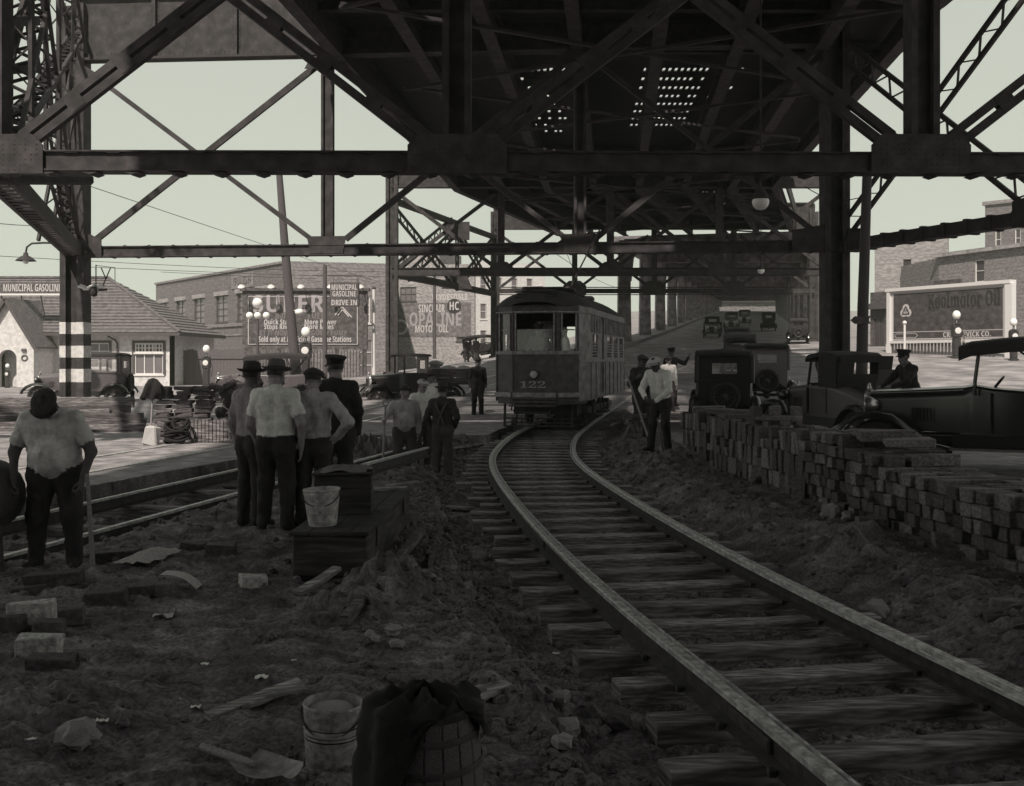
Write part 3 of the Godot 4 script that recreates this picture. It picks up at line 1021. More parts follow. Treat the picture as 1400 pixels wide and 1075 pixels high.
# ---------------------------------------------------------------- deck
func deck_l(d: float) -> float:
	return -6.2 + 0.093 * (d - 35.5) if d < 61.5 else -3.78 + 0.32 * (d - 61.5)
func deck_r(d: float) -> float:
	return 13.2 + 0.109 * (d - 29.4) if d < 61.5 else 16.7 + 0.32 * (d - 61.5)
func build_deck() -> void:
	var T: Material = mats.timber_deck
	var o := thing("elevated_deck", "dark open timber and steel railway deck overhead", "railway deck")
	# longitudinal girders
	for i in 8:
		var t := i / 7.0
		var b := MB.new()
		for seg in [[-45.0, 61.5], [61.5, 84.0]]:
			var a := W(lerp(deck_l(seg[0]) + 0.5, deck_r(seg[0]) - 0.9, t), 12.35, seg[0])
			var c := W(lerp(deck_l(seg[1]) + 0.5, deck_r(seg[1]) - 0.9, t), 12.35, seg[1])
			b.ibeam(a, c, 0.42, 1.1 if i % 2 == 0 else 0.7, 0.06)
		part(b, "stringer", mats.steel, o)
	# floor beams
	var d := -43.0
	while d < 83.0:
		var b := MB.new()
		b.ibeam(W(deck_l(d) + 0.4, 12.74, d), W(deck_r(d) - 0.8, 12.74, d), 0.3, 0.36, 0.04)
		if d < 37.0 or d > 50.0:
			part(b, "floor_beam", mats.steel, o)
		d += 4.4
	# lateral rods under the deck
	d = 20.0
	while d < 80.0:
		var b := MB.new()
		b.bar(W(lerp(deck_l(d), deck_r(d), 0.1), 11.75, d), W(lerp(deck_l(d + 8.8), deck_r(d + 8.8), 0.9), 11.75, d + 8.8), 0.14, 0.1)
		b.bar(W(lerp(deck_l(d), deck_r(d), 0.9), 11.64, d), W(lerp(deck_l(d + 8.8), deck_r(d + 8.8), 0.1), 11.64, d + 8.8), 0.14, 0.1)
		part(b, "lateral_brace", mats.steel, o)
		d += 8.8
	# planks across, with slotted openings in two places
	var holes := [[0.0, 2.1, 38.4, 50.0, 0.35], [5.1, 7.6, 38.4, 48.6, 0.06], [8.1, 9.0, 38.0, 44.0, 0.55], [10.0, 13.6, 62.0, 66.0, 0.6]]
	d = -45.0
	while d < 84.0:
		var b := MB.new()
		var w := 0.85
		var gap := 0.5
		var ov0 := rng.randf_range(0.0, 0.3)
		if d > 16.5 and d < 28.6: # open tie deck
			for k in 2:
				var tie := MB.new()
				tie.bar(W(deck_l(d) - rng.randf_range(0.0, 0.15), 13.0, d + 0.14 + k * 0.675), W(4.0, 13.0, d + 0.14 + k * 0.675), 0.27, 0.2)
				part(tie, "deck_tie", T, o)
			b.bar(W(4.01, 13.0, d + 0.675), W(deck_r(d) + ov0, 13.0, d + 0.675), 1.345, 0.06)
			part(b, "deck_plank", T, o)
			d += w + gap
			continue
		var ov := rng.randf_range(0.0, 0.35)
		b.bar(W(deck_l(d) - rng.randf_range(0.0, 0.15), 13.02, d + w * 0.5), W(deck_r(d) + (ov if d < 61.0 else -0.8), 13.02, d + w * 0.5), w, 0.05)
		# gap row
		var spans := [[deck_l(d), deck_r(d) + (0.1 if d < 61.0 else -0.8)]]
		for h in holes:
			if d > h[2] and d < h[3]:
				var sh = (d - h[2]) * 0.06
				var hx0: float = h[0] + sh
				var hx1: float = h[1] + sh
				var last: Array = spans.pop_back()
				if hx0 < last[0]:
					spans.append(last)
					continue
				spans.append([last[0], hx0])
				var xx := hx0
				while xx < hx1:
					var solid = rng.randf() < h[4]
					var wd := 0.24 if solid else 0.125
					b.abox(W(xx + (0.0 if solid else 0.12), 12.99, d + w), W(xx + 0.24, 13.03, d + w + gap))
					xx += 0.24
				spans.append([hx1 + 0.02, last[1]])
		for s in spans:
			if s[1] > s[0]:
				b.abox(W(s[0], 12.995, d + w), W(s[1], 13.04, d + w + gap))
		part(b, "deck_plank", T, o)
		d += w + gap
	# masonry abutment on which the deck ends, behind the camera
	var ab := MB.new()
	ab.abox(W(-14.0, -0.5, -13.0), W(12.0, 12.4, -9.0))
	part(ab, "abutment", mats.concrete, o)
	for i in 2:
		var side := MB.new()
		for seg in [[-45.0, 61.5], [61.5, 84.0]]:
			var fx := deck_l if i == 0 else deck_r
			side.bar(W(fx.call(seg[0]) + (0.1 if i == 0 else -0.5), 13.4, seg[0]), W(fx.call(seg[1]) + (0.1 if i == 0 else -0.5), 13.4, seg[1]), 0.12, 0.9)
		part(side, "edge_girder", mats.steel, o)

func build_viaduct() -> void:
	# concrete viaduct up the hill: pillars with round-headed arches on the left, columns on the right
	var o := thing("concrete_viaduct", "pale concrete arched viaduct carrying the line on up the hill", "viaduct")
	var C: Material = mats.concrete
	var dirx := (1040.0 - 700.0) / F
	var lx := func(d: float) -> float: return PX(875.0, 95.0) + dirx * (d - 95.0)
	var rx := func(d: float) -> float: return PX(1106.0, 95.0) + dirx * (d - 95.0)
	var el := func(d: float) -> float: return 10.9 + (d - 95.0) * 0.034
	var slab := MB.new()
	for i in 14:
		var a := 84.0 + i * 16.0
		var b := a + 16.0
		slab.bar(W((lx.call(a) + rx.call(a)) * 0.5, el.call(a) + 1.2, a), W((lx.call(b) + rx.call(b)) * 0.5, el.call(b) + 1.2, b), rx.call(a) - lx.call(a) + 2.5, 0.6)
	part(slab, "deck_slab", C, o)
	for s in 2:
		var fx: Callable = lx if s == 0 else rx
		for i in 13:
			var d := 84.0 + i * 15.0
			var x: float = fx.call(d)
			var b := MB.new()
			var g := hill(x, d) - 0.2
			var top: float = el.call(d) + 0.9
			var w := 0.55
			b.poly([W(x - w, g, d - w), W(x + w, g, d - w), W(x + w * 0.8, top, d - w * 0.8), W(x - w * 0.8, top, d - w * 0.8)], Vector3(0, 0, -2 * w))
			part(b, "pillar", C, o)
			# arch head to the next pillar
			var ar := MB.new()
			var d2 := d + 15.0
			var x2: float = fx.call(d2)
			var y2: float = el.call(d2) + 0.9
			var n := 10
			var hgt := min(3.2, (top - g) * 0.5)
			for k in n:
				var t0 := float(k) / n
				var t1 := float(k + 1) / n
				var h0: float = sqrt(max(0.0, 1.0 - pow(t0 * 2.0 - 1.0, 2.0))) * hgt
				var h1: float = sqrt(max(0.0, 1.0 - pow(t1 * 2.0 - 1.0, 2.0))) * hgt
				var p0 := W(lerp(x, x2, t0), lerp(top, y2, t0), lerp(d, d2, t0))
				var p1 := W(lerp(x, x2, t1), lerp(top, y2, t1), lerp(d, d2, t1))
				ar.poly([p0, p1, p1 - Vector3(0, hgt - h1 + 0.15, 0), p0 - Vector3(0, hgt - h0 + 0.15, 0)], Vector3(0.6, 0, 0.1))
			part(ar, "arch", C, o)
	for i in 13:
		var d := 84.0 + i * 15.0
		var b := MB.new()
		b.bar(W(lx.call(d), el.call(d) + 0.5, d), W(rx.call(d), el.call(d) + 0.5, d), 0.8, 1.0)
		part(b, "cross_beam", C, o)
	var st := thing("station_house", "hazy grey station house closing the view under the far viaduct", "building")
	var sh := MB.new()
	sh.wall(Transform3D(Basis(), W(66.0, 8.0, 336.0)), 26.0, 12.0, 1.0, [[4.0, 6.2, 6.0, 9.0], [10.0, 6.2, 12.0, 9.0], [16.0, 6.2, 18.0, 9.0]])
	part(sh, "wall", C, st)
	sh = MB.new()
	sh.abox(W(65.0, 20.0, 342.0), W(93.0, 20.8, 335.0))
	part(sh, "roof", mats.steel, st)
	# kerb and walk along the pillars
	var kb := MB.new()
	for i in 12:
		var a := 70.0 + i * 18.0
		var b := a + 18.0
		var xa: float = lx.call(a)
		var xb: float = lx.call(b)
		kb.bar(W(xa - 0.2, hill(xa, a) + 0.05, a), W(xb - 0.2, hill(xb, b) + 0.05, b), 2.4, 0.3)
	structure(kb, "kerb", C)

# ================================================================ people: smooth union of tapered bones, meshed as surface nets
func sdf(bones: Array, cell: float, k: float) -> Array:
	var lo := Vector3.ONE * 1e9
	var hi := -lo
	for b in bones:
		var r: float = max(b[1], b[3]) + k + 2.0 * cell
		var rv := Vector3.ONE * r
		lo = lo.min(b[0] - rv).min(b[2] - rv)
		hi = hi.max(b[0] + rv).max(b[2] + rv)
	var nx := int((hi.x - lo.x) / cell) + 2
	var ny := int((hi.y - lo.y) / cell) + 2
	var nzz := int((hi.z - lo.z) / cell) + 2
	var sy := nx
	var sz := nx * ny
	var f := PackedFloat32Array()
	f.resize(sz * nzz)
	f.fill(1.0)
	var zn := PackedByteArray()
	zn.resize(sz * nzz)
	var zd := PackedFloat32Array()
	zd.resize(sz * nzz)
	zd.fill(9.0)
	for b in bones:
		var a: Vector3 = b[0]
		var ra: float = b[1]
		var e: Vector3 = b[2]
		var rb: float = b[3]
		var zone: int = b[4]
		var fz: float = b[5] if b.size() > 5 else 1.0
		var pa := e - a
		var inv: float = 1.0 / max(pa.length_squared(), 1e-9)
		var pad: float = max(ra, rb) + k + 2.0 * cell
		var l := a.min(e) - Vector3.ONE * pad - lo
		var h := a.max(e) + Vector3.ONE * pad - lo
		var x0: int = max(0, int(l.x / cell))
		var x1: int = min(nx - 1, int(h.x / cell) + 1)
		var y0: int = max(0, int(l.y / cell))
		var y1: int = min(ny - 1, int(h.y / cell) + 1)
		var z0: int = max(0, int(l.z / cell))
		var z1: int = min(nzz - 1, int(h.z / cell) + 1)
		var ax := lo.x - a.x
		var ay := lo.y - a.y
		var az := lo.z - a.z
		for z in range(z0, z1 + 1):
			var pz: float = az + z * cell
			for y in range(y0, y1 + 1):
				var py: float = ay + y * cell
				var i: int = z * sz + y * sy + x0
				var dyz: float = py * pa.y + pz * pa.z
				for x in range(x0, x1 + 1):
					var px: float = ax + x * cell
					var t: float = (px * pa.x + dyz) * inv
					if t < 0.0: t = 0.0
					elif t > 1.0: t = 1.0
					var dx: float = px - pa.x * t
					var dy: float = py - pa.y * t
					var dz: float = (pz - pa.z * t) * fz
					var d: float = sqrt(dx * dx + dy * dy + dz * dz) - ra - (rb - ra) * t
					if d < zd[i]:
						zd[i] = d
						zn[i] = zone
					var g: float = f[i]
					var m: float = d if d < g else g
					var q: float = k - absf(d - g)
					if q > 0.0:
						m -= q * q / k * 0.25
					f[i] = m
					i += 1
	var vs := PackedVector3Array()
	var ns := PackedVector3Array()
	var zs := PackedByteArray()
	var idx := PackedInt32Array()
	var map := PackedInt32Array()
	map.resize(sz * nzz)
	map.fill(-1)
	for z in nzz - 1:
		for y in ny - 1:
			var i: int = z * sz + y * sy
			for x in nx - 1:
				var v0: float = f[i]
				if v0 < 0.5:
					var v1: float = f[i + 1]
					var v2: float = f[i + sy]
					var v3: float = f[i + sy + 1]
					var v4: float = f[i + sz]
					var v5: float = f[i + sz + 1]
					var v6: float = f[i + sz + sy]
					var v7: float = f[i + sz + sy + 1]
					var neg := int(v0 < 0.0) + int(v1 < 0.0) + int(v2 < 0.0) + int(v3 < 0.0) + int(v4 < 0.0) + int(v5 < 0.0) + int(v6 < 0.0) + int(v7 < 0.0)
					if neg > 0 and neg < 8:
						var s := Vector3.ZERO
						var c := 0.0
						if (v0 < 0.0) != (v1 < 0.0):
							s += Vector3(v0 / (v0 - v1), 0, 0); c += 1.0
						if (v2 < 0.0) != (v3 < 0.0):
							s += Vector3(v2 / (v2 - v3), 1, 0); c += 1.0
						if (v4 < 0.0) != (v5 < 0.0):
							s += Vector3(v4 / (v4 - v5), 0, 1); c += 1.0
						if (v6 < 0.0) != (v7 < 0.0):
							s += Vector3(v6 / (v6 - v7), 1, 1); c += 1.0
						if (v0 < 0.0) != (v2 < 0.0):
							s += Vector3(0, v0 / (v0 - v2), 0); c += 1.0
						if (v1 < 0.0) != (v3 < 0.0):
							s += Vector3(1, v1 / (v1 - v3), 0); c += 1.0
						if (v4 < 0.0) != (v6 < 0.0):
							s += Vector3(0, v4 / (v4 - v6), 1); c += 1.0
						if (v5 < 0.0) != (v7 < 0.0):
							s += Vector3(1, v5 / (v5 - v7), 1); c += 1.0
						if (v0 < 0.0) != (v4 < 0.0):
							s += Vector3(0, 0, v0 / (v0 - v4)); c += 1.0
						if (v1 < 0.0) != (v5 < 0.0):
							s += Vector3(1, 0, v1 / (v1 - v5)); c += 1.0
						if (v2 < 0.0) != (v6 < 0.0):
							s += Vector3(0, 1, v2 / (v2 - v6)); c += 1.0
						if (v3 < 0.0) != (v7 < 0.0):
							s += Vector3(1, 1, v3 / (v3 - v7)); c += 1.0
						map[i] = vs.size()
						vs.append(lo + (Vector3(x, y, z) + s / c) * cell)
						ns.append(Vector3(v1 + v3 + v5 + v7 - v0 - v2 - v4 - v6, v2 + v3 + v6 + v7 - v0 - v1 - v4 - v5, v4 + v5 + v6 + v7 - v0 - v1 - v2 - v3).normalized())
						var ci := s / c
						zs.append(zn[i + int(ci.x > 0.5) + (sy if ci.y > 0.5 else 0) + (sz if ci.z > 0.5 else 0)])
				i += 1
	for z in range(1, nzz - 1):
		for y in range(1, ny - 1):
			var i: int = z * sz + y * sy + 1
			for x in range(1, nx - 1):
				var v0: float = f[i]
				if v0 < 0.5:
					var s0 := v0 < 0.0
					for ax in 3:
						var st: int = 1 if ax == 0 else (sy if ax == 1 else sz)
						if s0 != (f[i + st] < 0.0):
							var u: int = sy if ax == 0 else (sz if ax == 1 else 1)
							var w: int = sz if ax == 0 else (1 if ax == 1 else sy)
							var a := map[i - u - w]
							var b := map[i - w]
							var c := map[i]
							var d := map[i - u]
							if a < 0 or b < 0 or c < 0 or d < 0:
								continue
							if s0:
								idx.append_array(PackedInt32Array([a, c, b, a, d, c]))
							else:
								idx.append_array(PackedInt32Array([a, b, c, a, c, d]))
				i += 1
	return [vs, ns, zs, idx]

var hand_cache := {}
func hand_mesh(grip: bool, cell: float) -> Array:
	var key := "%s%.4f" % [grip, cell]
	if hand_cache.has(key):
		return hand_cache[key]
	var b := []
	# wrist at origin, fingers toward -y, palm facing -x (toward the thigh), thumb side +z
	b.append([Vector3(0, 0.03, 0), 0.026, Vector3(0, -0.02, 0.0), 0.025, 0])
	for i in 4:
		var z := 0.030 - i * 0.020
		b.append([Vector3(0, -0.025, z * 0.55), 0.016, Vector3(0, -0.085, z), 0.0125, 0])
		var ln: float = [0.074, 0.082, 0.076, 0.06][i]
		var c: float = 1.25 if grip else 0.35
		var p := Vector3(0, -0.09, z)
		var an := c * 0.5
		for s in 3:
			var l: float = ln * [0.45, 0.31, 0.24][s]
			var q := p + Vector3(-sin(an), -cos(an), -0.03 * (i - 1.0)) * l
			b.append([p, 0.0098 - s * 0.0011, q, 0.0088 - s * 0.0011, 0])
			p = q
			an += c * (1.0 if s == 0 else 0.85)
	var t := Vector3(-0.006, -0.03, 0.026)
	var u := Vector3(-0.02, -0.066, 0.05) if not grip else Vector3(-0.032, -0.062, 0.042)
	var w := Vector3(-0.028, -0.098, 0.058) if not grip else Vector3(-0.052, -0.078, 0.02)
	b.append([t, 0.017, u, 0.0115, 0])
	b.append([u, 0.0112, w, 0.0088, 0])
	hand_cache[key] = sdf(b, cell, 0.008)
	return hand_cache[key]
var head_cache := {}
func head_mesh(cell: float) -> Array:
	if head_cache.has(cell):
		return head_cache[cell]
	var b := [
		[Vector3(0, 0.035, -0.03), 0.086, Vector3(0, 0.03, 0.005), 0.082, 0],
		[Vector3(0, -0.02, 0.028), 0.062, Vector3(0, -0.075, 0.042), 0.042, 0],
		[Vector3(0, -0.1, 0.062), 0.02, Vector3(0, -0.095, 0.055), 0.024, 0],
		[Vector3(-0.05, -0.06, 0.0), 0.022, Vector3(0, -0.098, 0.055), 0.018, 0],
		[Vector3(0.05, -0.06, 0.0), 0.022, Vector3(0, -0.098, 0.055), 0.018, 0],
		[Vector3(-0.03, 0.016, 0.076), 0.012, Vector3(0.03, 0.016, 0.076), 0.012, 0],
		[Vector3(0, 0.008, 0.088), 0.009, Vector3(0, -0.036, 0.106), 0.012, 0],
		[Vector3(-0.011, -0.04, 0.096), 0.008, Vector3(0.011, -0.04, 0.096), 0.008, 0],
		[Vector3(-0.018, -0.062, 0.082), 0.007, Vector3(0.018, -0.062, 0.082), 0.007, 5],
		[Vector3(-0.016, -0.073, 0.080), 0.008, Vector3(0.016, -0.073, 0.080), 0.008, 5],
		[Vector3(-0.04, -0.025, 0.065), 0.02, Vector3(-0.03, -0.03, 0.07), 0.018, 0],
		[Vector3(0.04, -0.025, 0.065), 0.02, Vector3(0.03, -0.03, 0.07), 0.018, 0],
		[Vector3(-0.086, 0.0, -0.012), 0.012, Vector3(-0.085, -0.04, -0.006), 0.009, 0],
		[Vector3(0.086, 0.0, -0.012), 0.012, Vector3(0.085, -0.04, -0.006), 0.009, 0],
		[Vector3(-0.031, 0.0, 0.078), 0.0095, Vector3(-0.029, 0.0, 0.078), 0.0095, 6],
		[Vector3(0.031, 0.0, 0.078), 0.0095, Vector3(0.029, 0.0, 0.078), 0.0095, 6],
		[Vector3(0, -0.06, -0.03), 0.055, Vector3(0, -0.17, -0.045), 0.056, 0]]
	head_cache[cell] = sdf(b, cell, 0.014)
	return head_cache[cell]

func add_sdf(b: MB, s: Array, t: Transform3D, cols: Array, fold: float, flip := false) -> void:
	var vs: PackedVector3Array = s[0]
	var ns: PackedVector3Array = s[1]
	var zs: PackedByteArray = s[2]
	var idx: PackedInt32Array = s[3]
	var tv := PackedVector3Array()
	var tn := PackedVector3Array()
	var tc := PackedColorArray()
	for i in vs.size():
		var p := vs[i]
		var n := ns[i]
		var z: int = zs[i]
		if fold > 0.0 and (z == 1 or z == 2):
			var q := nz.get_noise_3d(p.x * 7.0, p.y * (4.0 if z == 1 else 5.5), p.z * 7.0) + 0.5 * nz.get_noise_3d(p.x * 16.0 + 9.0, p.y * 9.0, p.z * 16.0)
			# ridged folds
			q = 0.35 - absf(q) * 1.6
			p += n * q * fold
			n = (n + Vector3(nz.get_noise_3d(p.x * 9.0, p.y * 7.0, p.z * 9.0), nz.get_noise_3d(p.x * 9.0 + 30.0, p.y * 7.0, p.z * 9.0), 0.0) * 0.55).normalized()
		tv.append(t * p)
		tn.append((t.basis * n).normalized())
		var c: Color = cols[z]
		var g: float = 1.0 + 0.14 * nz.get_noise_3d(p.x * 5.0 + 20.0, p.y * 5.0, p.z * 5.0)
		tc.append(Color(c.r * g, c.g * g, c.b * g))
	for i in range(0, idx.size(), 3):
		for k in ([0, 2, 1] if flip else [0, 1, 2]):
			var j := idx[i + k]
			b.v.append(tv[j])
			b.n.append(tn[j])
			b.c.append(tc[j])
	b.colored = true
func lin(l: float) -> Color:
	return tint(l).srgb_to_linear()

# options: h, stout, shirt, trousers, skin, shoe, sleeve (0 bare, 1 short, 2 long), jacket, lean, head [pitch, yaw], arms [[elbow,wrist,grip] left(+x), right(-x)], legs [[knee,ankle],..], hat, hatcol, hair, cell, only_top
func person(label: String, at: Vector3, turn: float, o: Dictionary, group := "") -> Node3D:
	var root := thing("person", label, "person", Transform3D(Basis(Vector3.UP, deg_to_rad(turn)), at), group)
	var H: float = o.get("h", 1.74) / 1.75
	var st: float = o.get("stout", 1.0)
	var cell: float = o.get("cell", 0.018)
	var sl: int = o.get("sleeve", 2)
	var lean := Basis(Vector3.RIGHT, deg_to_rad(o.get("lean", 0.0))) * Basis(Vector3.BACK, deg_to_rad(o.get("tilt", 0.0)))
	var hip := Vector3(0, 0.95, 0)
	var up := func(p: Vector3) -> Vector3: return hip + lean * (p - hip)
	var b := []
	var jk: bool = o.get("jacket", false)
	for s in [-1, 1]:
		b.append([up.call(Vector3(s * 0.075 * st, 1.35, -0.005)), 0.118 * st, up.call(Vector3(s * 0.06 * st, 1.1, 0.005)), 0.112 * st, 1, 1.12])
		b.append([up.call(Vector3(0, 1.43, -0.02)), 0.075, up.call(Vector3(s * 0.165 * (0.5 + st * 0.5), 1.42, -0.01)), 0.07, 1])
		b.append([up.call(Vector3(s * 0.055 * st, 1.02, 0)), 0.118 * st, up.call(Vector3(s * 0.055 * st, 1.08, 0.0)), 0.115 * st, 1, 1.1])
		b.append([Vector3(s * 0.065 * st, 0.95, -0.005), 0.112 * st, Vector3(s * 0.075 * st, 0.88, -0.005), 0.118 * st, 2, 1.05])
		if jk:
			b.append([up.call(Vector3(s * 0.07, 1.05, 0)), 0.122 * st, Vector3(s * 0.088, 0.80, 0.0), 0.118 * st, 1, 1.05])
	if st > 1.08:
		b.append([up.call(Vector3(0, 1.12, 0.06 * st)), 0.12 * st, up.call(Vector3(0, 1.04, 0.06 * st)), 0.11 * st, 1])
	var nk: Vector3 = up.call(Vector3(0, 1.455, -0.02))
	var hb: Array = o.get("head", [0.0, 0.0])
	var hbasis := Basis(Vector3.UP, deg_to_rad(hb[1])) * Basis(Vector3.RIGHT, deg_to_rad(hb[0]))
	var hpos: Vector3 = nk + (lean * Basis(Vector3.RIGHT, deg_to_rad(hb[0] * 0.55))) * Vector3(0, 0.175, 0.035)
	b.append([nk, 0.06, hpos + hbasis * Vector3(0, -0.07, -0.025), 0.054, 0])
	b.append([nk + Vector3(0, 0.01, 0), 0.068, nk + Vector3(0, 0.035, 0.004), 0.063, 1])
	var hands := []
	var arms: Array = o.get("arms", [[], []])
	for k in 2:
		var s := 1.0 if k == 0 else -1.0
		var sh: Vector3 = up.call(Vector3(s * 0.185 * (0.45 + st * 0.55), 1.415, -0.01))
		var el: Vector3 = sh + Vector3(s * 0.055 * st, -0.285, -0.03)
		var wr: Vector3 = el + Vector3(s * 0.005, -0.25, 0.07)
		var grip := false
		if arms[k].size() >= 2:
			el = arms[k][0]
			wr = arms[k][1]
			if arms[k].size() > 2: grip = arms[k][2]
		var z1 := 1 if sl >= 1 else 0
		var am := sh.lerp(el, 0.62)
		b.append([sh, 0.068 * (0.6 + st * 0.4), am, 0.06 * (0.6 + st * 0.4), z1])
		b.append([am, 0.055 * (0.6 + st * 0.4) if sl < 2 else 0.06, el, 0.046 if sl < 2 else 0.053, 1 if sl >= 2 else 0])
		b.append([el, 0.045 if sl < 2 else 0.053, wr, 0.031 if sl < 2 else 0.042, 1 if sl >= 2 else 0])
		hands.append([el, wr, grip, s])
	var legs: Array = o.get("legs", [[], []])
	for k in 2:
		var s := 1.0 if k == 0 else -1.0
		var hj := Vector3(s * 0.085 * st, 0.9, 0)
		var kn := Vector3(s * 0.105 * st, 0.5, 0.02)
		var ak := Vector3(s * 0.115 * st, 0.1, -0.01)
		if legs[k].size() == 2:
			kn = legs[k][0]
			ak = legs[k][1]
		b.append([hj, 0.1 * st, kn, 0.077 * (0.4 + st * 0.6), 2])
		b.append([kn, 0.077 * (0.4 + st * 0.6), ak + Vector3(0, 0.0, 0), 0.07, 2])
		var out := Vector3(s * 0.04, 0, 0.15).normalized()
		b.append([ak + Vector3(0, -0.052, 0) - out * 0.03, 0.044, ak + Vector3(0, -0.055, 0) + out * 0.17, 0.036, 3])
		b.append([ak, 0.05, ak + Vector3(0, -0.04, 0), 0.046, 3])
	var sk := lin(o.get("skin", 0.22))
	var shirt := lin(o.get("shirt", 0.5))
	var trou := lin(o.get("trousers", 0.04))
	var shoe := lin(o.get("shoe", 0.03))
	var cols := [sk, shirt, trou, shoe, lin(o.get("hair", 0.03)), Color(sk.r * 0.7, sk.g * 0.55, sk.b * 0.55), lin(0.02)]
	var S := Transform3D(Basis.from_scale(Vector3.ONE * H), Vector3.ZERO)
	var m := MB.new()
	add_sdf(m, sdf(b, cell, 0.045), S, cols, o.get("fold", 0.014))
	add_sdf(m, head_mesh(max(0.006, cell * 0.42)), S * Transform3D(hbasis, hpos), cols, 0.0)
	if cell < 0.03:
		for hd in hands:
			var dir: Vector3 = (hd[1] - hd[0]).normalized()
			var y := -dir
			var x := (Vector3.RIGHT - y * y.dot(Vector3.RIGHT)).normalized()
			if absf(dir.x) > 0.8:
				x = (Vector3.UP - y * y.dot(Vector3.UP)).normalized() * hd[3]
			var z := x.cross(y)
			if hd[3] < 0.0:
				x = -x
			add_sdf(m, hand_mesh(hd[2], 0.0045), S * Transform3D(Basis(x, y, z), hd[1]), cols, 0.0, hd[3] < 0.0)
	else:
		for hd in hands:
			var dir: Vector3 = (hd[1] - hd[0]).normalized()
			add_sdf(m, hand_mesh(hd[2], 0.007), S * Transform3D(MB.frame(Vector3.ZERO, -dir).basis * Basis(Vector3.RIGHT, -PI / 2), hd[1]), cols, 0.0)
	part(m, "body", mat("cloth_skin", 1.0, 0.9, "plain", 0.5, 0.3, 0.0, true), root)
	# hair and hat
	var HT := S * Transform3D(hbasis, hpos)
	var hr := MB.new()
	var rr := []
	for i in 8:
		var a: float = lerp(0.0, 2.05, i / 7.0)
		var line := PackedVector3Array()
		for j in 16:
			var u := TAU * j / 16
			var front := sin(u)
			var aa := a * (0.62 if front > 0.35 else 1.0)
			line.append(HT * (Vector3(0, 0.034, -0.02) + Vector3(sin(aa) * cos(u) * 0.091, cos(aa) * 0.094, sin(aa) * sin(u) * 0.106) * (1.0 + 0.02 * sin(j * 3.0 + i))))
		rr.append(line)
	hr.rows(rr, true)
	part(hr, "hair", mat("hair%.3f" % o.get("hair", 0.03), o.get("hair", 0.03), 0.7, "fine", 0.2, 0.5), root)
	if o.has("hat"):
		var hm := MB.new()
		var hk: String = o.hat
		var tl: float = o.get("hat_tilt", -4.0)
		var T := HT * Transform3D(Basis(Vector3.RIGHT, deg_to_rad(tl)), Vector3(0, 0.062, -0.012))
		var hc: float = o.get("hatcol", 0.04)
		var hmat := mat("felt%.3f" % hc, hc, 0.92, "weave", 0.3, 0.4)
		if hk == "fedora":
			var g := []
			for q in [[0.0, 0.088], [0.03, 0.098], [0.062, 0.112], [0.084, 0.1], [0.092, 0.06], [0.098, 0.015], [0.1, 0.0], [0.125, -0.006], [0.15, 0.002], [0.158, 0.008], [0.155, 0.002], [0.125, -0.012], [0.1, -0.008]]:
				var line := PackedVector3Array()
				for j in 24:
					var u := TAU * j / 24
					var rx: float = q[0] * 0.94
					var rz: float = q[0] * 1.14
					var y: float = q[1]
					if q[0] > 0.11:
						y += -0.02 * sin(u) * (q[0] - 0.1) * 10.0 + 0.018 * absf(cos(u)) * (q[0] - 0.1) * 15.0
					if q[1] > 0.08:
						y -= 0.02 * max(0.0, sin(u))
					line.append(T * Vector3(cos(u) * rx, y, sin(u) * rz))
				g.append(line)
			hm.rows(g, true)
			var band := MB.new()
			band.lathe(T * Transform3D(Basis.from_scale(Vector3(0.95, 1, 1.15)), Vector3.ZERO), [Vector2(0.099, 0.004), Vector2(0.0995, 0.014), Vector2(0.096, 0.034), Vector2(0.0945, 0.036)], 24)
			var hat := part(hm, "hat", hmat, root)
			part(band, "hat_band", mat("felt_band", 0.015, 0.8), hat)
		elif hk == "cap":
			var g := []
			for q in [[0.0, 0.058], [0.05, 0.056], [0.09, 0.042], [0.115, 0.016], [0.118, 0.002], [0.108, -0.012], [0.094, -0.022], [0.088, -0.02]]:
				var line := PackedVector3Array()
				for j in 24:
					var u := TAU * j / 24
					line.append(T * Vector3(cos(u) * q[0] * 0.98, q[1] * (1.0 - 0.32 * sin(u)), sin(u) * q[0] * 1.1 + 0.01 + 0.02 * max(0.0, sin(u)) * (1.0 if q[1] > -0.01 else 0.0)))
				g.append(line)
			hm.rows(g, true)
			var hat := part(hm, "cap", hmat, root)
			var vs := MB.new()
			var g2 := []
			for i in 5:
				var line := PackedVector3Array()
				for j in 9:
					var u: float = lerp(0.5, PI - 0.5, j / 8.0)
					var r := 0.09 + 0.014 * i
					line.append(T * Vector3(cos(u) * r, -0.012 - 0.004 * i, sin(u) * (r * 1.18)))
				g2.append(line)
			vs.rows(g2)
			part(vs, "visor", hmat, hat)
		elif hk == "peaked":
			hm.lathe(T * Transform3D(Basis(Vector3.RIGHT, -0.12) * Basis.from_scale(Vector3(0.97, 1, 1.12)), Vector3.ZERO), [Vector2(0.088, -0.02), Vector2(0.097, -0.015), Vector2(0.1, 0.03), Vector2(0.12, 0.062), Vector2(0.128, 0.078), Vector2(0.122, 0.088), Vector2(0.06, 0.094), Vector2(0.0, 0.095)], 24)
			var hat := part(hm, "cap", hmat, root)
			var vs := MB.new()
			var g2 := []
			for i in 4:
				var line := PackedVector3Array()
				for j in 9:
					var u: float = lerp(0.55, PI - 0.55, j / 8.0)
					var r := 0.094 + 0.016 * i
					line.append(T * Vector3(cos(u) * r, -0.012 - 0.01 * i, sin(u) * r * 1.15))
				g2.append(line)
			vs.rows(g2)
			part(vs, "visor", mat("leather_black", 0.012, 0.35), hat)
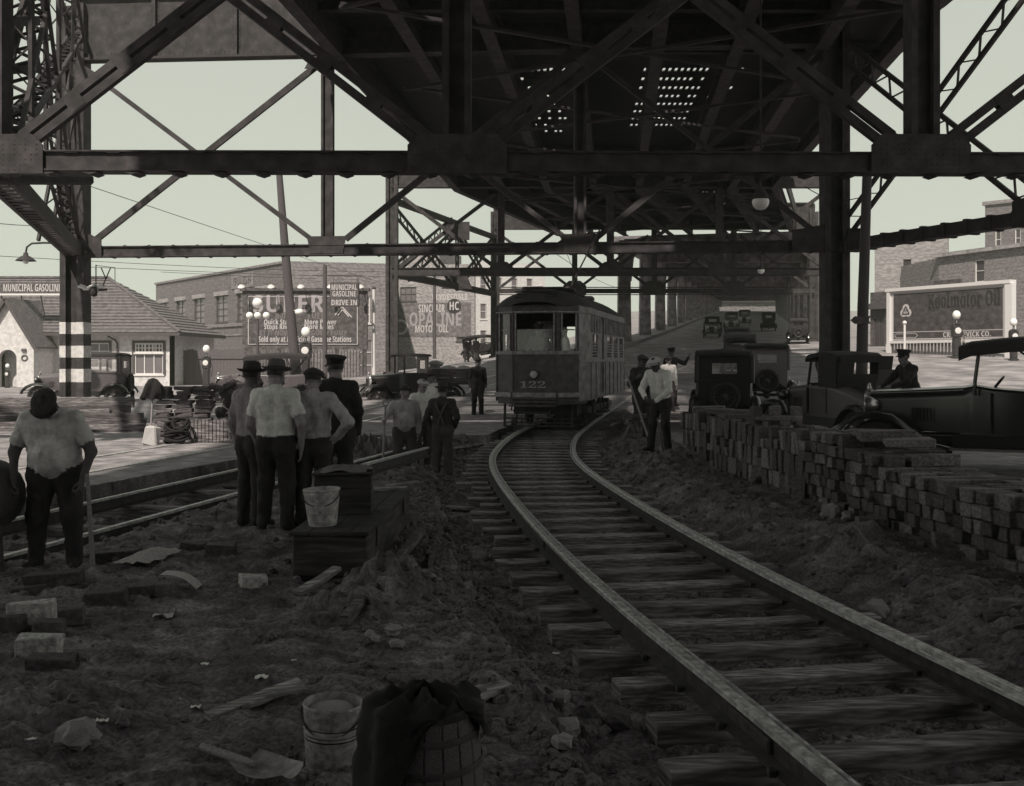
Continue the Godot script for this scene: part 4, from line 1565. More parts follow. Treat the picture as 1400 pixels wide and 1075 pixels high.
	if o.get("straps", false):
		var sp := MB.new()
		for s in [-1, 1]:
			var pts := []
			for q in [[0.05, 1.02, -0.135], [0.02, 1.15, -0.15], [-0.045, 1.3, -0.148], [-0.1, 1.42, -0.1], [-0.115, 1.48, -0.02], [-0.11, 1.42, 0.07], [-0.09, 1.3, 0.125]]:
				pts.append(S * (up.call(Vector3(s * q[0] * st, q[1], q[2] * st))))
			for i in pts.size() - 1:
				sp.bar(pts[i], pts[i + 1], 0.035, 0.008, pts[i] - S * (up.call(Vector3(0, 1.25, 0))))
		part(sp, "straps", mat("straps", o.get("strapcol", 0.05), 0.9), root)
	return root

# ---------------------------------------------------------------- hand tools
func shovel(label: String, top: Vector3, tip: Vector3, blade: float, dgrip := false, m: Material = null) -> Node3D:
	var dir := (tip - top).normalized()
	var l := top.distance_to(tip)
	var o := thing("shovel", label, "shovel")
	var hm: Material = m if m else mats.pale_wood
	var h := MB.new()
	var n := tip - dir * blade
	h.tube([top, top.lerp(n, 0.5), n, n + dir * 0.06], [0.017, 0.019, 0.02, 0.015], 8)
	part(h, "handle", hm, o)
	if dgrip:
		var g := MB.new()
		var sx := dir.cross(Vector3(0, 0, 1)).normalized()
		g.tube([top, top + sx * 0.045 - dir * 0.05, top + sx * 0.05 - dir * 0.11, top - sx * 0.05 - dir * 0.11, top - sx * 0.045 - dir * 0.05, top], 0.012, 6)
		part(g, "grip", hm, o)
	var b := MB.new()
	var side := dir.cross(Vector3(0, 0.3, 1) if absf(dir.y) > 0.4 else Vector3.UP).normalized()
	var nn := side.cross(dir)
	var rr := []
	for i in 7:
		var t := i / 6.0
		var w: float = 0.115 * (0.75 + 0.25 * min(1.0, t * 3.0)) * (1.0 if t < 0.7 else sqrt(max(0.03, 1.0 - pow((t - 0.7) / 0.3, 2.0) * 0.75)))
		var line := PackedVector3Array()
		for j in 7:
			var u := j / 3.0 - 1.0
			line.append(n + dir * (t * blade) + side * u * w + nn * (0.03 * u * u - 0.02 * sin(t * PI)))
		rr.append(line)
	b.rows(rr)
	part(b, "blade", mat("tool_steel", 0.35, 0.55, "grime", 0.5, 0.3, 0.2), o)
	return o
func pole_tool(label: String, called: String, cat: String, top: Vector3, tip: Vector3, m: Material, head := 0.0) -> Node3D:
	var o := thing(called, label, cat)
	var h := MB.new()
	h.tube([top, top.lerp(tip, 0.5), tip], [0.016, 0.02, 0.022], 8)
	part(h, "handle", m, o)
	if head > 0.0:
		var b := MB.new()
		var dir := (tip - top).normalized()
		var s := dir.cross(Vector3(0, 0, 1)).normalized()
		b.tube([tip - s * head, tip - s * head * 0.5 + dir * 0.03, tip + dir * 0.04, tip + s * head * 0.5 + dir * 0.03, tip + s * head], [0.008, 0.018, 0.028, 0.018, 0.008], 6)
		part(b, "head", mat("tool_steel", 0.35, 0.55, "grime", 0.5, 0.3, 0.2), o)
	return o

func build_people() -> void:
	mat("pale_wood", 0.32, 0.8, "fine", 0.5, 0.3)
	var gy := func(x: float, d: float) -> float: return ground_y(x, d)
	# worker with his head bowed, leaning on a tool handle
	var d := 8.75
	var x := PX(76, d)
	person("heavy worker in a pale short-sleeved shirt, capped head bowed, leaning on a tool", W(x, gy.call(x, d) - 0.01, d), 6, {"stout": 1.34, "h": 1.6, "shirt": 0.62, "trousers": 0.03, "skin": 0.1, "sleeve": 1, "lean": 15.0, "head": [56.0, -4.0], "hat": "cap", "hatcol": 0.045, "hat_tilt": 8.0, "cell": 0.014, "fold": 0.018,
		"arms": [[Vector3(0.35, 1.1, 0.1), Vector3(0.3, 0.84, 0.2), true], [Vector3(-0.35, 1.1, 0.06), Vector3(-0.33, 0.83, 0.14), true]],
		"legs": [[Vector3(0.16, 0.5, 0.04), Vector3(0.17, 0.1, 0.0)], [Vector3(-0.16, 0.5, 0.02), Vector3(-0.19, 0.1, -0.05)]]})
	var tp := P(119, 648, 8.5)
	pole_tool("bare wooden tool handle under the bowed worker's hand", "digging_tool", "tool", tp, W(PX(127, 8.5), gy.call(PX(127, 8.5), 8.5), 8.5), mats.pale_wood, 0.0)
	# the knot of men seen from behind
	d = 10.9
	x = PX(343, d)
	person("man in a grey rolled-sleeve shirt and dark brimmed hat at the end of the group", W(x, gy.call(x, d), d), 205 - 60, {"shirt": 0.26, "trousers": 0.03, "skin": 0.16, "sleeve": 2, "hat": "fedora", "hatcol": 0.05, "h": 1.72, "cell": 0.015, "head": [4.0, 8.0]}, "men talking in a group")
	d = 10.6
	x = PX(377, d)
	person("man in a white shirt with sleeves rolled to the elbow and a grey felt hat", W(x, gy.call(x, d), d), 172, {"shirt": 0.75, "trousers": 0.025, "skin": 0.3, "sleeve": 1, "hat": "fedora", "hatcol": 0.12, "h": 1.73, "stout": 1.12, "cell": 0.014, "head": [8.0, -12.0],
		"arms": [[Vector3(0.27, 1.12, -0.02), Vector3(0.24, 0.88, 0.12)], [Vector3(-0.3, 1.13, -0.06), Vector3(-0.27, 0.87, 0.02)]]}, "men talking in a group")
	d = 10.7
	x = PX(428, d)
	person("man in a pale striped shirt and flat cap, seen from behind with hands on hips", W(x, gy.call(x, d), d), 180, {"shirt": 0.45, "trousers": 0.03, "skin": 0.28, "sleeve": 2, "hat": "cap", "hatcol": 0.05, "h": 1.66, "stout": 1.08, "cell": 0.014, "fold": 0.022, "head": [10.0, -8.0],
		"arms": [[Vector3(0.4, 1.17, -0.13), Vector3(0.24, 0.98, 0.02)], [Vector3(-0.41, 1.17, -0.12), Vector3(-0.24, 0.97, 0.02)]]}, "men talking in a group")
	d = 12.2
	x = PX(458, d)
	person("man in a dark uniform coat and high peaked cap standing with the group", W(x, gy.call(x, d), d), 196, {"shirt": 0.018, "trousers": 0.018, "skin": 0.25, "jacket": true, "stout": 1.16, "h": 1.79, "hat": "peaked", "hatcol": 0.016, "cell": 0.016, "head": [2.0, 18.0]}, "men talking in a group")
	# diggers by the hole
	d = 18.8
	x = PX(553, d)
	person("stout digger in a work shirt, hat pushed back, one arm propped on a shovel", W(x, -0.43, d), 8, {"shirt": 0.36, "trousers": 0.05, "skin": 0.22, "stout": 1.22, "h": 1.68, "hat": "fedora", "hatcol": 0.04, "cell": 0.018, "sleeve": 2, "head": [-4.0, 6.0],
		"arms": [[Vector3(0.29, 1.12, -0.02), Vector3(0.27, 0.88, 0.06)], [Vector3(-0.36, 1.2, 0.1), Vector3(-0.4, 1.13, 0.34), true]]}, "diggers beside the hole")
	shovel("long-handled shovel planted under the stout digger's hand", P(527, 556, 18.5), W(PX(522, 18.4), -0.42, 18.4), 0.3, true)
	d = 19.6
	x = PX(577, d)
	person("digger in a white shirt and white cap standing behind the shovel", W(x, -0.35, d), 25, {"shirt": 0.72, "trousers": 0.04, "skin": 0.25, "h": 1.72, "hat": "cap", "hatcol": 0.5, "cell": 0.02, "head": [14.0, 20.0]}, "diggers beside the hole")
	d = 20.6
	x = PX(592, d)
	person("man in a pale shirt and dark cap half hidden behind the other diggers", W(x, -0.22, d), -40, {"shirt": 0.6, "trousers": 0.04, "skin": 0.2, "h": 1.74, "hat": "cap", "hatcol": 0.05, "cell": 0.022, "head": [10.0, -10.0]}, "diggers beside the hole")
	d = 18.6
	x = PX(605, d)
	person("man in dark overalls and cap with his back turned beside the track", W(x, ground_y(x, d) + 0.0, d), 168, {"shirt": 0.03, "trousers": 0.05, "skin": 0.18, "h": 1.74, "hat": "fedora", "hatcol": 0.05, "cell": 0.017, "straps": true, "strapcol": 0.06, "stout": 1.04,
		"arms": [[Vector3(0.29, 1.14, -0.04), Vector3(0.2, 0.97, 0.14)], [Vector3(-0.29, 1.14, -0.04), Vector3(-0.2, 0.97, 0.14)]]}, "diggers beside the hole")
	# onlooker in a suit
	d = 30.2
	x = PX(653, d)
	person("onlooker in a black suit and felt hat standing by the streetcar", W(x, hill(x, d) - 0.07, d), 12, {"shirt": 0.018, "trousers": 0.018, "skin": 0.24, "jacket": true, "h": 1.72, "hat": "fedora", "hatcol": 0.03, "cell": 0.024, "head": [0.0, -25.0]})
	for q in [[638.0, 76.0, 20.0, 0.04, "man in a dark suit walking far down the street toward the crossing"], [651.0, 79.0, 200.0, 0.06, "man in a grey coat far down the street beside parked cars"]]:
		x = PX(q[0], q[1])
		person(q[4], W(x, hill(x, q[1]), q[1]), q[2], {"shirt": q[3], "trousers": q[3], "jacket": true, "hat": "fedora", "hatcol": 0.04, "cell": 0.04, "fold": 0.0})
	# two workers right of the streetcar
	d = 21.6
	x = PX(877, d)
	person("worker in dark clothes and cap holding a long pole beside the track", W(x, ground_y(x, d), d), 25, {"shirt": 0.03, "trousers": 0.025, "skin": 0.1, "h": 1.78, "hat": "cap", "hatcol": 0.04, "cell": 0.02, "jacket": true, "head": [16.0, 10.0],
		"arms": [[Vector3(0.29, 1.14, 0.0), Vector3(0.16, 1.05, 0.22), true], [Vector3(-0.31, 1.15, 0.06), Vector3(-0.3, 1.28, 0.28), true]]}, "workers beside the streetcar track")
	pole_tool("long pale pole held upright by the dark-clothed worker", "pole", "tool", P(853, 500, 21.2), W(PX(889, 20.6), ground_y(PX(889, 20.6), 20.6), 20.6), mats.pale_wood)
	d = 18.9
	x = PX(904, d)
	person("worker in a white shirt and pale cap stooping over a digging bar", W(x, ground_y(x, d), d), -38, {"shirt": 0.74, "trousers": 0.02, "skin": 0.07, "h": 1.78, "hat": "cap", "hatcol": 0.55, "cell": 0.017, "lean": 16.0, "head": [24.0, 0.0], "stout": 1.05,
		"arms": [[Vector3(0.27, 1.1, 0.2), Vector3(0.1, 0.93, 0.36), true], [Vector3(-0.3, 1.12, 0.18), Vector3(-0.1, 0.98, 0.4), true]],
		"legs": [[Vector3(0.12, 0.5, 0.06), Vector3(0.14, 0.1, 0.0)], [Vector3(-0.12, 0.5, 0.1), Vector3(-0.15, 0.1, 0.12)]]}, "workers beside the streetcar track")
	pole_tool("digging bar under the stooping worker's hands", "digging_bar", "tool", P(899, 572, 18.5), W(PX(908, 18.3), ground_y(PX(908, 18.3), 18.3), 18.3), mat("bar_iron", 0.08, 0.6), 0.0)
	# two men on the roadway behind them
	d = 31.0
	x = PX(914, d)
	person("man in a white shirt on the roadway with arms folded", W(x, hill(x, d) - 0.05, d), 10, {"shirt": 0.6, "trousers": 0.06, "skin": 0.25, "h": 1.72, "hat": "cap", "hatcol": 0.06, "cell": 0.026})
	d = 32.2
	x = PX(918, d)
	person("man in dark clothes with one arm raised behind the white-shirted man", W(x, hill(x, d) + 0.05, d), 20, {"shirt": 0.03, "trousers": 0.03, "skin": 0.25, "h": 1.8, "hat": "peaked", "hatcol": 0.03, "cell": 0.026,
		"arms": [[Vector3(0.4, 1.3, 0.1), Vector3(0.45, 1.5, 0.25)], []]})
	# by the open roadster
	d = 19.2
	x = PX(1247, d)
	person("man in a dark jacket and peaked cap leaning over the open back of the roadster", W(x, 0.14, d), -72, {"shirt": 0.025, "trousers": 0.025, "skin": 0.2, "jacket": true, "h": 1.8, "hat": "peaked", "hatcol": 0.03, "cell": 0.018, "lean": 14.0, "head": [6.0, 4.0],
		"arms": [[Vector3(0.25, 1.18, 0.3), Vector3(0.16, 1.08, 0.55), true], [Vector3(-0.25, 1.18, 0.3), Vector3(-0.16, 1.08, 0.55), true]]})
	d = 38.0
	x = PX(1124, d)
	person("bareheaded man in dark clothes by the tall dark column", W(x, hill(x, d) - 0.1, d), 30, {"shirt": 0.05, "trousers": 0.03, "skin": 0.3, "hair": 0.3, "h": 1.76, "cell": 0.028})

# ================================================================ motor cars (local: forward +z, origin on the ground between the axles)
var wheel_tyre: ArrayMesh
var wheel_rim: ArrayMesh
func make_wheel() -> void:
	var t := MB.new()
	var turn := Transform3D(Basis(Vector3.BACK, PI / 2), Vector3.ZERO)
	var prof := []
	for i in 13:
		var a := TAU * i / 12
		prof.append(Vector2(0.315 + cos(a) * 0.062, sin(a) * 0.058))
	t.lathe(turn, prof, 28)
	wheel_tyre = t.mesh()
	var r := MB.new()
	r.lathe(turn, [Vector2(0.262, -0.04), Vector2(0.235, -0.035), Vector2(0.235, 0.035), Vector2(0.262, 0.04)], 28)
	for i in 12:
		var a := TAU * i / 12
		var u := Vector3(0, cos(a), sin(a))
		r.bar(u * 0.05, u * 0.245, 0.03, 0.034, Vector3.RIGHT)
	r.lathe(turn, [Vector2(0.0, -0.075), Vector2(0.045, -0.07), Vector2(0.06, -0.04), Vector2(0.085, -0.03), Vector2(0.085, 0.03), Vector2(0.06, 0.04), Vector2(0.045, 0.07), Vector2(0.0, 0.075)], 14)
	wheel_rim = r.mesh()
func add_wheel(o: Node3D, at: Vector3, called := "wheel", turn := 0.0, rim: Material = null) -> void:
	var w := put(wheel_tyre, called, mats.rubber, o, Transform3D(Basis(Vector3.UP, turn), at))
	put(wheel_rim, "rim", rim if rim else mats.rim_paint, w)
func rrect(cx: float, z: float, hw: float, y0: float, y1: float, r: float, crown := 0.0) -> PackedVector3Array:
	# section ring, rounded at the top corners
	var p := PackedVector3Array()
	p.append(Vector3(cx - hw, y0, z))
	p.append(Vector3(cx - hw, lerp(y0, y1 - r, 0.5), z))
	for i in 5:
		var a := PI - PI * 0.5 * i / 4
		p.append(Vector3(cx - hw + r + cos(a) * r, y1 - r + sin(a) * r, z))
	p.append(Vector3(cx, y1 + crown, z))
	for i in 5:
		var a := PI * 0.5 - PI * 0.5 * i / 4
		p.append(Vector3(cx + hw - r + cos(a) * r, y1 - r + sin(a) * r, z))
	p.append(Vector3(cx + hw, lerp(y0, y1 - r, 0.5), z))
	p.append(Vector3(cx + hw, y0, z))
	return p
func loft(b: MB, secs: Array, caps := true) -> void:
	b.rows(secs)
	if caps:
		for e in [0, secs.size() - 1]:
			var s: PackedVector3Array = secs[e]
			var c := Vector3.ZERO
			for q in s: c += q
			c /= s.size()
			for i in s.size() - 1:
				b.tri(c, s[i], s[i + 1])
	# underside
	for i in secs.size() - 1:
		var n: int = secs[i].size() - 1
		b.quad(secs[i][0], secs[i][n], secs[i + 1][n], secs[i + 1][0])
func fender(o: Node3D, sx: float, pts: Array, w: float, m: Material) -> void:
	var b := MB.new()
	var rr := []
	for i in pts.size():
		var q: Vector2 = pts[i]
		var a: Vector2 = (pts[min(i + 1, pts.size() - 1)] - pts[max(i - 1, 0)]).normalized()
		var nrm := Vector3(0, a.x, -a.y)
		if nrm.y < 0 and absf(a.x) > 0.3: nrm = -nrm
		var line := PackedVector3Array()
		for j in 9:
			var u := j / 4.0 - 1.0
			var drop := 0.055 * u * u * u * u + 0.03 * u * u
			line.append(Vector3(sx + u * w * 0.5, q.y, q.x) - Vector3(0, drop, 0) * 1.0)
		rr.append(line)
	b.rows(rr)
	var r2 := []
	for l in rr:
		var k := PackedVector3Array()
		for q in l: k.append(q - Vector3(0, 0.012, 0))
		r2.append(k)
	b.rows(r2)
	part(b, "fender", m, o)
func car(kind: String, label: String, at: Transform3D, paint: Material, group := "", o2 := {}) -> Node3D:
	var o := thing(o2.get("called", "car"), label, o2.get("cat", "car"), at, group)
	var wb := 1.38
	var black: Material = mats.car_black
	var ext: float = o2.get("ext", 0.0)
	var fz := wb + ext
	for s in [-1, 1]:
		add_wheel(o, Vector3(s * 0.7, 0.378, fz), "wheel", 0.0)
		add_wheel(o, Vector3(s * 0.7, 0.378, -wb), "wheel", 0.0)
	var ch := MB.new()
	for s in [-1, 1]:
		ch.abox(Vector3(s * 0.36 - 0.04, 0.40, -1.85), Vector3(s * 0.36 + 0.04, 0.52, 1.75 + ext))
		ch.abox(Vector3(s * 0.66 - 0.02, 0.36, 0.7), Vector3(s * 0.66 + 0.02, 0.55, -0.8))
	ch.bar(Vector3(-0.7, 0.378, fz), Vector3(0.7, 0.378, fz), 0.06, 0.06)
	ch.bar(Vector3(-0.7, 0.378, -wb), Vector3(0.7, 0.378, -wb), 0.09, 0.09)
	ch.box(Transform3D(Basis(), Vector3(0, 0.38, -wb)), Vector3(0.24, 0.24, 0.26), 0.08)
	ch.abox(Vector3(-0.6, 0.5, -1.55), Vector3(0.6, 0.56, 0.6))
	part(ch, "chassis", black, o)
	# hood, radiator, lamps
	var hd := MB.new()
	loft(hd, [rrect(0, 1.5 + ext, 0.27, 0.58, 1.14, 0.14, 0.02), rrect(0, 1.0 + ext * 0.5, 0.32, 0.57, 1.18, 0.15, 0.02), rrect(0, 0.55, 0.41, 0.56, 1.22, 0.16, 0.02), rrect(0, 0.42, 0.5, 0.56, 1.25, 0.14, 0.02)])
	var hood := part(hd, "hood", paint, o)
	var lv := MB.new()
	for s in [-1, 1]:
		for i in 12:
			lv.box(Transform3D(Basis(), Vector3(s * (0.31 + 0.012 * (12 - i) * 0.55), 0.82, 1.25 - i * 0.05)), Vector3(0.03, 0.2, 0.018))
	part(lv, "louvres", paint, hood).set_meta("kind", "stuff")
	var rd := MB.new()
	loft(rd, [rrect(0, 1.49 + ext, 0.285, 0.5, 1.165, 0.14, 0.025), rrect(0, 1.56 + ext, 0.285, 0.5, 1.165, 0.14, 0.025), rrect(0, 1.585 + ext, 0.25, 0.52, 1.13, 0.13, 0.02)])
	var rad := part(rd, "radiator_shell", mats.nickel if o2.get("nickel", true) else paint, o)
	var core := MB.new()
	core.abox(Vector3(-0.215, 0.55, 1.58 + ext), Vector3(0.215, 1.05, 1.592 + ext))
	part(core, "radiator_core", mats.black_paint, rad)
	var cap := MB.new()
	cap.lathe(Transform3D(Basis(), Vector3(0, 1.18, 1.53 + ext)), [Vector2(0.035, 0.0), Vector2(0.04, 0.03), Vector2(0.02, 0.05), Vector2(0.028, 0.075), Vector2(0.0, 0.1)], 10)
	part(cap, "radiator_cap", mats.nickel, rad)
	for s in [-1, 1]:
		var l := MB.new()
		l.lathe(Transform3D(Basis(Vector3.RIGHT, PI / 2), Vector3(s * 0.40, 0.95, 1.46 + ext)), [Vector2(0.0, -0.1), Vector2(0.07, -0.08), Vector2(0.115, 0.0), Vector2(0.125, 0.08), Vector2(0.118, 0.1)], 16)
		l.bar(Vector3(s * 0.40, 0.6, 1.44 + ext), Vector3(s * 0.40, 0.86, 1.44 + ext), 0.03, 0.03)
		var lamp := part(l, "headlight", black if not o2.get("bright_lamps", false) else mats.nickel, o)
		var gl := MB.new()
		gl.lathe(Transform3D(Basis(Vector3.RIGHT, PI / 2), Vector3(s * 0.40, 0.95, 1.46 + ext)), [Vector2(0.117, 0.095), Vector2(0.07, 0.112), Vector2(0.0, 0.118)], 16)
		part(gl, "lens", mats.lens, lamp)
		fender(o, s * 0.72, [Vector2(2.0 + ext, 0.5), Vector2(1.93 + ext, 0.64), Vector2(1.8 + ext, 0.76), Vector2(1.6 + ext, 0.845), Vector2(1.38 + ext, 0.87), Vector2(1.15 + ext, 0.835), Vector2(0.98 + ext, 0.72), Vector2(0.86 + ext * 0.6, 0.56), Vector2(0.76 + ext * 0.6, 0.42), Vector2(0.7, 0.365)], 0.27, black)
		fender(o, s * 0.74, [Vector2(-0.72, 0.365), Vector2(-0.84, 0.45), Vector2(-0.95, 0.62), Vector2(-1.08, 0.77), Vector2(-1.25, 0.855), Vector2(-1.45, 0.865), Vector2(-1.66, 0.8), Vector2(-1.82, 0.66), Vector2(-1.9, 0.5)], 0.26, black)
		var rb := MB.new()
		rb.abox(Vector3(s * 0.76 - 0.12, 0.345, -0.74), Vector3(s * 0.76 + 0.12, 0.37, 0.74), 0.008)
		part(rb, "running_board", black, o)
		var et := MB.new()
		et.abox(Vector3(s * 0.885 - 0.008, 0.34, -0.74), Vector3(s * 0.885 + 0.008, 0.375, 0.74))
		part(et, "board_trim", mats.nickel, o)
	var bp := MB.new()
	for y in [0.47, 0.56]:
		bp.tube([Vector3(-0.82, y, 1.95 + ext), Vector3(-0.6, y, 2.06 + ext), Vector3(0.6, y, 2.06 + ext), Vector3(0.82, y, 1.95 + ext)], 0.02, 6)
	part(bp, "bumper", mats.nickel, o)
	var belt := 1.24
	if kind == "sedan":
		var tb := MB.new()
		loft(tb, [rrect(0, 0.43, 0.5, 0.55, belt, 0.06), rrect(0, 0.2, 0.64, 0.55, belt, 0.05), rrect(0, -0.2, 0.69, 0.54, belt, 0.05), rrect(0, -1.1, 0.7, 0.54, belt, 0.05), rrect(0, -1.5, 0.68, 0.55, belt, 0.05), rrect(0, -1.66, 0.62, 0.58, belt, 0.05)])
		part(tb, "body", paint, o)
		var cb := MB.new()
		var top := 1.84
		for s in [-1, 1]:
			var t := Transform3D(Basis(Vector3(0, 0, -1), Vector3.UP, Vector3(1, 0, 0)), Vector3(s * 0.68 + (0.02 if s > 0 else 0.02), belt - 0.03, 0.28))
			cb.wall(t, 1.86, top - belt + 0.06, 0.04, [[0.08, 0.07, 0.72, 0.53], [0.8, 0.07, 1.36, 0.53], [1.44, 0.07, 1.74, 0.53]])
		cb.wall(Transform3D(Basis(Vector3(-1, 0, 0), Vector3.UP, Vector3(0, 0, -1)), Vector3(0.68, belt - 0.03, -1.62)), 1.36, top - belt + 0.06, 0.05, [[0.38, 0.2, 0.98, 0.46]])
		cb.wall(Transform3D(Basis(), Vector3(-0.66, belt, 0.32)), 1.32, top - belt + 0.03, 0.04, [[0.07, 0.05, 1.25, 0.5]])
		for s in [-1, 1]:
			cb.tube([Vector3(s * 0.675, belt - 0.06, -1.6), Vector3(s * 0.675, top + 0.02, -1.6)], 0.055, 8)
		part(cb, "cabin", paint, o)
		var rf := MB.new()
		var rs := []
		for q in [[0.5, 0.58, -0.02, 0.03], [0.4, 0.66, 0.02, 0.06], [0.1, 0.7, 0.035, 0.07], [-0.7, 0.715, 0.06, 0.07], [-1.4, 0.71, 0.05, 0.07], [-1.6, 0.69, 0.03, 0.07], [-1.69, 0.62, -0.02, 0.04]]:
			rs.append(rrect(0, q[0], q[1], top, top + 0.08 + q[2], q[3], 0.035))
		loft(rf, rs)
		part(rf, "roof", mats.roof_cloth, o)
		var md := MB.new()
		md.bar(Vector3(-0.7, belt - 0.01, -1.675), Vector3(0.7, belt - 0.01, -1.675), 0.02, 0.025)
		for s in [-1, 1]:
			md.bar(Vector3(s * 0.715, belt - 0.01, 0.3), Vector3(s * 0.715, belt - 0.01, -1.64), 0.02, 0.025)
		part(md, "belt_moulding", paint, o)
		for w in [[Vector3(0, belt + 0.30, 0.30), Vector3(1.18, 0.46, 0.006)], [Vector3(0, belt + 0.30, -1.645), Vector3(0.6, 0.26, 0.006)]]:
			var g := MB.new()
			g.box(Transform3D(Basis(), w[0]), w[1])
			part(g, "window_pane", mats.car_glass, o)
		for s in [-1, 1]:
			for q in [[0.2, -0.44], [-0.52, -1.08], [-1.16, -1.46]]:
				var g := MB.new()
				g.abox(Vector3(s * 0.685 - 0.003, belt + 0.04, q[0]), Vector3(s * 0.685 + 0.003, belt + 0.5, q[1]))
				part(g, "window_pane", mats.car_glass, o)
		var st := MB.new()
		st.abox(Vector3(-0.6, 0.56, -0.5), Vector3(0.6, 1.32, -0.35), 0.06)
		st.abox(Vector3(-0.62, 0.56, -1.58), Vector3(0.62, 1.35, -1.4), 0.06)
		part(st, "seat", mats.roof_cloth, o)
	elif kind == "roadster":
		var tb := MB.new()
		loft(tb, [rrect(0, 0.43, 0.5, 0.55, 1.2, 0.06), rrect(0, 0.2, 0.62, 0.55, 1.2, 0.06), rrect(0, -0.3, 0.68, 0.54, 1.2, 0.07), rrect(0, -0.62, 0.68, 0.54, 1.2, 0.1), rrect(0, -0.95, 0.66, 0.56, 1.16, 0.14), rrect(0, -1.4, 0.6, 0.58, 1.06, 0.18), rrect(0, -1.75, 0.48, 0.62, 0.9, 0.14)])
		part(tb, "body", paint, o)
		var tp := MB.new()
		var ts := []
		for q in [[0.5, 0.55, 1.80, 0.03], [0.35, 0.62, 1.86, 0.06], [-0.1, 0.66, 1.92, 0.07], [-0.45, 0.665, 1.9, 0.09], [-0.6, 0.655, 1.84, 0.12]]:
			ts.append(rrect(0, q[0], q[1], q[2] - 0.1, q[2], q[3], 0.02))
		loft(tp, ts)
		var hood2 := part(tp, "folding_top", mats.roof_cloth, o)
		# back curtain and quarters
		var qc := MB.new()
		qc.wall(Transform3D(Basis(Vector3(-1, 0, 0), Vector3(0, 0.985, -0.17).normalized() * -1.0 * -1.0, Vector3(0, 0.17, -0.985)), Vector3(0.66, 1.18, -0.74)), 1.32, 0.66, 0.02, [[0.36, 0.28, 0.96, 0.52]])
		for s in [-1, 1]:
			qc.wall(Transform3D(Basis(Vector3(0, 0, -1), Vector3.UP, Vector3(1, 0, 0)), Vector3(s * 0.66 + 0.01, 1.18, -0.12)), 0.58, 0.64, 0.02, [])
		part(qc, "curtain", mats.roof_cloth, hood2)
		var ws := MB.new()
		for s in [-1, 1]:
			ws.bar(Vector3(s * 0.56, 1.2, 0.38), Vector3(s * 0.54, 1.74, 0.3), 0.04, 0.04)
		ws.bar(Vector3(-0.56, 1.24, 0.37), Vector3(0.56, 1.24, 0.37), 0.03, 0.03)
		ws.bar(Vector3(-0.56, 1.73, 0.3), Vector3(0.56, 1.73, 0.3), 0.03, 0.03)
		part(ws, "windshield_frame", black, o)
		var g := MB.new()
		g.quad(Vector3(-0.53, 1.25, 0.37), Vector3(0.53, 1.25, 0.37), Vector3(0.53, 1.72, 0.302), Vector3(-0.53, 1.72, 0.302))
		part(g, "windshield", mats.car_glass, o)
		# rumble seat opening and raised lid
		var well := MB.new()
		well.box(Transform3D(Basis(Vector3.RIGHT, -0.12), Vector3(0, 1.13, -1.18)), Vector3(0.86, 0.06, 0.6), 0.02)
		part(well, "rumble_seat", mats.black_paint, o)
		var lid := MB.new()
		var lg := []
		for i in 5:
			var line := PackedVector3Array()
			for j in 9:
				var u := j / 4.0 - 1.0
				line.append(Vector3(u * 0.45, 1.04 + i * 0.13, -1.62 - i * 0.045 + 0.05 * u * u))
			lg.append(line)
		lid.rows(lg)
		var lg2 := []
		for l in lg:
			var k := PackedVector3Array()
			for q in l: k.append(q + Vector3(0, 0.0, 0.025))
			lg2.append(k)
		lid.rows(lg2)
		part(lid, "trunk_lid", paint, o)
		var st := MB.new()
		st.abox(Vector3(-0.6, 1.1, -0.6), Vector3(0.6, 1.34, -0.45), 0.06)
		part(st, "seat", mats.roof_cloth, o)
		var dl := MB.new()
		for s in [-1, 1]:
			for z in [0.25, -0.4]:
				dl.abox(Vector3(s * 0.665 - 0.03, 0.62, z - 0.006), Vector3(s * 0.665 + 0.03, 1.16, z + 0.006))
			dl.bar(Vector3(s * 0.70, 1.05, -0.33), Vector3(s * 0.72, 1.05, -0.22), 0.02, 0.025)
		part(dl, "door_seams", black, o)
	elif kind == "touring":
		var tb := MB.new()
		loft(tb, [rrect(0, 0.43, 0.5, 0.55, 1.26, 0.06), rrect(0, 0.2, 0.62, 0.55, 1.22, 0.05), rrect(0, -0.3, 0.68, 0.54, 1.18, 0.05), rrect(0, -1.1, 0.7, 0.54, 1.18, 0.05), rrect(0, -1.5, 0.68, 0.55, 1.22, 0.07), rrect(0, -1.72, 0.58, 0.58, 1.2, 0.08)])
		part(tb, "body", paint, o)
		var tp := MB.new()
		var ts := []
		for q in [[0.62, 0.62, 1.80, 0.03], [0.45, 0.68, 1.87, 0.05], [-0.1, 0.72, 1.93, 0.07], [-0.8, 0.73, 1.96, 0.07], [-1.45, 0.72, 1.93, 0.08], [-1.7, 0.69, 1.86, 0.12]]:
			ts.append(rrect(0, q[0], q[1], q[2] - 0.19, q[2], q[3], 0.03))
		loft(tp, ts)
		var tt := part(tp, "folding_top", mats.roof_cloth, o)
		var bw := MB.new()
		for s in [-1, 1]:
			bw.bar(Vector3(s * 0.69, 1.2, -0.9), Vector3(s * 0.7, 1.86, -0.1), 0.025, 0.03)
			bw.bar(Vector3(s * 0.69, 1.2, -1.0), Vector3(s * 0.7, 1.88, -0.85), 0.025, 0.03)
			bw.bar(Vector3(s * 0.69, 1.2, -1.1), Vector3(s * 0.7, 1.86, -1.6), 0.025, 0.03)
		part(bw, "bows", black, tt)
		var qc := MB.new()
		qc.wall(Transform3D(Basis(Vector3(-1, 0, 0), Vector3.UP, Vector3(0, 0, -1)), Vector3(0.7, 1.16, -1.66)), 1.4, 0.64, 0.02, [[0.36, 0.26, 1.04, 0.46]])
		part(qc, "curtain", mats.roof_cloth, tt)
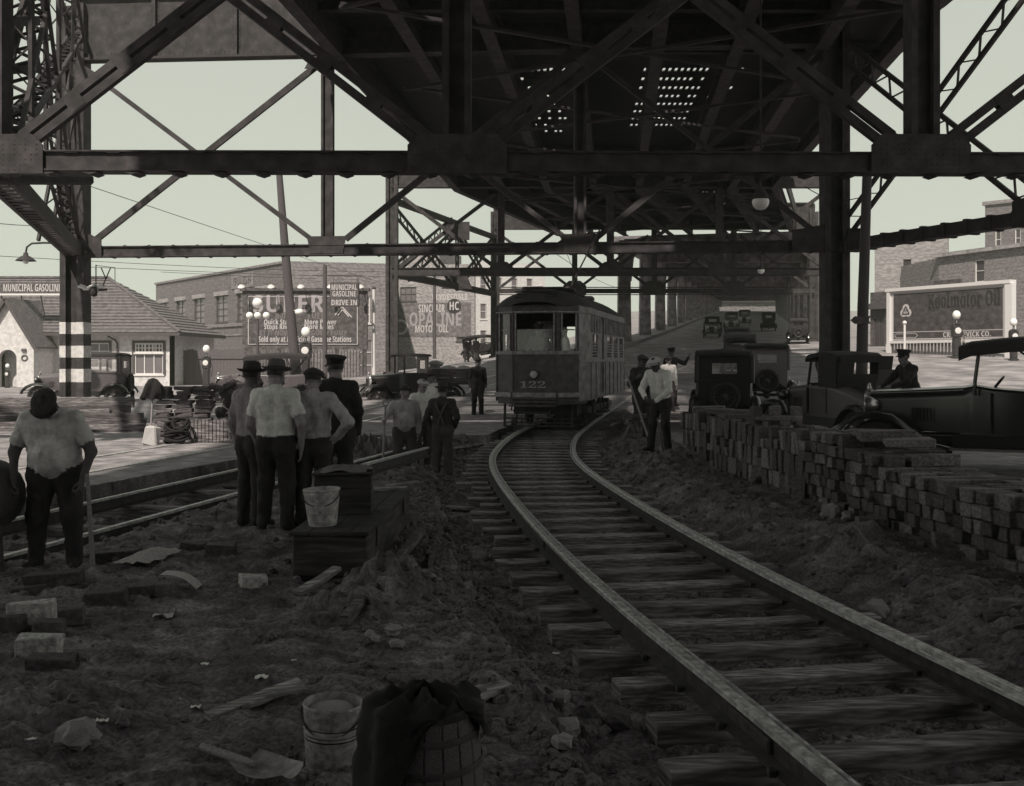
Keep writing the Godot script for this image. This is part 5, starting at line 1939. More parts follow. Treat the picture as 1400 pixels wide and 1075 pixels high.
		var ws := MB.new()
		for s in [-1, 1]:
			ws.tube([Vector3(s * 0.60, 1.12, 0.40), Vector3(s * 0.62, 1.30, 0.40), Vector3(s * 0.61, 1.80, 0.34)], 0.022, 6)
		for q in [[1.26, 0.4], [1.52, 0.372], [1.78, 0.34]]:
			ws.bar(Vector3(-0.61, q[0], q[1]), Vector3(0.61, q[0], q[1]), 0.022, 0.022)
		part(ws, "windshield_frame", mats.car_black, o)
		var g := MB.new()
		g.quad(Vector3(-0.58, 1.27, 0.4), Vector3(0.58, 1.27, 0.4), Vector3(0.58, 1.77, 0.342), Vector3(-0.58, 1.77, 0.342))
		part(g, "windshield", mats.car_glass, o)
		for s in [-1, 1]:
			var dm := MB.new()
			for z in [0.2, -0.35, -0.48, -1.05]:
				dm.abox(Vector3(s * 0.67 - 0.034, 0.6, z - 0.005), Vector3(s * 0.67 + 0.034, 1.16, z + 0.005))
			part(dm, "door_seams", mats.black_paint, o)
			var dh := MB.new()
			for z in [-0.27, -0.58]:
				dh.bar(Vector3(s * 0.715, 1.02, z - 0.05), Vector3(s * 0.73, 1.02, z + 0.05), 0.02, 0.022)
			part(dh, "door_handle", mats.nickel, o)
			var hm := MB.new()
			hm.tube([Vector3(s * 0.27, 1.12, 1.48 + ext), Vector3(s * 0.33, 1.16, 1.0), Vector3(s * 0.42, 1.19, 0.55)], 0.011, 6)
			part(hm, "hood_trim", mats.nickel, hood)
		var stg := MB.new()
		var tor := []
		for i in 17:
			var a := TAU * i / 16
			tor.append(Vector3(-0.32 + cos(a) * 0.2, 1.22 + sin(a) * 0.16, 0.12 - sin(a) * 0.12))
		stg.tube(tor, 0.015, 6, false)
		part(stg, "steering_wheel", black, o)
		for z in [-0.42, -1.42]:
			var st := MB.new()
			st.abox(Vector3(-0.6, 0.9, z - 0.1), Vector3(0.6, 1.3, z + 0.08), 0.06)
			part(st, "seat", mats.roof_cloth, o)
	elif kind == "truck":
		var tb := MB.new()
		loft(tb, [rrect(0, 0.43, 0.5, 0.55, 1.25, 0.06), rrect(0, 0.2, 0.66, 0.55, 1.25, 0.05), rrect(0, -0.5, 0.68, 0.55, 1.25, 0.05)])
		part(tb, "cab", paint, o)
		var rf := MB.new()
		loft(rf, [rrect(0, 0.62, 0.64, 1.84, 1.9, 0.05, 0.02), rrect(0, 0.0, 0.7, 1.86, 1.95, 0.06, 0.02), rrect(0, -0.62, 0.69, 1.84, 1.92, 0.06, 0.02)])
		for s in [-1, 1]:
			for z in [0.38, -0.5]:
				rf.bar(Vector3(s * 0.64, 1.2, z), Vector3(s * 0.64, 1.88, z), 0.05, 0.05)
		part(rf, "roof", mats.roof_cloth, o)
		var wall := MB.new()
		wall.wall(Transform3D(Basis(Vector3(-1, 0, 0), Vector3.UP, Vector3(0, 0, -1)), Vector3(0.66, 1.2, -0.5)), 1.32, 0.66, 0.03, [[0.3, 0.2, 1.0, 0.5]])
		part(wall, "cab_back", paint, o)
		var bed := MB.new()
		bed.abox(Vector3(-0.85, 0.82, -2.2), Vector3(0.85, 0.9, -0.6))
		part(bed, "bed_floor", mats.car_black, o)
		for s in [-1, 1]:
			for k in 3:
				var sl := MB.new()
				sl.abox(Vector3(s * 0.84 - 0.02, 0.92 + k * 0.17, -2.2), Vector3(s * 0.84 + 0.02, 1.05 + k * 0.17, -0.6), 0.01)
				part(sl, "side_slat", paint, o)
		var tl := MB.new()
		tl.abox(Vector3(-0.85, 0.92, -2.22), Vector3(0.85, 1.38, -2.18), 0.01)
		part(tl, "tailgate", paint, o)
	if o2.get("spare", kind == "sedan" or kind == "touring"):
		add_wheel(o, Vector3(0, 0.84, -1.80), "spare_wheel", PI / 2)
	return o
func vehicle_mats() -> void:
	mat("car_black", 0.012, 0.3, "fine", 1.5)
	mats.car_black.clearcoat_enabled = true
	mats.car_black.clearcoat = 0.5
	mats.car_black.clearcoat_roughness = 0.2
	mat("car_dark", 0.025, 0.35, "fine", 1.5)
	mat("car_grey", 0.13, 0.38, "fine", 1.5)
	mat("car_pale", 0.26, 0.4, "fine", 1.5)
	mat("car_mid", 0.12, 0.4, "fine", 1.5)
	mat("roof_cloth", 0.03, 0.85, "weave", 0.6, 0.4)
	mat("rubber", 0.03, 0.85, "grime", 0.5, 0.2)
	mat("rim_paint", 0.06, 0.5, "fine", 0.5)
	mat("nickel", 0.55, 0.25, "fine", 0.6, 0.0, 0.85)
	mat("lens", 0.5, 0.15)
	glass("car_glass", 0.5, 0.16)
	glass("window_glass", 0.25, 0.35)
func car_at(px: float, d: float, turn: float, y := 0.0) -> Transform3D:
	var x := PX(px, d)
	# sit on the slope
	var f := Vector3(sin(deg_to_rad(turn)), 0, cos(deg_to_rad(turn)))
	var h0 := hill(x - f.x, d + f.z)
	var h1 := hill(x + f.x, d - f.z)
	return Transform3D(Basis(Vector3.UP, deg_to_rad(turn)) * Basis(Vector3.RIGHT, -atan((h1 - h0) * 0.5)), Vector3(x, hill(x, d) + y, -d))
func build_vehicles() -> void:
	vehicle_mats()
	make_wheel()
	car("sedan", "black sedan seen from behind with a spare wheel, stopped beyond the paving blocks", car_at(988, 26.9, 170), mats.car_dark, "cars on the roadway beyond the block piles")
	car("sedan", "pale-bodied sedan with a dark roof, ahead of the black sedan", car_at(1046, 34.0, 168), mats.car_pale, "cars on the roadway beyond the block piles")
	car("touring", "grey touring car seen over the black sedan's roof", car_at(1012, 45.0, -12), mats.car_mid, "cars on the roadway beyond the block piles")
	car("sedan", "grey closed car just beyond the touring car on the climb", car_at(1008, 56.0, -12), mats.car_grey, "cars on the roadway beyond the block piles")
	car("touring", "dark open car climbing the hill close to the viaduct columns", car_at(1091, 80.0, 166), mats.car_dark, "cars on the roadway beyond the block piles")
	car("sedan", "small dark sedan high on the hill in mid-road", car_at(1051, 108.0, 166), mats.car_dark, "cars on the roadway beyond the block piles")
	car("truck", "dark truck coming down the hill near the viaduct pillars", car_at(974, 96.0, -14), mats.car_dark, "cars on the roadway beyond the block piles", {"called": "truck", "cat": "truck"})
	car("sedan", "faint sedan far up the hill under the viaduct", car_at(1018, 128.0, -14), mats.car_mid, "cars on the roadway beyond the block piles")
	car("sedan", "faint car far up the hill behind the oncoming truck", car_at(1000, 112.0, -14), mats.car_mid, "cars on the roadway beyond the block piles")
	car("roadster", "grey roadster with a dark top and its rear deck lid open", car_at(1150, 21.9, 200), mats.car_grey, "cars on the roadway beyond the block piles", {"spare": false})
	car("touring", "black touring car with its folding top up and a bright radiator", Transform3D(Basis(Vector3.UP, deg_to_rad(-114)).scaled(Vector3.ONE * 1.08), Vector3(7.8, 0.0, -16.2)), mats.car_black, "cars on the roadway beyond the block piles", {"bright_lamps": true, "ext": 0.35})
	# left street
	car("sedan", "dark sedan driving past behind the striped column", Transform3D(Basis(Vector3.UP, deg_to_rad(-84)), W(PX(112, 39.0), 0.0, 39.0)), mats.car_grey, "cars on the street before the filling station")
	car("touring", "dark touring car passing behind the group of men", Transform3D(Basis(Vector3.UP, deg_to_rad(-80)), W(PX(358, 37.0), 0.0, 37.0)), mats.car_grey, "cars on the street before the filling station")
	var tr := car("truck", "open truck loaded with pale sacks, passing the painted oil wall", Transform3D(Basis(Vector3.UP, deg_to_rad(-68)), W(PX(560, 37.5), 0.0, 37.5)), mats.car_dark, "cars on the street before the filling station", {"called": "truck", "cat": "truck"})
	for i in 7:
		var q := MB.new()
		q.ball(Vector3.ZERO, Vector3(0.3, 0.17, 0.38), 10, 6)
		var lp := Vector3(-0.42 + 0.42 * (i % 3), 1.08 + 0.26 * (i / 3), -0.95 - 0.45 * (i % 3) - 0.1 * (i / 3))
		solo(q, "sack", mat("sackcloth", 0.55, 0.9, "weave", 0.4, 0.4), "bulging pale sack heaped on the open truck", "sack", tr.transform * Transform3D(Basis(Vector3.UP, i * 0.7), lp), "sacks on the truck")
	car("touring", "parked dark car far off beside the walking man", car_at(664, 84.0, 60), mats.car_dark, "cars on the street before the filling station")
func tram_extra() -> void:
	glass("tram_glass", 0.3, 0.05)
	mat("tram_number", 0.34, 0.6)

# ================================================================ streetcar (local: front toward +z)
func build_streetcar() -> void:
	mat("tram_paint", 0.1, 0.55, "grime", 1.8, 0.15)
	mat("tram_pale", 0.33, 0.6, "grime", 2.2, 0.15)
	mat("tram_roof", 0.05, 0.85, "grime", 2.0, 0.3)
	mat("tram_trim", 0.4, 0.6, "grime", 1.2, 0.2)
	mat("tram_dark", 0.05, 0.8, "grime", 1.0)
	var A := deg_to_rad(-13.0)
	var T := Transform3D(Basis(Vector3.UP, A), W(1.50, 0.04, 28.3))
	var o := thing("streetcar", "old wooden-sided streetcar with route number 122 on its dash, facing down the curved track", "streetcar", T)
	var y0 := 0.72
	var y1 := 3.0
	# plan from the left rear round the front to the right rear
	var plan := [Vector2(-1.14, -4.0), Vector2(-1.14, 3.15), Vector2(-1.0, 3.95), Vector2(-0.53, 4.28), Vector2(0.53, 4.28), Vector2(1.0, 3.95), Vector2(1.14, 3.15), Vector2(1.14, -4.0)]
	var win0 := 1.92 - y0
	var win1 := 2.80 - y0
	var H := y1 - y0
	for i in plan.size() - 1:
		var p: Vector2 = plan[i]
		var q: Vector2 = plan[i + 1]
		var l := p.distance_to(q)
		var ux := Vector3(q.x - p.x, 0, q.y - p.y).normalized()
		var nz2 := ux.cross(Vector3.UP)
		# face outward: keep the wall's +z away from the middle
		var t := Transform3D(Basis(ux, Vector3.UP, nz2), Vector3(p.x, y0, p.y))
		if nz2.dot(Vector3((p.x + q.x) * 0.5, 0, (p.y + q.y) * 0.5)) < 0.0:
			t = Transform3D(Basis(-ux, Vector3.UP, -nz2), Vector3(q.x, y0, q.y))
		var holes := []
		var b := MB.new()
		var pale := false
		if i == 2 or i == 4:
			holes = [[0.10, win0, l - 0.07, win1]]
		elif i == 3:
			holes = [[0.05, win0, l - 0.05, win1]]
		elif i == 1 or i == 5:
			pale = true
			holes = [[0.18, win0 + 0.05, l - 0.18, win0 + 0.42]] if i == 1 else []
		else:
			pale = true
			var s := 0.0
			for k in 5:
				# seen side: barred windows and a door slot
				var z0 := 0.45 + k * 1.36
				if k == 1:
					holes.append([z0 + 0.3, 0.1, z0 + 0.66, win1])
				else:
					holes.append([z0, 1.05, z0 + 0.85, 1.62])
		b.wall(t, l, H, 0.05, holes)
		var w := part(b, "front_panel" if i >= 2 and i <= 4 else "side_panel", mats.tram_pale if pale else mats.tram_paint, o)
		# sill, letterboard, window frames
		var strips := [[0.0, win0 - 0.09, win0 - 0.01, 0.045, "sill"], [0.0, win1 + 0.02, win1 + 0.05, 0.03, "moulding"], [0.005, 0.10, 0.21, 0.075, "bumper"]]
		if pale:
			strips = [[0.0, 0.92, 0.99, 0.03, "belt_rail"], [0.0, win1 + 0.02, win1 + 0.06, 0.03, "moulding"]]
		for e in strips:
			var tr := MB.new()
			tr.abox(Vector3(e[0], e[1], 0.002), Vector3(l - e[0], e[2], e[3]))
			part(tr, e[4], mats.tram_trim if not pale else mats.tram_pale, w).transform = t
		if not pale:
			var fr := MB.new()
			for hh in holes:
				fr.abox(Vector3(hh[0], hh[1], 0.01), Vector3(hh[0] + 0.035, hh[3], 0.03))
				fr.abox(Vector3(hh[2] - 0.035, hh[1], 0.01), Vector3(hh[2], hh[3], 0.03))
				fr.abox(Vector3(hh[0] + 0.035, hh[1] + 0.48, -0.03), Vector3(hh[2] - 0.035, hh[1] + 0.51, -0.01))
			part(fr, "window_frame", mats.tram_trim, w).transform = t
			var seam := MB.new()
			seam.abox(Vector3(-0.015, 0.0, 0.0), Vector3(0.015, H, 0.022))
			part(seam, "corner_post", mats.tram_paint, w).transform = t
			for hh in holes:
				var g := MB.new()
				if i != 2:
					g.abox(Vector3(hh[0] + 0.035, hh[1], -0.024), Vector3(hh[2] - 0.035, hh[1] + 0.48, -0.02))
				else:
					g.abox(Vector3(hh[0] + 0.035, hh[1], -0.024), Vector3(hh[2] - 0.035, hh[3], -0.02))
				part(g, "window_pane", mats.tram_glass, w).transform = t
		elif i == 0 or i == 6:
			for hh in holes:
				if hh[1] > 0.5:
					var bars := MB.new()
					for k in 5:
						bars.abox(Vector3(hh[0], hh[1] + 0.05 + k * 0.075, -0.02), Vector3(hh[2], hh[1] + 0.07 + k * 0.075, 0.0))
					for k in 3:
						bars.abox(Vector3(hh[0] + 0.2 + k * 0.22, hh[1], -0.018), Vector3(hh[0] + 0.222 + k * 0.22, hh[3], -0.002))
					part(bars, "window_bars", mats.tram_trim, w).transform = t
			var bt := MB.new()
			var n := int(l / 0.28)
			for k in n:
				var xx := (k + 0.5) * l / n
				bt.abox(Vector3(xx - 0.012, win1 - 0.42, 0.001), Vector3(xx + 0.012, win1 + 0.02, 0.02))
				if k % 3 == 0:
					bt.abox(Vector3(xx - 0.02, 0.02, 0.001), Vector3(xx + 0.02, 0.92, 0.022))
			var bo := part(bt, "battens", mats.tram_pale, w)
			bo.transform = t
			bo.set_meta("kind", "stuff")
	# rear end wall, floor
	var rw := MB.new()
	rw.wall(Transform3D(Basis(Vector3(-1, 0, 0), Vector3.UP, Vector3(0, 0, -1)), Vector3(1.14, y0, -4.0)), 2.28, H, 0.05, [[0.25, win0, 0.95, win1], [1.3, win0, 2.0, win1]])
	part(rw, "rear_panel", mats.tram_paint, o)
	var fl := MB.new()
	fl.abox(Vector3(-1.1, y0, -3.96), Vector3(1.1, y0 + 0.06, 3.2))
	fl.poly([Vector3(-1.09, y0, 3.2), Vector3(1.09, y0, 3.2), Vector3(0.96, y0, 3.92), Vector3(0.5, y0, 4.22), Vector3(-0.5, y0, 4.22), Vector3(-0.96, y0, 3.92)], Vector3(0, 0.06, 0))
	part(fl, "floor", mats.tram_dark, o)
	var blk := MB.new()
	blk.wall(Transform3D(Basis(), Vector3(-1.08, y0 + 0.06, 2.6)), 2.16, H - 0.1, 0.04, [[0.75, 0.0, 1.4, 1.9], [1.55, 1.2, 2.0, 1.75]])
	part(blk, "bulkhead", mats.tram_dark, o)
	# letterboard above the windows, roof
	var rf := MB.new()
	var secs := []
	for q in [[-4.35, 0.55, 0.05], [-4.1, 0.95, 0.28], [-3.5, 1.13, 0.42], [-2.0, 1.17, 0.47], [0.0, 1.17, 0.47], [2.0, 1.17, 0.47], [3.2, 1.15, 0.45], [3.8, 1.05, 0.38], [4.15, 0.85, 0.26], [4.38, 0.55, 0.08]]:
		var line := PackedVector3Array()
		for j in 17:
			var u := j / 8.0 - 1.0
			line.append(Vector3(u * q[1], 2.985 + q[2] * pow(max(0.0, 1.0 - pow(absf(u), 2.4)), 0.8), q[0]))
		secs.append(line)
	rf.rows(secs)
	for i in secs.size() - 1:
		rf.quad(secs[i][0], secs[i][16], secs[i + 1][16], secs[i + 1][0])
	var roof := part(rf, "roof", mats.tram_roof, o)
	var dk := MB.new()
	for k in 4:
		var s := 0.58 - k * 0.03
		var z := 3.98 + 0.05 * k - (0.0 if k < 3 else 0.0)
		dk.bar(Vector3(-s, 3.19 + 0.075 * (3 - k), 4.18 - 0.12 * (3 - k)), Vector3(s, 3.19 + 0.075 * (3 - k), 4.18 - 0.12 * (3 - k)), 0.05, 0.025)
	part(dk, "roof_slat", mats.tram_roof, roof)
	for q in [[-0.3, 2.9], [0.35, 2.2], [-0.2, 0.4], [0.3, -1.2], [-0.3, -2.6]]:
		var vt := MB.new()
		vt.abox(Vector3(q[0] - 0.28, 3.38, q[1] - 0.22), Vector3(q[0] + 0.28, 3.52, q[1] + 0.22), 0.04)
		part(vt, "ventilator", mats.tram_roof, roof)
	var wk := MB.new()
	wk.abox(Vector3(-0.35, 3.5, -3.0), Vector3(0.35, 3.54, 2.6))
	part(wk, "roof_walk", mats.tram_roof, roof)
	var pl := MB.new()
	pl.tube([Vector3(0.1, 3.5, 0.4), Vector3(0.15, 3.9, -0.3), Vector3(0.3, 5.9, -4.6)], 0.025, 6)
	pl.lathe(Transform3D(Basis(), Vector3(0.1, 3.5, 0.4)), [Vector2(0.16, 0.0), Vector2(0.12, 0.12), Vector2(0.04, 0.2)], 10)
	part(pl, "trolley_pole", mats.tram_dark, o)
	# dash details
	var hl := MB.new()
	hl.lathe(Transform3D(Basis(Vector3.RIGHT, PI / 2), Vector3(-0.02, 1.36, 4.29)), [Vector2(0.13, -0.02), Vector2(0.125, 0.04), Vector2(0.1, 0.07), Vector2(0.085, 0.05)], 20)
	var lamp := part(hl, "headlight", mats.tram_paint, o)
	var ln := MB.new()
	ln.lathe(Transform3D(Basis(Vector3.RIGHT, PI / 2), Vector3(-0.02, 1.36, 4.29)), [Vector2(0.086, 0.045), Vector2(0.05, 0.062), Vector2(0.0, 0.068)], 16)
	part(ln, "lens", mats.lens, lamp)
	text("122", 0.16, "route_number", mats.tram_number, o, Transform3D(Basis(), Vector3(-0.05, 1.12, 4.292)), 0.62, "Droid Serif", true, 0.01)
	for k in 3:
		var sl := MB.new()
		sl.bar(Vector3(-0.62, 0.79 - k * 0.085, 4.34), Vector3(0.52, 0.79 - k * 0.085, 4.34), 0.04, 0.05, Vector3.UP, 0.01)
		part(sl, "fender_slat", mats.tram_paint, o)
	var ap := MB.new()
	ap.poly([Vector3(-1.08, 0.73, 3.2), Vector3(-0.98, 0.73, 3.9), Vector3(-0.5, 0.73, 4.22), Vector3(0.5, 0.73, 4.22), Vector3(0.98, 0.73, 3.9), Vector3(1.08, 0.73, 3.2)], Vector3(0, -0.08, 0))
	part(ap, "buffer_beam", mats.tram_paint, o)
	var ste := MB.new()
	ste.abox(Vector3(-0.4, 0.42, 4.12), Vector3(0.35, 0.47, 4.3))
	ste.bar(Vector3(-0.38, 0.47, 4.15), Vector3(-0.38, 0.72, 4.15), 0.03, 0.03)
	ste.bar(Vector3(0.33, 0.47, 4.15), Vector3(0.33, 0.72, 4.15), 0.03, 0.03)
	part(ste, "step", mats.tram_dark, o)
	# lifeguard hanging under the front, steps, truck
	var lg := MB.new()
	for yk in [0.12, 0.2, 0.3]:
		lg.bar(Vector3(-0.85, yk, 3.9), Vector3(0.85, yk, 3.9), 0.04, 0.03)
	for k in 9:
		lg.bar(Vector3(-0.8 + k * 0.2, 0.12, 3.9), Vector3(-0.8 + k * 0.2, 0.3, 3.9), 0.025, 0.025)
	for s in [-1, 1]:
		lg.bar(Vector3(s * 0.82, 0.1, 3.9), Vector3(s * 0.82, 0.7, 3.85), 0.05, 0.05)
		lg.bar(Vector3(s * 0.55, 0.14, 3.9), Vector3(s * 0.55, 0.7, 3.5), 0.04, 0.04)
	part(lg, "lifeguard", mats.tram_dark, o)
	var trk2 := MB.new()
	for s in [-1, 1]:
		trk2.abox(Vector3(s * 0.9 - 0.05, 0.35, -2.3), Vector3(s * 0.9 + 0.05, 0.5, 2.3))
		for z in [-1.4, 1.4]:
			trk2.abox(Vector3(s * 0.92 - 0.1, 0.28, z - 0.16), Vector3(s * 0.92 + 0.08, 0.6, z + 0.16), 0.03)
		trk2.bar(Vector3(s * 0.92, 0.38, -2.2), Vector3(s * 0.92, 0.2, 0), 0.05, 0.05)
		trk2.bar(Vector3(s * 0.92, 0.2, 0), Vector3(s * 0.92, 0.38, 2.2), 0.05, 0.05)
	trk2.abox(Vector3(-0.7, 0.3, -0.9), Vector3(0.7, 0.7, 0.9))
	trk2.abox(Vector3(-0.8, 0.35, 2.2), Vector3(0.8, 0.68, 3.0))
	part(trk2, "truck_frame", mats.tram_dark, o)
	for s in [-1, 1]:
		for z in [-1.4, 1.4]:
			var wh := MB.new()
			wh.lathe(Transform3D(Basis(Vector3.BACK, PI / 2), Vector3(s * 0.74, 0.4, z)), [Vector2(0.0, -0.06), Vector2(0.3, -0.06), Vector2(0.4, -0.05), Vector2(0.4, 0.05), Vector2(0.3, 0.06), Vector2(0.0, 0.06)], 24)
			part(wh, "wheel", mats.tram_dark, o)
		var sp := MB.new()
		sp.abox(Vector3(s * 1.12 - 0.02, 0.34, 0.9), Vector3(s * 1.12 + 0.22, 0.38, 1.6))
		sp.bar(Vector3(s * 1.2, 0.36, 0.95), Vector3(s * 1.14, 0.74, 0.95), 0.03, 0.04)
		sp.bar(Vector3(s * 1.2, 0.36, 1.55), Vector3(s * 1.14, 0.74, 1.55), 0.03, 0.04)
		part(sp, "step", mats.tram_dark, o)
	# people aboard
	var mp := T * Vector3(-0.02, y0 + 0.07, 3.72)
	person("streetcar operator in a pale dust coat and cap behind the front window", mp, rad_to_deg(A), {"shirt": 0.2, "trousers": 0.04, "jacket": true, "skin": 0.2, "hat": "peaked", "hatcol": 0.06, "h": 1.74, "cell": 0.022, "fold": 0.008,
		"arms": [[Vector3(0.29, 1.14, 0.06), Vector3(0.24, 1.06, 0.3), true], [Vector3(-0.29, 1.14, 0.06), Vector3(-0.24, 1.04, 0.3), true]]})
	var pp := T * Vector3(0.62, y0 + 0.07, 3.42)
	person("passenger in a white shirt and pale cap standing inside the streetcar", pp, rad_to_deg(A) - 70, {"shirt": 0.8, "trousers": 0.03, "skin": 0.12, "hat": "cap", "hatcol": 0.6, "h": 1.70, "cell": 0.022, "fold": 0.008, "lean": 8.0})

# ================================================================ buildings, signs, poles
func brick_tex() -> void:
	var img := Image.create(256, 256, false, Image.FORMAT_RGB8)
	img.fill(Color(0.8, 0.8, 0.8))
	var r := RandomNumberGenerator.new()
	r.seed = 3
	for j in 32:
		for i in 11:
			var c := 0.62 + r.randf() * 0.36
			var x := i * 24 - (12 if j % 2 else 0)
			img.fill_rect(Rect2i(x, j * 8, 23, 7), Color(c, c, c))
	img.generate_mipmaps()
	texs["brickwork"] = ImageTexture.create_from_image(img)
	var b := bump_tex("brickwork", 0.05, 3, 2.0)
func win(o: Node3D, t: Transform3D, x0: float, yb: float, x1: float, yt: float, cols: int, rows_: int, frame: Material, pane: Material, depth := 0.12) -> void:
	var w := Node3D.new()
	w.name = "window"
	o.add_child(w, true)
	w.transform = t
	var f := MB.new()
	var k := 0.07
	f.abox(Vector3(x0, yb, -depth), Vector3(x1, yb + k, -depth + 0.06))
	f.abox(Vector3(x0, yt - k, -depth), Vector3(x1, yt, -depth + 0.06))
	f.abox(Vector3(x0, yb + k, -depth), Vector3(x0 + k, yt - k, -depth + 0.06))
	f.abox(Vector3(x1 - k, yb + k, -depth), Vector3(x1, yt - k, -depth + 0.06))
	for i in range(1, cols):
		var x: float = lerp(x0, x1, float(i) / cols)
		f.abox(Vector3(x - 0.03, yb + k, -depth + 0.01), Vector3(x + 0.03, yt - k, -depth + 0.05))
	for i in range(1, rows_):
		var y: float = lerp(yb, yt, float(i) / rows_)
		f.abox(Vector3(x0 + k, y - 0.025, -depth + 0.012), Vector3(x1 - k, y + 0.025, -depth + 0.048))
	part(f, "frame", frame, w)
	var g := MB.new()
	g.abox(Vector3(x0 + 0.02, yb + 0.02, -depth - 0.03), Vector3(x1 - 0.02, yt - 0.02, -depth - 0.005))
	part(g, "pane", pane, w)
	var s := MB.new()
	s.abox(Vector3(x0 - 0.08, yb - 0.1, -0.02), Vector3(x1 + 0.08, yb - 0.003, 0.08))
	part(s, "sill", frame, w)
func face(p0: Vector3, p1: Vector3, y: float) -> Transform3D: # wall frame running from p0 to p1 (left to right as seen)
	var u := Vector3(p1.x - p0.x, 0, p1.z - p0.z).normalized()
	return Transform3D(Basis(u, Vector3.UP, u.cross(Vector3.UP)), Vector3(p0.x, y, p0.z))
func wall_u(p0: Vector3, p1: Vector3, px: float) -> float:
	var k := (px - 700.0) / F
	# p0 + t (p1-p0): x = -k z
	var t := (-k * p0.z - p0.x) / ((p1.x - p0.x) + k * (p1.z - p0.z))
	return t * Vector2(p1.x - p0.x, p1.z - p0.z).length()
func build_buildings() -> void:
	brick_tex()
	mat("stucco", 0.62, 0.9, "plain", 4.0, 0.2)
	mat("shingle", 0.17, 0.9, "brickwork", 2.4, 0.2)
	mat("trim_dark", 0.06, 0.7)
	mat("trim_white", 0.62, 0.6)
	mat("brick_mid", 0.2, 0.9, "brickwork", 2.0, 0.2)
	mat("brick_pale", 0.3, 0.9, "brickwork", 2.0, 0.2)
	mat("brick_white", 0.42, 0.9, "brickwork", 2.4, 0.2)
	mat("board_dark", 0.095, 0.6, "grime", 3.0, 0.1)
	mat("board_frame", 0.11, 0.7, "grime", 2.0, 0.1)
	mat("lettering", 0.45, 0.7)
	mat("lettering_dim", 0.15, 0.7)
	mat("lettering_dark", 0.02, 0.7)
	mat("pane_dark", 0.05, 0.1)
	mat("pane_grey", 0.14, 0.12)
	mat("pole_wood", 0.11, 0.9, "fine", 1.5, 0.3)
	mat("fence_wood", 0.15, 0.9, "fine", 2.0, 0.3)
	mat("globe", 0.8, 0.25)
	mat("wire", 0.03, 0.7)
	gas_station()
	# ---------------- long brick works
	var o := thing("brick_building", "long two-storey brick works with a stone-capped parapet behind the filling station", "building")
	var c0 := W(PX(213, 97), 0, 97)
	var c1 := W(PX(390, 75), 0, 75)
	var c2 := W(PX(532, 77), 0, 77)
	var t := face(c0, c1, 0)
	var L := Vector2(c1.x - c0.x, c1.z - c0.z).length()
	var holes := []
	for q in [[218, 229], [241, 253], [265, 279], [295, 311], [324, 338], [352, 368]]:
		holes.append([wall_u(c0, c1, q[0]), 4.75, wall_u(c0, c1, q[1]), 6.95])
	for q in [[243, 256]]:
		holes.append([wall_u(c0, c1, q[0]), 1.2, wall_u(c0, c1, q[1]), 3.4])
	var b := MB.new()
	b.wall(t, L, 8.75, 0.3, holes)
	part(b, "wall", mats.brick_mid, o)
	for h in holes:
		win(o, t, h[0], h[1], h[2], h[3], 2, 4, mats.trim_dark, mats.pane_grey, 0.16)
		var ln := MB.new()
		ln.abox(Vector3(h[0] - 0.25, h[3] + 0.003, -0.1), Vector3(h[2] + 0.25, h[3] + 0.35, 0.1))
		part(ln, "lintel", mats.brick_white, o).transform = t
	var bd := MB.new()
	bd.abox(Vector3(0, 4.35, 0.002), Vector3(L, 4.6, 0.12))
	bd.abox(Vector3(0, 3.6, 0.002), Vector3(L, 3.7, 0.06))
	part(bd, "band_course", mats.brick_pale, o).transform = t
	var cp := MB.new()
	cp.abox(Vector3(-0.1, 8.752, -0.35), Vector3(L + 0.1, 8.93, 0.12))
	part(cp, "coping", mats.brick_pale, o).transform = t
	var sx0 := wall_u(c0, c1, 317)
	var sx1 := wall_u(c0, c1, 347)
	var sp := MB.new()
	sp.abox(Vector3(sx0, 7.35, 0.002), Vector3(sx1, 8.55, 0.06))
	part(sp, "name_panel", mats.brick_pale, o).transform = t
	text("GULISH", 0.62, "lettering", mats.brick_mid, o, t * Transform3D(Basis(), Vector3((sx0 + sx1) * 0.5, 7.95, 0.07)), (sx1 - sx0) * 0.8, "Droid Sans", true, 0.06)
	var t2 := face(c1, c2, 0)
	var L2 := Vector2(c2.x - c1.x, c2.z - c1.z).length()
	b = MB.new()
	b.wall(t2, L2, 8.9, 0.3, [[5.2, 4.4, 6.2, 6.4], [5.4, 0.3, 6.4, 3.2]])
	part(b, "wall", mats.brick_pale, o)
	win(o, t2, 5.2, 4.4, 6.2, 6.4, 2, 3, mats.trim_white, mats.pane_grey)
	win(o, t2, 5.4, 0.3, 6.4, 3.2, 2, 3, mats.trim_white, mats.pane_grey)
	var rb := MB.new()
	var bk := Vector3(-12, 0, -22)
	rb.poly([c0 + Vector3(0, 8.3, -0.3), c1 + Vector3(0.2, 8.3, -0.3), c2 + Vector3(0, 8.3, -0.3), c2 + Vector3(-2, 8.3, -24), c0 + Vector3(10, 8.3, -16)], Vector3(0, 0.1, 0))
	part(rb, "roof", mats.trim_dark, o)
	# ---------------- painted motor-oil building
	o = thing("brick_building", "tall pale brick building with a large painted motor oil advertisement", "building")
	var e0 := W(PX(538, 101), 0, 101)
	var e1 := W(PX(649, 99), 0, 99)
	t = face(e0, e1, 0)
	L = Vector2(e1.x - e0.x, e1.z - e0.z).length()
	var ev := func(py: float) -> float: return HC + (HZ - py) / F * 100.0
	b = MB.new()
	var hs := [[wall_u(e0, e1, 547), ev.call(411), wall_u(e0, e1, 569), ev.call(392)], [wall_u(e0, e1, 624), ev.call(467), wall_u(e0, e1, 635), ev.call(459)]]
	b.wall(t, L, ev.call(362), 0.3, hs)
	part(b, "wall", mats.brick_white, o)
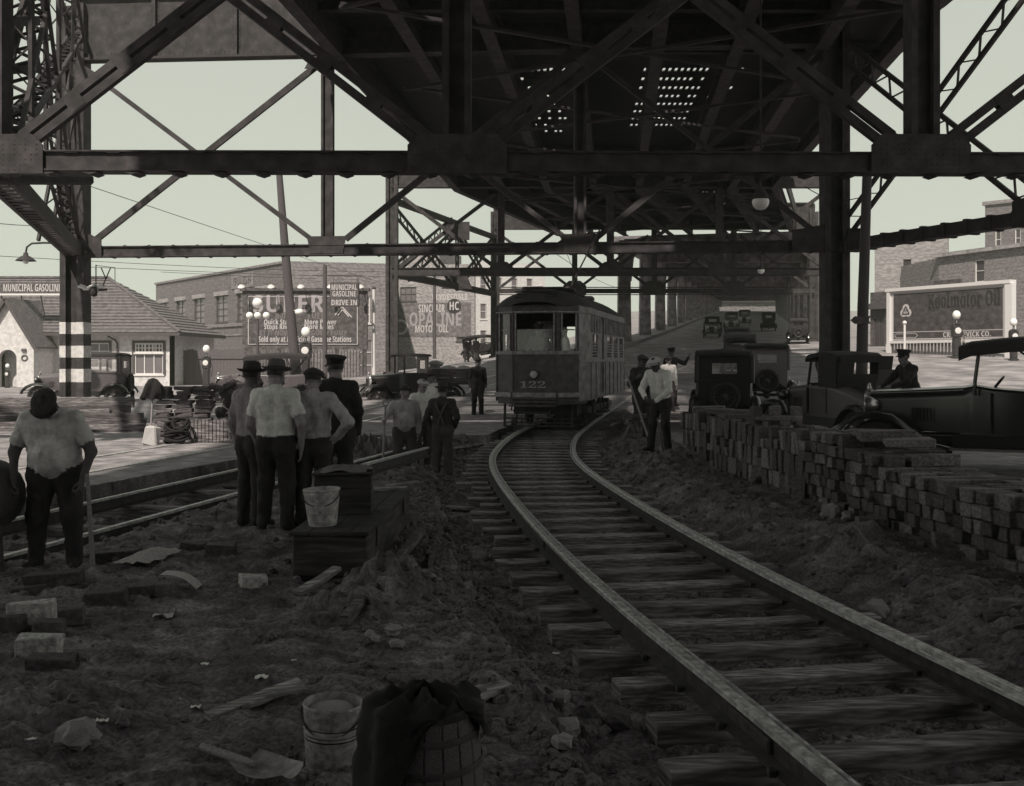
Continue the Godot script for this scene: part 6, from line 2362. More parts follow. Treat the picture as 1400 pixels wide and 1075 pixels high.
	for h in hs:
		win(o, t, h[0], h[1], h[2], h[3], 3, 2, mats.trim_dark, mats.pane_grey)
	var sd := MB.new()
	sd.abox(Vector3(wall_u(e0, e1, 543), ev.call(461), 0.002), Vector3(wall_u(e0, e1, 644), ev.call(414), 0.02))
	var ad := part(sd, "painted_sign", mat("sign_grey", 0.2, 0.8, "grime", 3.0), o)
	ad.transform = t
	var T := func(px: float, py: float) -> Transform3D: return t * Transform3D(Basis(), Vector3(wall_u(e0, e1, px), ev.call(py), 0.025))
	text("SINCLAIR", 0.75, "lettering", mats.lettering, ad, t.affine_inverse() * T.call(590, 422), 2.7)
	text("OPALINE", 1.3, "lettering", mat("lettering_soft", 0.28, 0.7), ad, t.affine_inverse() * T.call(595, 437), 5.3)
	text("MOTOR OIL", 0.7, "lettering", mats.lettering, ad, t.affine_inverse() * T.call(590, 450), 3.4)
	text("CLYDESDALE", 0.6, "lettering", mats.lettering, o, T.call(615, 407), 3.6)
	var rd := MB.new()
	rd.lathe(T.call(621, 419) * Transform3D(Basis(Vector3.RIGHT, PI / 2), Vector3.ZERO), [Vector2(0.0, 0.02), Vector2(0.72, 0.02), Vector2(0.72, 0.0)], 20)
	part(rd, "roundel", mats.lettering_dark, o)
	text("HC", 0.8, "lettering", mats.lettering, o, T.call(621, 419) * Transform3D(Basis(), Vector3(0, 0, 0.03)), 0.95)
	var r2 := MB.new()
	r2.lathe(T.call(548, 447) * Transform3D(Basis(Vector3.RIGHT, PI / 2), Vector3.ZERO), [Vector2(0.55, 0.02), Vector2(0.75, 0.03), Vector2(0.76, 0.0)], 20)
	part(r2, "roundel", mats.lettering, o)
	var up := MB.new()
	up.abox(Vector3(0.5, ev.call(362), -8), Vector3(L * 0.55, ev.call(340), -0.5))
	part(up, "upper_storey", mats.brick_white, o).transform = t
	# pale building at the corner beyond
	o = thing("corner_building", "plain white corner building half hidden behind the streetcar", "building")
	var g0 := W(PX(649, 118), 0, 118)
	var g1 := W(PX(745, 122), 0, 122)
	t = face(g0, g1, 0)
	L = g0.distance_to(g1)
	hs = []
	for i in 4:
		for j in 3:
			hs.append([0.7 + i * 2.0, 3.2 + j * 3.1, 1.5 + i * 2.0, 5.0 + j * 3.1])
	b = MB.new()
	b.wall(t, L, 13.0, 0.3, hs)
	part(b, "wall", mats.stucco, o)
	for h in hs:
		win(o, t, h[0], h[1], h[2], h[3], 1, 2, mats.trim_white, mats.pane_grey)
	# low rows of houses closing the left horizon
	for q in [[-80.0, 130.0, 30.0, 7.0, "low pale shed roofline behind the filling station"], [-46.0, 150.0, 22.0, 9.5, "distant flat-roofed warehouse between the filling station and brick works"]]:
		o = thing("warehouse", q[4], "building")
		b = MB.new()
		b.abox(W(q[0], 0, q[1] + 12), W(q[0] + q[2], q[3], q[1]))
		part(b, "wall", mats.brick_pale, o)
		b = MB.new()
		b.abox(W(q[0] - 0.3, q[3], q[1] + 12.3), W(q[0] + q[2] + 0.3, q[3] + 0.3, q[1] - 0.3))
		part(b, "roof", mats.trim_dark, o)
		for i in 6:
			win(o, Transform3D(Basis(), W(q[0], 0, q[1] - 0.2)), 1.5 + i * q[2] / 6.5, 2.0, 3.2 + i * q[2] / 6.5, 4.4, 2, 2, mats.trim_white, mats.pane_grey, 0.02)
	left_signs()
	right_side()
	poles_and_lamps()

func gas_station() -> void:
	var o := thing("filling_station", "white stucco filling station with a steep shingled roof and arched gable porch", "building")
	var D := 66.0
	var base := 0.0
	var xl := -46.0
	var xr := PX(237, D)
	var t := Transform3D(Basis(), W(xl, base, D))
	var ev := func(py: float) -> float: return HC + (HZ - py) / F * D
	var hs := []
	for q in [[184, 223, 512, 469], [121, 149, 503, 469], [86, 93, 500, 478]]:
		hs.append([PX(q[0], D) - xl, ev.call(q[2]), PX(q[1], D) - xl, ev.call(q[3])])
	var b := MB.new()
	b.wall(t, xr - xl, 3.5, 0.25, hs)
	part(b, "wall", mats.stucco, o)
	b = MB.new()
	b.wall(face(W(xr, 0, D), W(xr, 0, D + 9), 0), 9.0, 3.5, 0.25, [])
	part(b, "wall", mats.stucco, o)
	win(o, t, hs[0][0], hs[0][1], hs[0][2], hs[0][3], 3, 1, mats.trim_white, mats.pane_grey, 0.1)
	win(o, t, hs[0][0] + 0.03, hs[0][3] - 0.62, hs[0][2] - 0.03, hs[0][3] - 0.03, 8, 2, mats.trim_white, mats.pane_dark, 0.05)
	win(o, t, hs[1][0], hs[1][1], hs[1][2], hs[1][3], 2, 3, mats.trim_white, mats.pane_grey, 0.1)
	win(o, t, hs[2][0], hs[2][1], hs[2][2], hs[2][3], 1, 2, mats.trim_white, mats.pane_grey, 0.1)
	var fr := MB.new()
	for h in [hs[0], hs[1]]:
		fr.abox(Vector3(h[0] - 0.16, h[1] - 0.05, 0.003), Vector3(h[0] - 0.003, h[3] + 0.16, 0.07))
		fr.abox(Vector3(h[2] + 0.003, h[1] - 0.05, 0.003), Vector3(h[2] + 0.16, h[3] + 0.16, 0.07))
		fr.abox(Vector3(h[0], h[3] + 0.003, 0.003), Vector3(h[2], h[3] + 0.16, 0.07))
	part(fr, "window_trim", mats.trim_dark, o).transform = t
	# hipped roof in shingle courses
	var el := W(xl - 0.8, 3.42, D - 0.8)
	var er := W(xr + 0.65, 3.42, D - 0.8)
	var rl := W(xl + 4.0, 7.3, D + 4.4)
	var rr := W(PX(148, D + 4.4), 7.3, D + 4.4)
	var br := W(xr + 0.65, 3.42, D + 9.6)
	var n := 18
	for side in 2:
		for i in n:
			var f0 := float(i) / n
			var f1 := float(i + 1) / n
			var a0 := (el if side == 0 else er).lerp(rl if side == 0 else rr, f0)
			var a1 := (er if side == 0 else br).lerp(rr, f0)
			var c0 := (el if side == 0 else er).lerp(rl if side == 0 else rr, f1)
			var c1 := (er if side == 0 else br).lerp(rr, f1)
			var nr := (a1 - a0).cross(c0 - a0).normalized()
			if nr.y < 0: nr = -nr
			var m := MB.new()
			m.quad(a0 + nr * 0.05, a1 + nr * 0.05, c1, c0)
			m.quad(a0 + nr * 0.05, a1 + nr * 0.05, a1 - nr * 0.02, a0 - nr * 0.02)
			part(m, "shingle_course", mats.shingle, o)
	var rg := MB.new()
	rg.bar(rl + Vector3(0, 0.06, 0), rr + Vector3(0, 0.06, 0), 0.3, 0.12)
	rg.bar(rr + Vector3(0, 0.05, 0), er + Vector3(0, 0.07, 0), 0.22, 0.1)
	part(rg, "ridge_cap", mats.shingle, o)
	var fc := MB.new()
	fc.bar(el - Vector3(0, 0.1, 0), er - Vector3(0, 0.1, 0), 0.06, 0.2)
	fc.bar(er - Vector3(0, 0.1, 0), br - Vector3(0, 0.1, 0), 0.06, 0.2)
	part(fc, "fascia", mats.trim_dark, o)
	var so := MB.new()
	so.quad(el - Vector3(0, 0.15, 0), er - Vector3(0, 0.15, 0), W(xr, 3.27, D), W(xl, 3.27, D))
	part(so, "soffit", mats.stucco, o)
	var dp := MB.new()
	dp.tube([W(PX(152, D) , 3.2, D - 0.6), W(PX(159, D), 2.95, D - 0.2), W(PX(161, D), 2.7, D - 0.1), W(PX(161, D), 0.2, D - 0.1)], 0.06, 6)
	part(dp, "downspout", mats.trim_dark, o)
	# gabled porch with an arched doorway
	var GD := 63.2
	var gx := PX(10, GD)
	var hw := 1.62
	var ge := 2.75
	var gp := 5.35
	var aw := 0.56
	var ah := 1.75
	var gb := MB.new()
	var z := -GD
	for s in [-1, 1]:
		gb.quad(Vector3(gx + s * hw, 0, z), Vector3(gx + s * aw, 0, z), Vector3(gx + s * aw, ah, z), Vector3(gx + s * hw, ge, z))
		var last := Vector3(gx + s * aw, ah, z)
		for i in 8:
			var a := PI * 0.5 * (i + 1) / 8
			var nx := Vector3(gx + s * aw * cos(a), ah + aw * sin(a), z)
			var tl: float = float(i) / 8
			var t1: float = float(i + 1) / 8
			gb.quad(Vector3(gx + s * hw * (1 - tl), lerp(ge, gp, tl), z), last, nx, Vector3(gx + s * hw * (1 - t1), lerp(ge, gp, t1), z))
			gb.quad(last, nx, nx + Vector3(0, 0, -0.4), last + Vector3(0, 0, -0.4))
			last = nx
		gb.quad(Vector3(gx + s * aw, 0, z), Vector3(gx + s * aw, ah, z), Vector3(gx + s * aw, ah, z - 0.4), Vector3(gx + s * aw, 0, z - 0.4))
		gb.quad(Vector3(gx + s * hw, 0, z), Vector3(gx + s * hw, ge, z), Vector3(gx + s * hw, ge, z - 3.0), Vector3(gx + s * hw, 0, z - 3.0))
	gb.quad(Vector3(gx - aw - 0.2, 0, z - 1.2), Vector3(gx + aw + 0.2, 0, z - 1.2), Vector3(gx + aw + 0.2, 2.5, z - 1.2), Vector3(gx - aw - 0.2, 2.5, z - 1.2))
	part(gb, "porch", mats.stucco, o)
	for s in [-1, 1]:
		var pr := MB.new()
		var a := Vector3(gx + s * (hw + 0.25), ge - 0.36, z + 0.35)
		var c := Vector3(gx, gp + 0.08, z + 0.35)
		pr.poly([a, c, c + Vector3(0, 0, -6.0), a + Vector3(0, 0, -4.0)], Vector3(0, 0.1, 0))
		part(pr, "porch_roof", mats.shingle, o)
		var vb := MB.new()
		vb.bar(a + Vector3(0, 0, 0.03), c + Vector3(0, 0, 0.03), 0.2, 0.06, Vector3(0, 0, 1))
		part(vb, "bargeboard", mats.trim_dark, o)
	var wr := MB.new()
	wr.lathe(Transform3D(Basis(Vector3.RIGHT, PI / 2), Vector3(PX(33.5, GD), 1.8, z + 0.02)), [Vector2(0.12, 0.0), Vector2(0.16, 0.05), Vector2(0.22, 0.0)], 12)
	wr.abox(Vector3(PX(30, GD), 2.2, z + 0.003), Vector3(PX(36, GD), 2.36, z + 0.12))
	part(wr, "wall_lantern", mats.trim_dark, o)
	# free-standing things about the station
	var s := thing("roof_sign", "long dark roof sign lettered for municipal gasoline on the filling station", "sign")
	var sb := MB.new()
	var sy := HC + (HZ - 401.5) / F * 65.0
	var st := HC + (HZ - 386.0) / F * 65.0
	sb.abox(W(PX(-90, 65), sy, 65.1), W(PX(90, 65), st, 64.98))
	part(sb, "board", mats.board_frame, s)
	sb = MB.new()
	sb.abox(W(PX(-90, 65), sy - 0.12, 65.15), W(PX(90, 65), sy - 0.003, 64.9))
	part(sb, "ledge", mats.trim_white, s)
	for i in 7:
		var lg := MB.new()
		lg.bar(W(PX(-80 + i * 27, 65), sy - 0.1, 65.05), W(PX(-80 + i * 27, 65), sy - 1.4, 65.6), 0.06, 0.06)
		part(lg, "leg", mats.trim_dark, s)
	text("MUNICIPAL GASOLINE", 0.46, "lettering", mats.lettering, s, Transform3D(Basis(), W(PX(44, 65), (sy + st) * 0.5, 64.96)), 3.65)
	var op := thing("open_sign", "small white sandwich board reading open beside the filling station window", "sign")
	var ob := MB.new()
	ob.abox(W(PX(165, 63), 0.15, 63.05), W(PX(180, 63), 1.15, 63.0))
	part(ob, "board", mats.trim_white, op)
	text("OPEN", 0.3, "lettering", mats.lettering_dark, op, Transform3D(Basis(), W(PX(172.5, 63), 0.9, 62.98)), 0.52)
	gas_pump("slim dark gasoline pump with a white globe beside the board fence", PX(282, 60), 60.0, 2.55)
	gas_pump("small gasoline pump with a dial inside the arched porch", PX(10, 61.5), 61.5, 1.5)
	gas_pump("gasoline pump with a white globe in front of the large billboard", PX(418, 55), 55.0, 3.1)
	# board fence
	var f := thing("board_fence", "grey vertical board fence between the filling station and the billboard", "fence")
	var fx := PX(238, 68)
	var k := 0
	while fx < PX(345, 68):
		var m := MB.new()
		m.abox(W(fx, 0.0, 68.03 + 0.012 * (k % 2)), W(fx + 0.21, 2.35 + 0.05 * sin(k * 1.7), 68.0 + 0.012 * (k % 2)))
		part(m, "board", mats.fence_wood, f)
		fx += 0.22
		k += 1
	var rl2 := MB.new()
	rl2.abox(W(PX(238, 68), 1.75, 67.99), W(PX(345, 68), 1.87, 67.93))
	part(rl2, "rail", mats.fence_wood, f)

func gas_pump(label: String, x: float, d: float, h: float) -> void:
	var o := thing("gasoline_pump", label, "gas pump", Transform3D(Basis(), W(x, hill(x, d), d)), "gasoline pumps")
	var r := h / 2.5
	var b := MB.new()
	b.abox(Vector3(-0.22, 0.0, -0.2) * r, Vector3(0.22, 0.12, 0.2) * r, 0.02)
	b.abox(Vector3(-0.17, 0.12, -0.16) * r, Vector3(0.17, 1.05, 0.16) * r, 0.03)
	b.abox(Vector3(-0.23, 1.06, -0.2) * r, Vector3(0.23, 1.72, 0.2) * r, 0.05)
	b.lathe(Transform3D(Basis.from_scale(Vector3.ONE * r), Vector3(0, 1.72, 0) * r), [Vector2(0.24, 0.0), Vector2(0.16, 0.06), Vector2(0.06, 0.1), Vector2(0.05, 0.3), Vector2(0.0, 0.3)], 12)
	part(b, "body", mat("pump_paint", 0.03, 0.4), o)
	var g := MB.new()
	g.ball(Vector3(0, 2.2, 0) * r, Vector3(0.2, 0.23, 0.2) * r, 14, 9)
	part(g, "globe", mats.globe, o)
	var dl := MB.new()
	dl.lathe(Transform3D(Basis(Vector3.RIGHT, PI / 2) * Basis.from_scale(Vector3.ONE * r), Vector3(0, 1.4, 0.2) * r), [Vector2(0.0, 0.02), Vector2(0.15, 0.02), Vector2(0.16, 0.0)], 16)
	part(dl, "dial", mats.trim_white, o)
	var hs := MB.new()
	hs.tube([Vector3(0.23, 1.5, 0) * r, Vector3(0.36, 1.2, 0.05) * r, Vector3(0.34, 0.6, 0.08) * r, Vector3(0.26, 0.9, 0.1) * r], 0.02 * r, 6)
	part(hs, "hose", mats.black_paint, o)

func left_signs() -> void:
	# billboard for motor fuel
	var D := 63.0
	var X := func(px: float) -> float: return PX(px, D)
	var Y := func(py: float) -> float: return HC + (HZ - py) / F * D
	var o := thing("billboard", "large dark billboard advertising super motor fuel beside the filling station", "billboard")
	var b := MB.new()
	b.abox(W(X.call(331), Y.call(478), D + 0.3), W(X.call(502), Y.call(398), D + 0.02))
	part(b, "frame", mats.board_frame, o)
	b = MB.new()
	b.abox(W(X.call(339), Y.call(472), D + 0.02), W(X.call(489), Y.call(405), D - 0.01))
	part(b, "panel", mats.board_dark, o)
	b = MB.new()
	for q in [[339, 405, 489, 405.8], [339, 470.4, 489, 471.2], [339, 405.8, 340, 470.4], [488, 405.8, 489, 470.4]]:
		b.abox(W(X.call(q[0]), Y.call(q[3]), D - 0.005), W(X.call(q[2]), Y.call(q[1]), D - 0.03))
	part(b, "border", mats.lettering, o)
	b = MB.new()
	b.abox(W(X.call(328), Y.call(398), D + 0.4), W(X.call(505), Y.call(394), D - 0.15))
	part(b, "cornice", mats.board_frame, o)
	for i in 5:
		var l := MB.new()
		var px := 336.0 + i * 40
		l.tube([W(X.call(px), Y.call(394), D - 0.1), W(X.call(px), Y.call(391), D - 0.5), W(X.call(px), Y.call(392.5), D - 1.0)], 0.03, 6)
		l.lathe(Transform3D(Basis(Vector3.RIGHT, 0.5), W(X.call(px), Y.call(393), D - 1.1)), [Vector2(0.05, 0.12), Vector2(0.22, -0.05)], 10)
		part(l, "lamp", mats.trim_white, o)
	for px in [336.0, 380.0, 420.0, 460.0, 498.0]:
		var l := MB.new()
		l.abox(W(X.call(px) - 0.1, 0, D + 0.25), W(X.call(px) + 0.1, Y.call(478), D + 0.05))
		part(l, "post", mats.board_frame, o)
	var lt := MB.new()
	for i in 40:
		lt.abox(W(X.call(334) + i * 0.185, 0.4, D + 0.04), W(X.call(334) + i * 0.185 + 0.09, Y.call(479), D + 0.0))
	part(lt, "lattice_skirt", mats.board_frame, o)
	var tx := func(s: String, px: float, py: float, h: float, w: float, m: Material, font := "Droid Sans") -> void:
		text(s, h, "lettering", m, o, Transform3D(Basis(), W(X.call(px), Y.call(py), D - 0.02)), w, font)
	tx.call("SUPER", 394, 416, 1.05, 4.4, mat("lettering_soft", 0.28, 0.7))
	tx.call("MOTOR", 388, 432, 0.36, 1.1, mats.lettering_dim)
	tx.call("FUEL", 432, 432, 0.36, 1.0, mats.lettering_dim)
	tx.call("Quick Starts", 382, 440.5, 0.3, 1.9, mats.lettering)
	tx.call("More Power", 438, 440.5, 0.3, 1.95, mats.lettering)
	tx.call("Stops Knock", 382, 447, 0.3, 1.9, mats.lettering)
	tx.call("More Miles", 436, 447, 0.3, 1.8, mats.lettering)
	tx.call("GET IT NOW AT", 378, 455.5, 0.32, 2.6, mats.lettering_dim)
	tx.call("GOOD PUMP", 450, 455.5, 0.32, 2.2, mats.lettering_dim)
	tx.call("Sold only at Municipal Gasoline Stations", 417, 464, 0.34, 5.7, mats.lettering)
	b = MB.new()
	for q in [[[458, 431], [467, 420]], [[468, 420], [481, 434]], [[462, 431], [468, 423.5]], [[469, 424], [477, 433]]]:
		b.bar(W(X.call(q[0][0]), Y.call(q[0][1]), D - 0.03), W(X.call(q[1][0]), Y.call(q[1][1]), D - 0.03), 0.07, 0.03, Vector3(0, 0, 1))
	part(b, "chevron", mats.lettering, o)
	# hanging station sign
	o = thing("hanging_sign", "boxy hanging sign reading municipal gasoline drive in, on a bracketed pole", "sign")
	var D2 := 57.0
	b = MB.new()
	b.abox(W(PX(451, D2), HC + (HZ - 419) / F * D2, D2 + 0.4), W(PX(490, D2), HC + (HZ - 386) / F * D2, D2))
	part(b, "box", mats.board_frame, o)
	for q in [["MUNICIPAL", 393.0, 1.42], ["GASOLINE", 402.0, 1.3], ["DRIVE IN", 414.0, 1.42]]:
		text(q[0], 0.3, "lettering", mats.lettering, o, Transform3D(Basis(), W(PX(470.5, D2), HC + (HZ - q[1]) / F * D2, D2 - 0.02)), q[2])
	b = MB.new()
	b.abox(W(PX(426, D2), HC + (HZ - 377) / F * D2, D2 + 0.25), W(PX(495, D2), HC + (HZ - 375.5) / F * D2, D2 + 0.17))
	for px in [455.0, 488.0]:
		b.bar(W(PX(px, D2), HC + (HZ - 386) / F * D2, D2 + 0.2), W(PX(px, D2), HC + (HZ - 376) / F * D2, D2 + 0.2), 0.03, 0.03)
	part(b, "bracket", mats.trim_dark, o)
	b = MB.new()
	b.tube([W(PX(443, D2), 0, D2 + 0.25), W(PX(443, D2), HC + (HZ - 362) / F * D2, D2 + 0.25)], [0.15, 0.11], 10)
	part(b, "pole", mats.pole_wood, o)
	# cluster lamp standard
	o = thing("lamp_standard", "street lamp standard with a cluster of four white globes before the billboard", "street lamp")
	var D3 := 52.0
	var Q := func(px: float, py: float) -> Vector3: return P(px, py, D3)
	b = MB.new()
	b.tube([W(PX(352, D3), 0, D3), Q.call(352, 470), Q.call(352, 425)], [0.14, 0.07, 0.05], 10)
	b.tube([Q.call(341, 433), Q.call(346, 440), Q.call(352, 444), Q.call(358, 440), Q.call(364, 433)], 0.03, 6)
	part(b, "post", mats.trim_dark, o)
	for q in [[352, 414.5, 0.26], [341, 431.5, 0.18], [352, 431.5, 0.18], [364, 431.5, 0.18]]:
		b = MB.new()
		b.ball(Q.call(q[0], q[1]), Vector3.ONE * q[2], 14, 9)
		part(b, "globe", mats.globe, o)

func right_side() -> void:
	var p0 := W(PX(1214, 64), 0, 64)
	var p1 := W(PX(1381, 56.5), 0, 56.5)
	var L := Vector2(p1.x - p0.x, p1.z - p0.z).length()
	var t := face(p0, p1, 0)
	var U := func(px: float) -> float: return wall_u(p0, p1, px)
	var o := thing("billboard", "white-framed billboard for motor oil beyond the roadster", "billboard")
	var lo := 2.68
	var hi := 6.02
	var b := MB.new()
	b.abox(Vector3(0, lo, -0.3), Vector3(L, hi - 0.1, -0.02))
	part(b, "frame", mats.trim_white, o).transform = t
	b = MB.new()
	b.abox(Vector3(-0.1, hi - 0.1, -0.4), Vector3(L + 0.1, hi + 0.1, 0.15))
	b.abox(Vector3(-0.05, lo - 0.7, -0.25), Vector3(0.25, lo, 0.12))
	b.abox(Vector3(L - 0.25, lo - 0.9, -0.25), Vector3(L + 0.2, hi - 0.1, 0.12))
	b.abox(Vector3(0, lo, -0.25), Vector3(0.22, hi - 0.1, 0.12))
	b.abox(Vector3(0.2, lo + 0.02, 0.0), Vector3(L - 0.2, lo + 0.18, 0.1))
	part(b, "moulding", mats.trim_white, o).transform = t
	b = MB.new()
	b.abox(Vector3(0.45, lo + 0.3, -0.02), Vector3(L - 0.4, hi - 0.28, 0.012))
	part(b, "panel", mats.board_dark, o).transform = t
	b = MB.new()
	for q in [[0.42, hi - 0.28, L - 0.37, hi - 0.24], [0.42, lo + 0.26, L - 0.37, lo + 0.3], [0.42, lo + 0.3, 0.46, hi - 0.28], [L - 0.41, lo + 0.3, L - 0.37, hi - 0.28], [0.46, lo + 0.68, L - 0.41, lo + 0.72]]:
		b.abox(Vector3(q[0], q[1], -0.01), Vector3(q[2], q[3], 0.03))
	part(b, "border", mats.lettering, o).transform = t
	text("Koolmotor Oil", 0.85, "lettering", mats.lettering_dark, o, t * Transform3D(Basis(), Vector3((U.call(1371) + U.call(1267)) * 0.5, hi - 0.85, 0.02)), (U.call(1374) - U.call(1267)) * 0.93, "Droid Serif")
	text("CREW LEVICK CO.", 0.3, "lettering", mats.lettering, o, t * Transform3D(Basis(), Vector3((U.call(1355) + U.call(1290)) * 0.5, lo + 0.48, 0.02)), U.call(1355) - U.call(1290))
	# emblem: white three-lobed shield with a dark triangle
	var ec := Vector3(U.call(1239), 0, 0)
	var ey := HC + (HZ - 426) / F * 63.0
	b = MB.new()
	for a in [90.0, 210.0, 330.0]:
		b.lathe(t * Transform3D(Basis(Vector3.RIGHT, PI / 2), Vector3(ec.x + cos(deg_to_rad(a)) * 0.19, ey + sin(deg_to_rad(a)) * 0.19, 0.014)), [Vector2(0.0, 0.012), Vector2(0.25, 0.012), Vector2(0.25, 0.0)], 18)
	part(b, "emblem", mats.lettering, o)
	b = MB.new()
	var tri := [Vector3(ec.x, ey + 0.3, 0.034), Vector3(ec.x - 0.26, ey - 0.17, 0.034), Vector3(ec.x + 0.26, ey - 0.17, 0.034)]
	for i in 3:
		b.bar(t * tri[i], t * tri[(i + 1) % 3], 0.06, 0.02, t.basis.z)
	part(b, "emblem_triangle", mats.lettering_dark, o)
	b = MB.new()
	var hx := [Vector3(U.call(1223.5), lo + 0.48, 0.03), Vector3(U.call(1226), lo + 0.6, 0.03), Vector3(U.call(1252), lo + 0.6, 0.03), Vector3(U.call(1255.5), lo + 0.48, 0.03), Vector3(U.call(1252), lo + 0.36, 0.03), Vector3(U.call(1226), lo + 0.36, 0.03)]
	for i in 6:
		b.bar(t * hx[i], t * hx[(i + 1) % 6], 0.03, 0.015, t.basis.z)
	part(b, "outline", mats.lettering, o)
	b = MB.new()
	b.abox(Vector3(U.call(1278), hi + 0.1, -0.1), Vector3(U.call(1315), hi + 0.36, 0.1))
	part(b, "name_plate", mats.board_frame, o).transform = t
	for i in 30:
		b = MB.new()
		b.abox(Vector3(0.3 + i * 0.245, lo - 0.95, -0.05), Vector3(0.42 + i * 0.245, lo - 0.003, 0.0))
		part(b, "skirt_slat", mats.board_frame, o).transform = t
	# buildings behind
	o = thing("white_house", "whitewashed tall building rising behind the motor oil billboard", "building")
	var a0 := W(PX(1196, 92), 0, 92)
	var a1 := W(PX(1296, 88), 0, 88)
	t = face(a0, a1, 0)
	var l2 := Vector2(a1.x - a0.x, a1.z - a0.z).length()
	var hs := [[wall_u(a0, a1, 1235), 8.7, wall_u(a0, a1, 1246), 10.5], [wall_u(a0, a1, 1262), 8.7, wall_u(a0, a1, 1272), 10.5]]
	b = MB.new()
	b.wall(t, l2, 12.2, 0.3, [hs[0]])
	part(b, "wall", mats.brick_white, o)
	win(o, t, hs[0][0], hs[0][1], hs[0][2], hs[0][3], 1, 2, mats.trim_dark, mats.pane_dark)
	b = MB.new()
	b.abox(Vector3(-0.1, 12.2, -0.4), Vector3(l2 + 0.1, 12.45, 0.1))
	part(b, "coping", mats.brick_pale, o).transform = t
	o = thing("brick_house", "grey brick house with one sash window at the end of the billboard", "building")
	a0 = W(PX(1284, 82), 0, 82)
	a1 = W(PX(1470, 70), 0, 70)
	t = face(a0, a1, 0)
	l2 = Vector2(a1.x - a0.x, a1.z - a0.z).length()
	var h1 := [wall_u(a0, a1, 1333), 7.6, wall_u(a0, a1, 1346), 9.3]
	b = MB.new()
	b.wall(t, l2, 9.85, 0.3, [h1])
	part(b, "wall", mats.brick_pale, o)
	win(o, t, h1[0], h1[1], h1[2], h1[3], 1, 2, mats.trim_white, mats.pane_dark)
	b = MB.new()
	b.abox(Vector3(-0.3, 9.85, -0.5), Vector3(l2, 10.15, 0.3))
	part(b, "cornice", mats.brick_white, o).transform = t
	b = MB.new()
	b.wall(face(W(PX(1284, 82) , 0, 90), a0, 0), 8.0, 9.85, 0.3, [])
	part(b, "wall", mats.brick_pale, o)
	o = thing("brick_tower", "taller dark brick building standing behind the grey brick house", "building")
	a0 = W(PX(1347, 98), 0, 98)
	a1 = W(PX(1480, 92), 0, 92)
	t = face(a0, a1, 0)
	l2 = Vector2(a1.x - a0.x, a1.z - a0.z).length()
	hs = [[wall_u(a0, a1, 1361), 12.2, wall_u(a0, a1, 1369), 13.9], [wall_u(a0, a1, 1388), 12.2, wall_u(a0, a1, 1396), 13.9]]
	b = MB.new()
	b.wall(t, l2, 16.4, 0.3, hs)
	part(b, "wall", mats.brick_mid, o)
	for h in hs:
		win(o, t, h[0], h[1], h[2], h[3], 1, 2, mats.trim_white, mats.pane_dark)
	b = MB.new()
	b.abox(Vector3(-0.2, 16.4, -0.5), Vector3(l2, 16.75, 0.2))
	part(b, "cornice", mats.brick_pale, o).transform = t
	o = thing("shop_front", "narrow dark shop front beside the pole and billboard", "building")
	a0 = W(PX(1190, 72), 0, 72)
	a1 = W(PX(1213, 71), 0, 71)
	t = face(a0, a1, 0)
	l2 = a0.distance_to(a1)
	b = MB.new()
	b.wall(t, l2, 6.4, 0.2, [[0.25, 2.2, l2 - 0.2, 4.6]])
	part(b, "wall", mats.board_frame, o)
	b = MB.new()
	b.abox(Vector3(-0.15, 5.2, 0.003), Vector3(l2 + 0.1, 5.6, 0.5))
	part(b, "canopy", mats.trim_dark, o).transform = t
	win(o, t, 0.25, 2.2, l2 - 0.2, 4.6, 2, 1, mats.trim_dark, mats.pane_dark)
	gas_pump("gasoline pump with a pale globe standing before the motor oil billboard", PX(1308, 57), 57.0, 2.75)
	gas_pump("short gasoline pump at the end post of the motor oil billboard", PX(1386, 54), 54.0, 2.3)
	var ps := thing("marker_post", "thin white post with a ball top before the motor oil billboard", "post")
	b = MB.new()
	var gx := PX(1237, 60)
	b.tube([W(gx, hill(gx, 60), 60), P(1237, 443, 60)], 0.07, 8)
	part(b, "post", mats.trim_white, ps)
	b = MB.new()
	b.ball(P(1237, 441.5, 60), Vector3.ONE * 0.13, 10, 7)
	part(b, "ball", mats.trim_white, ps)

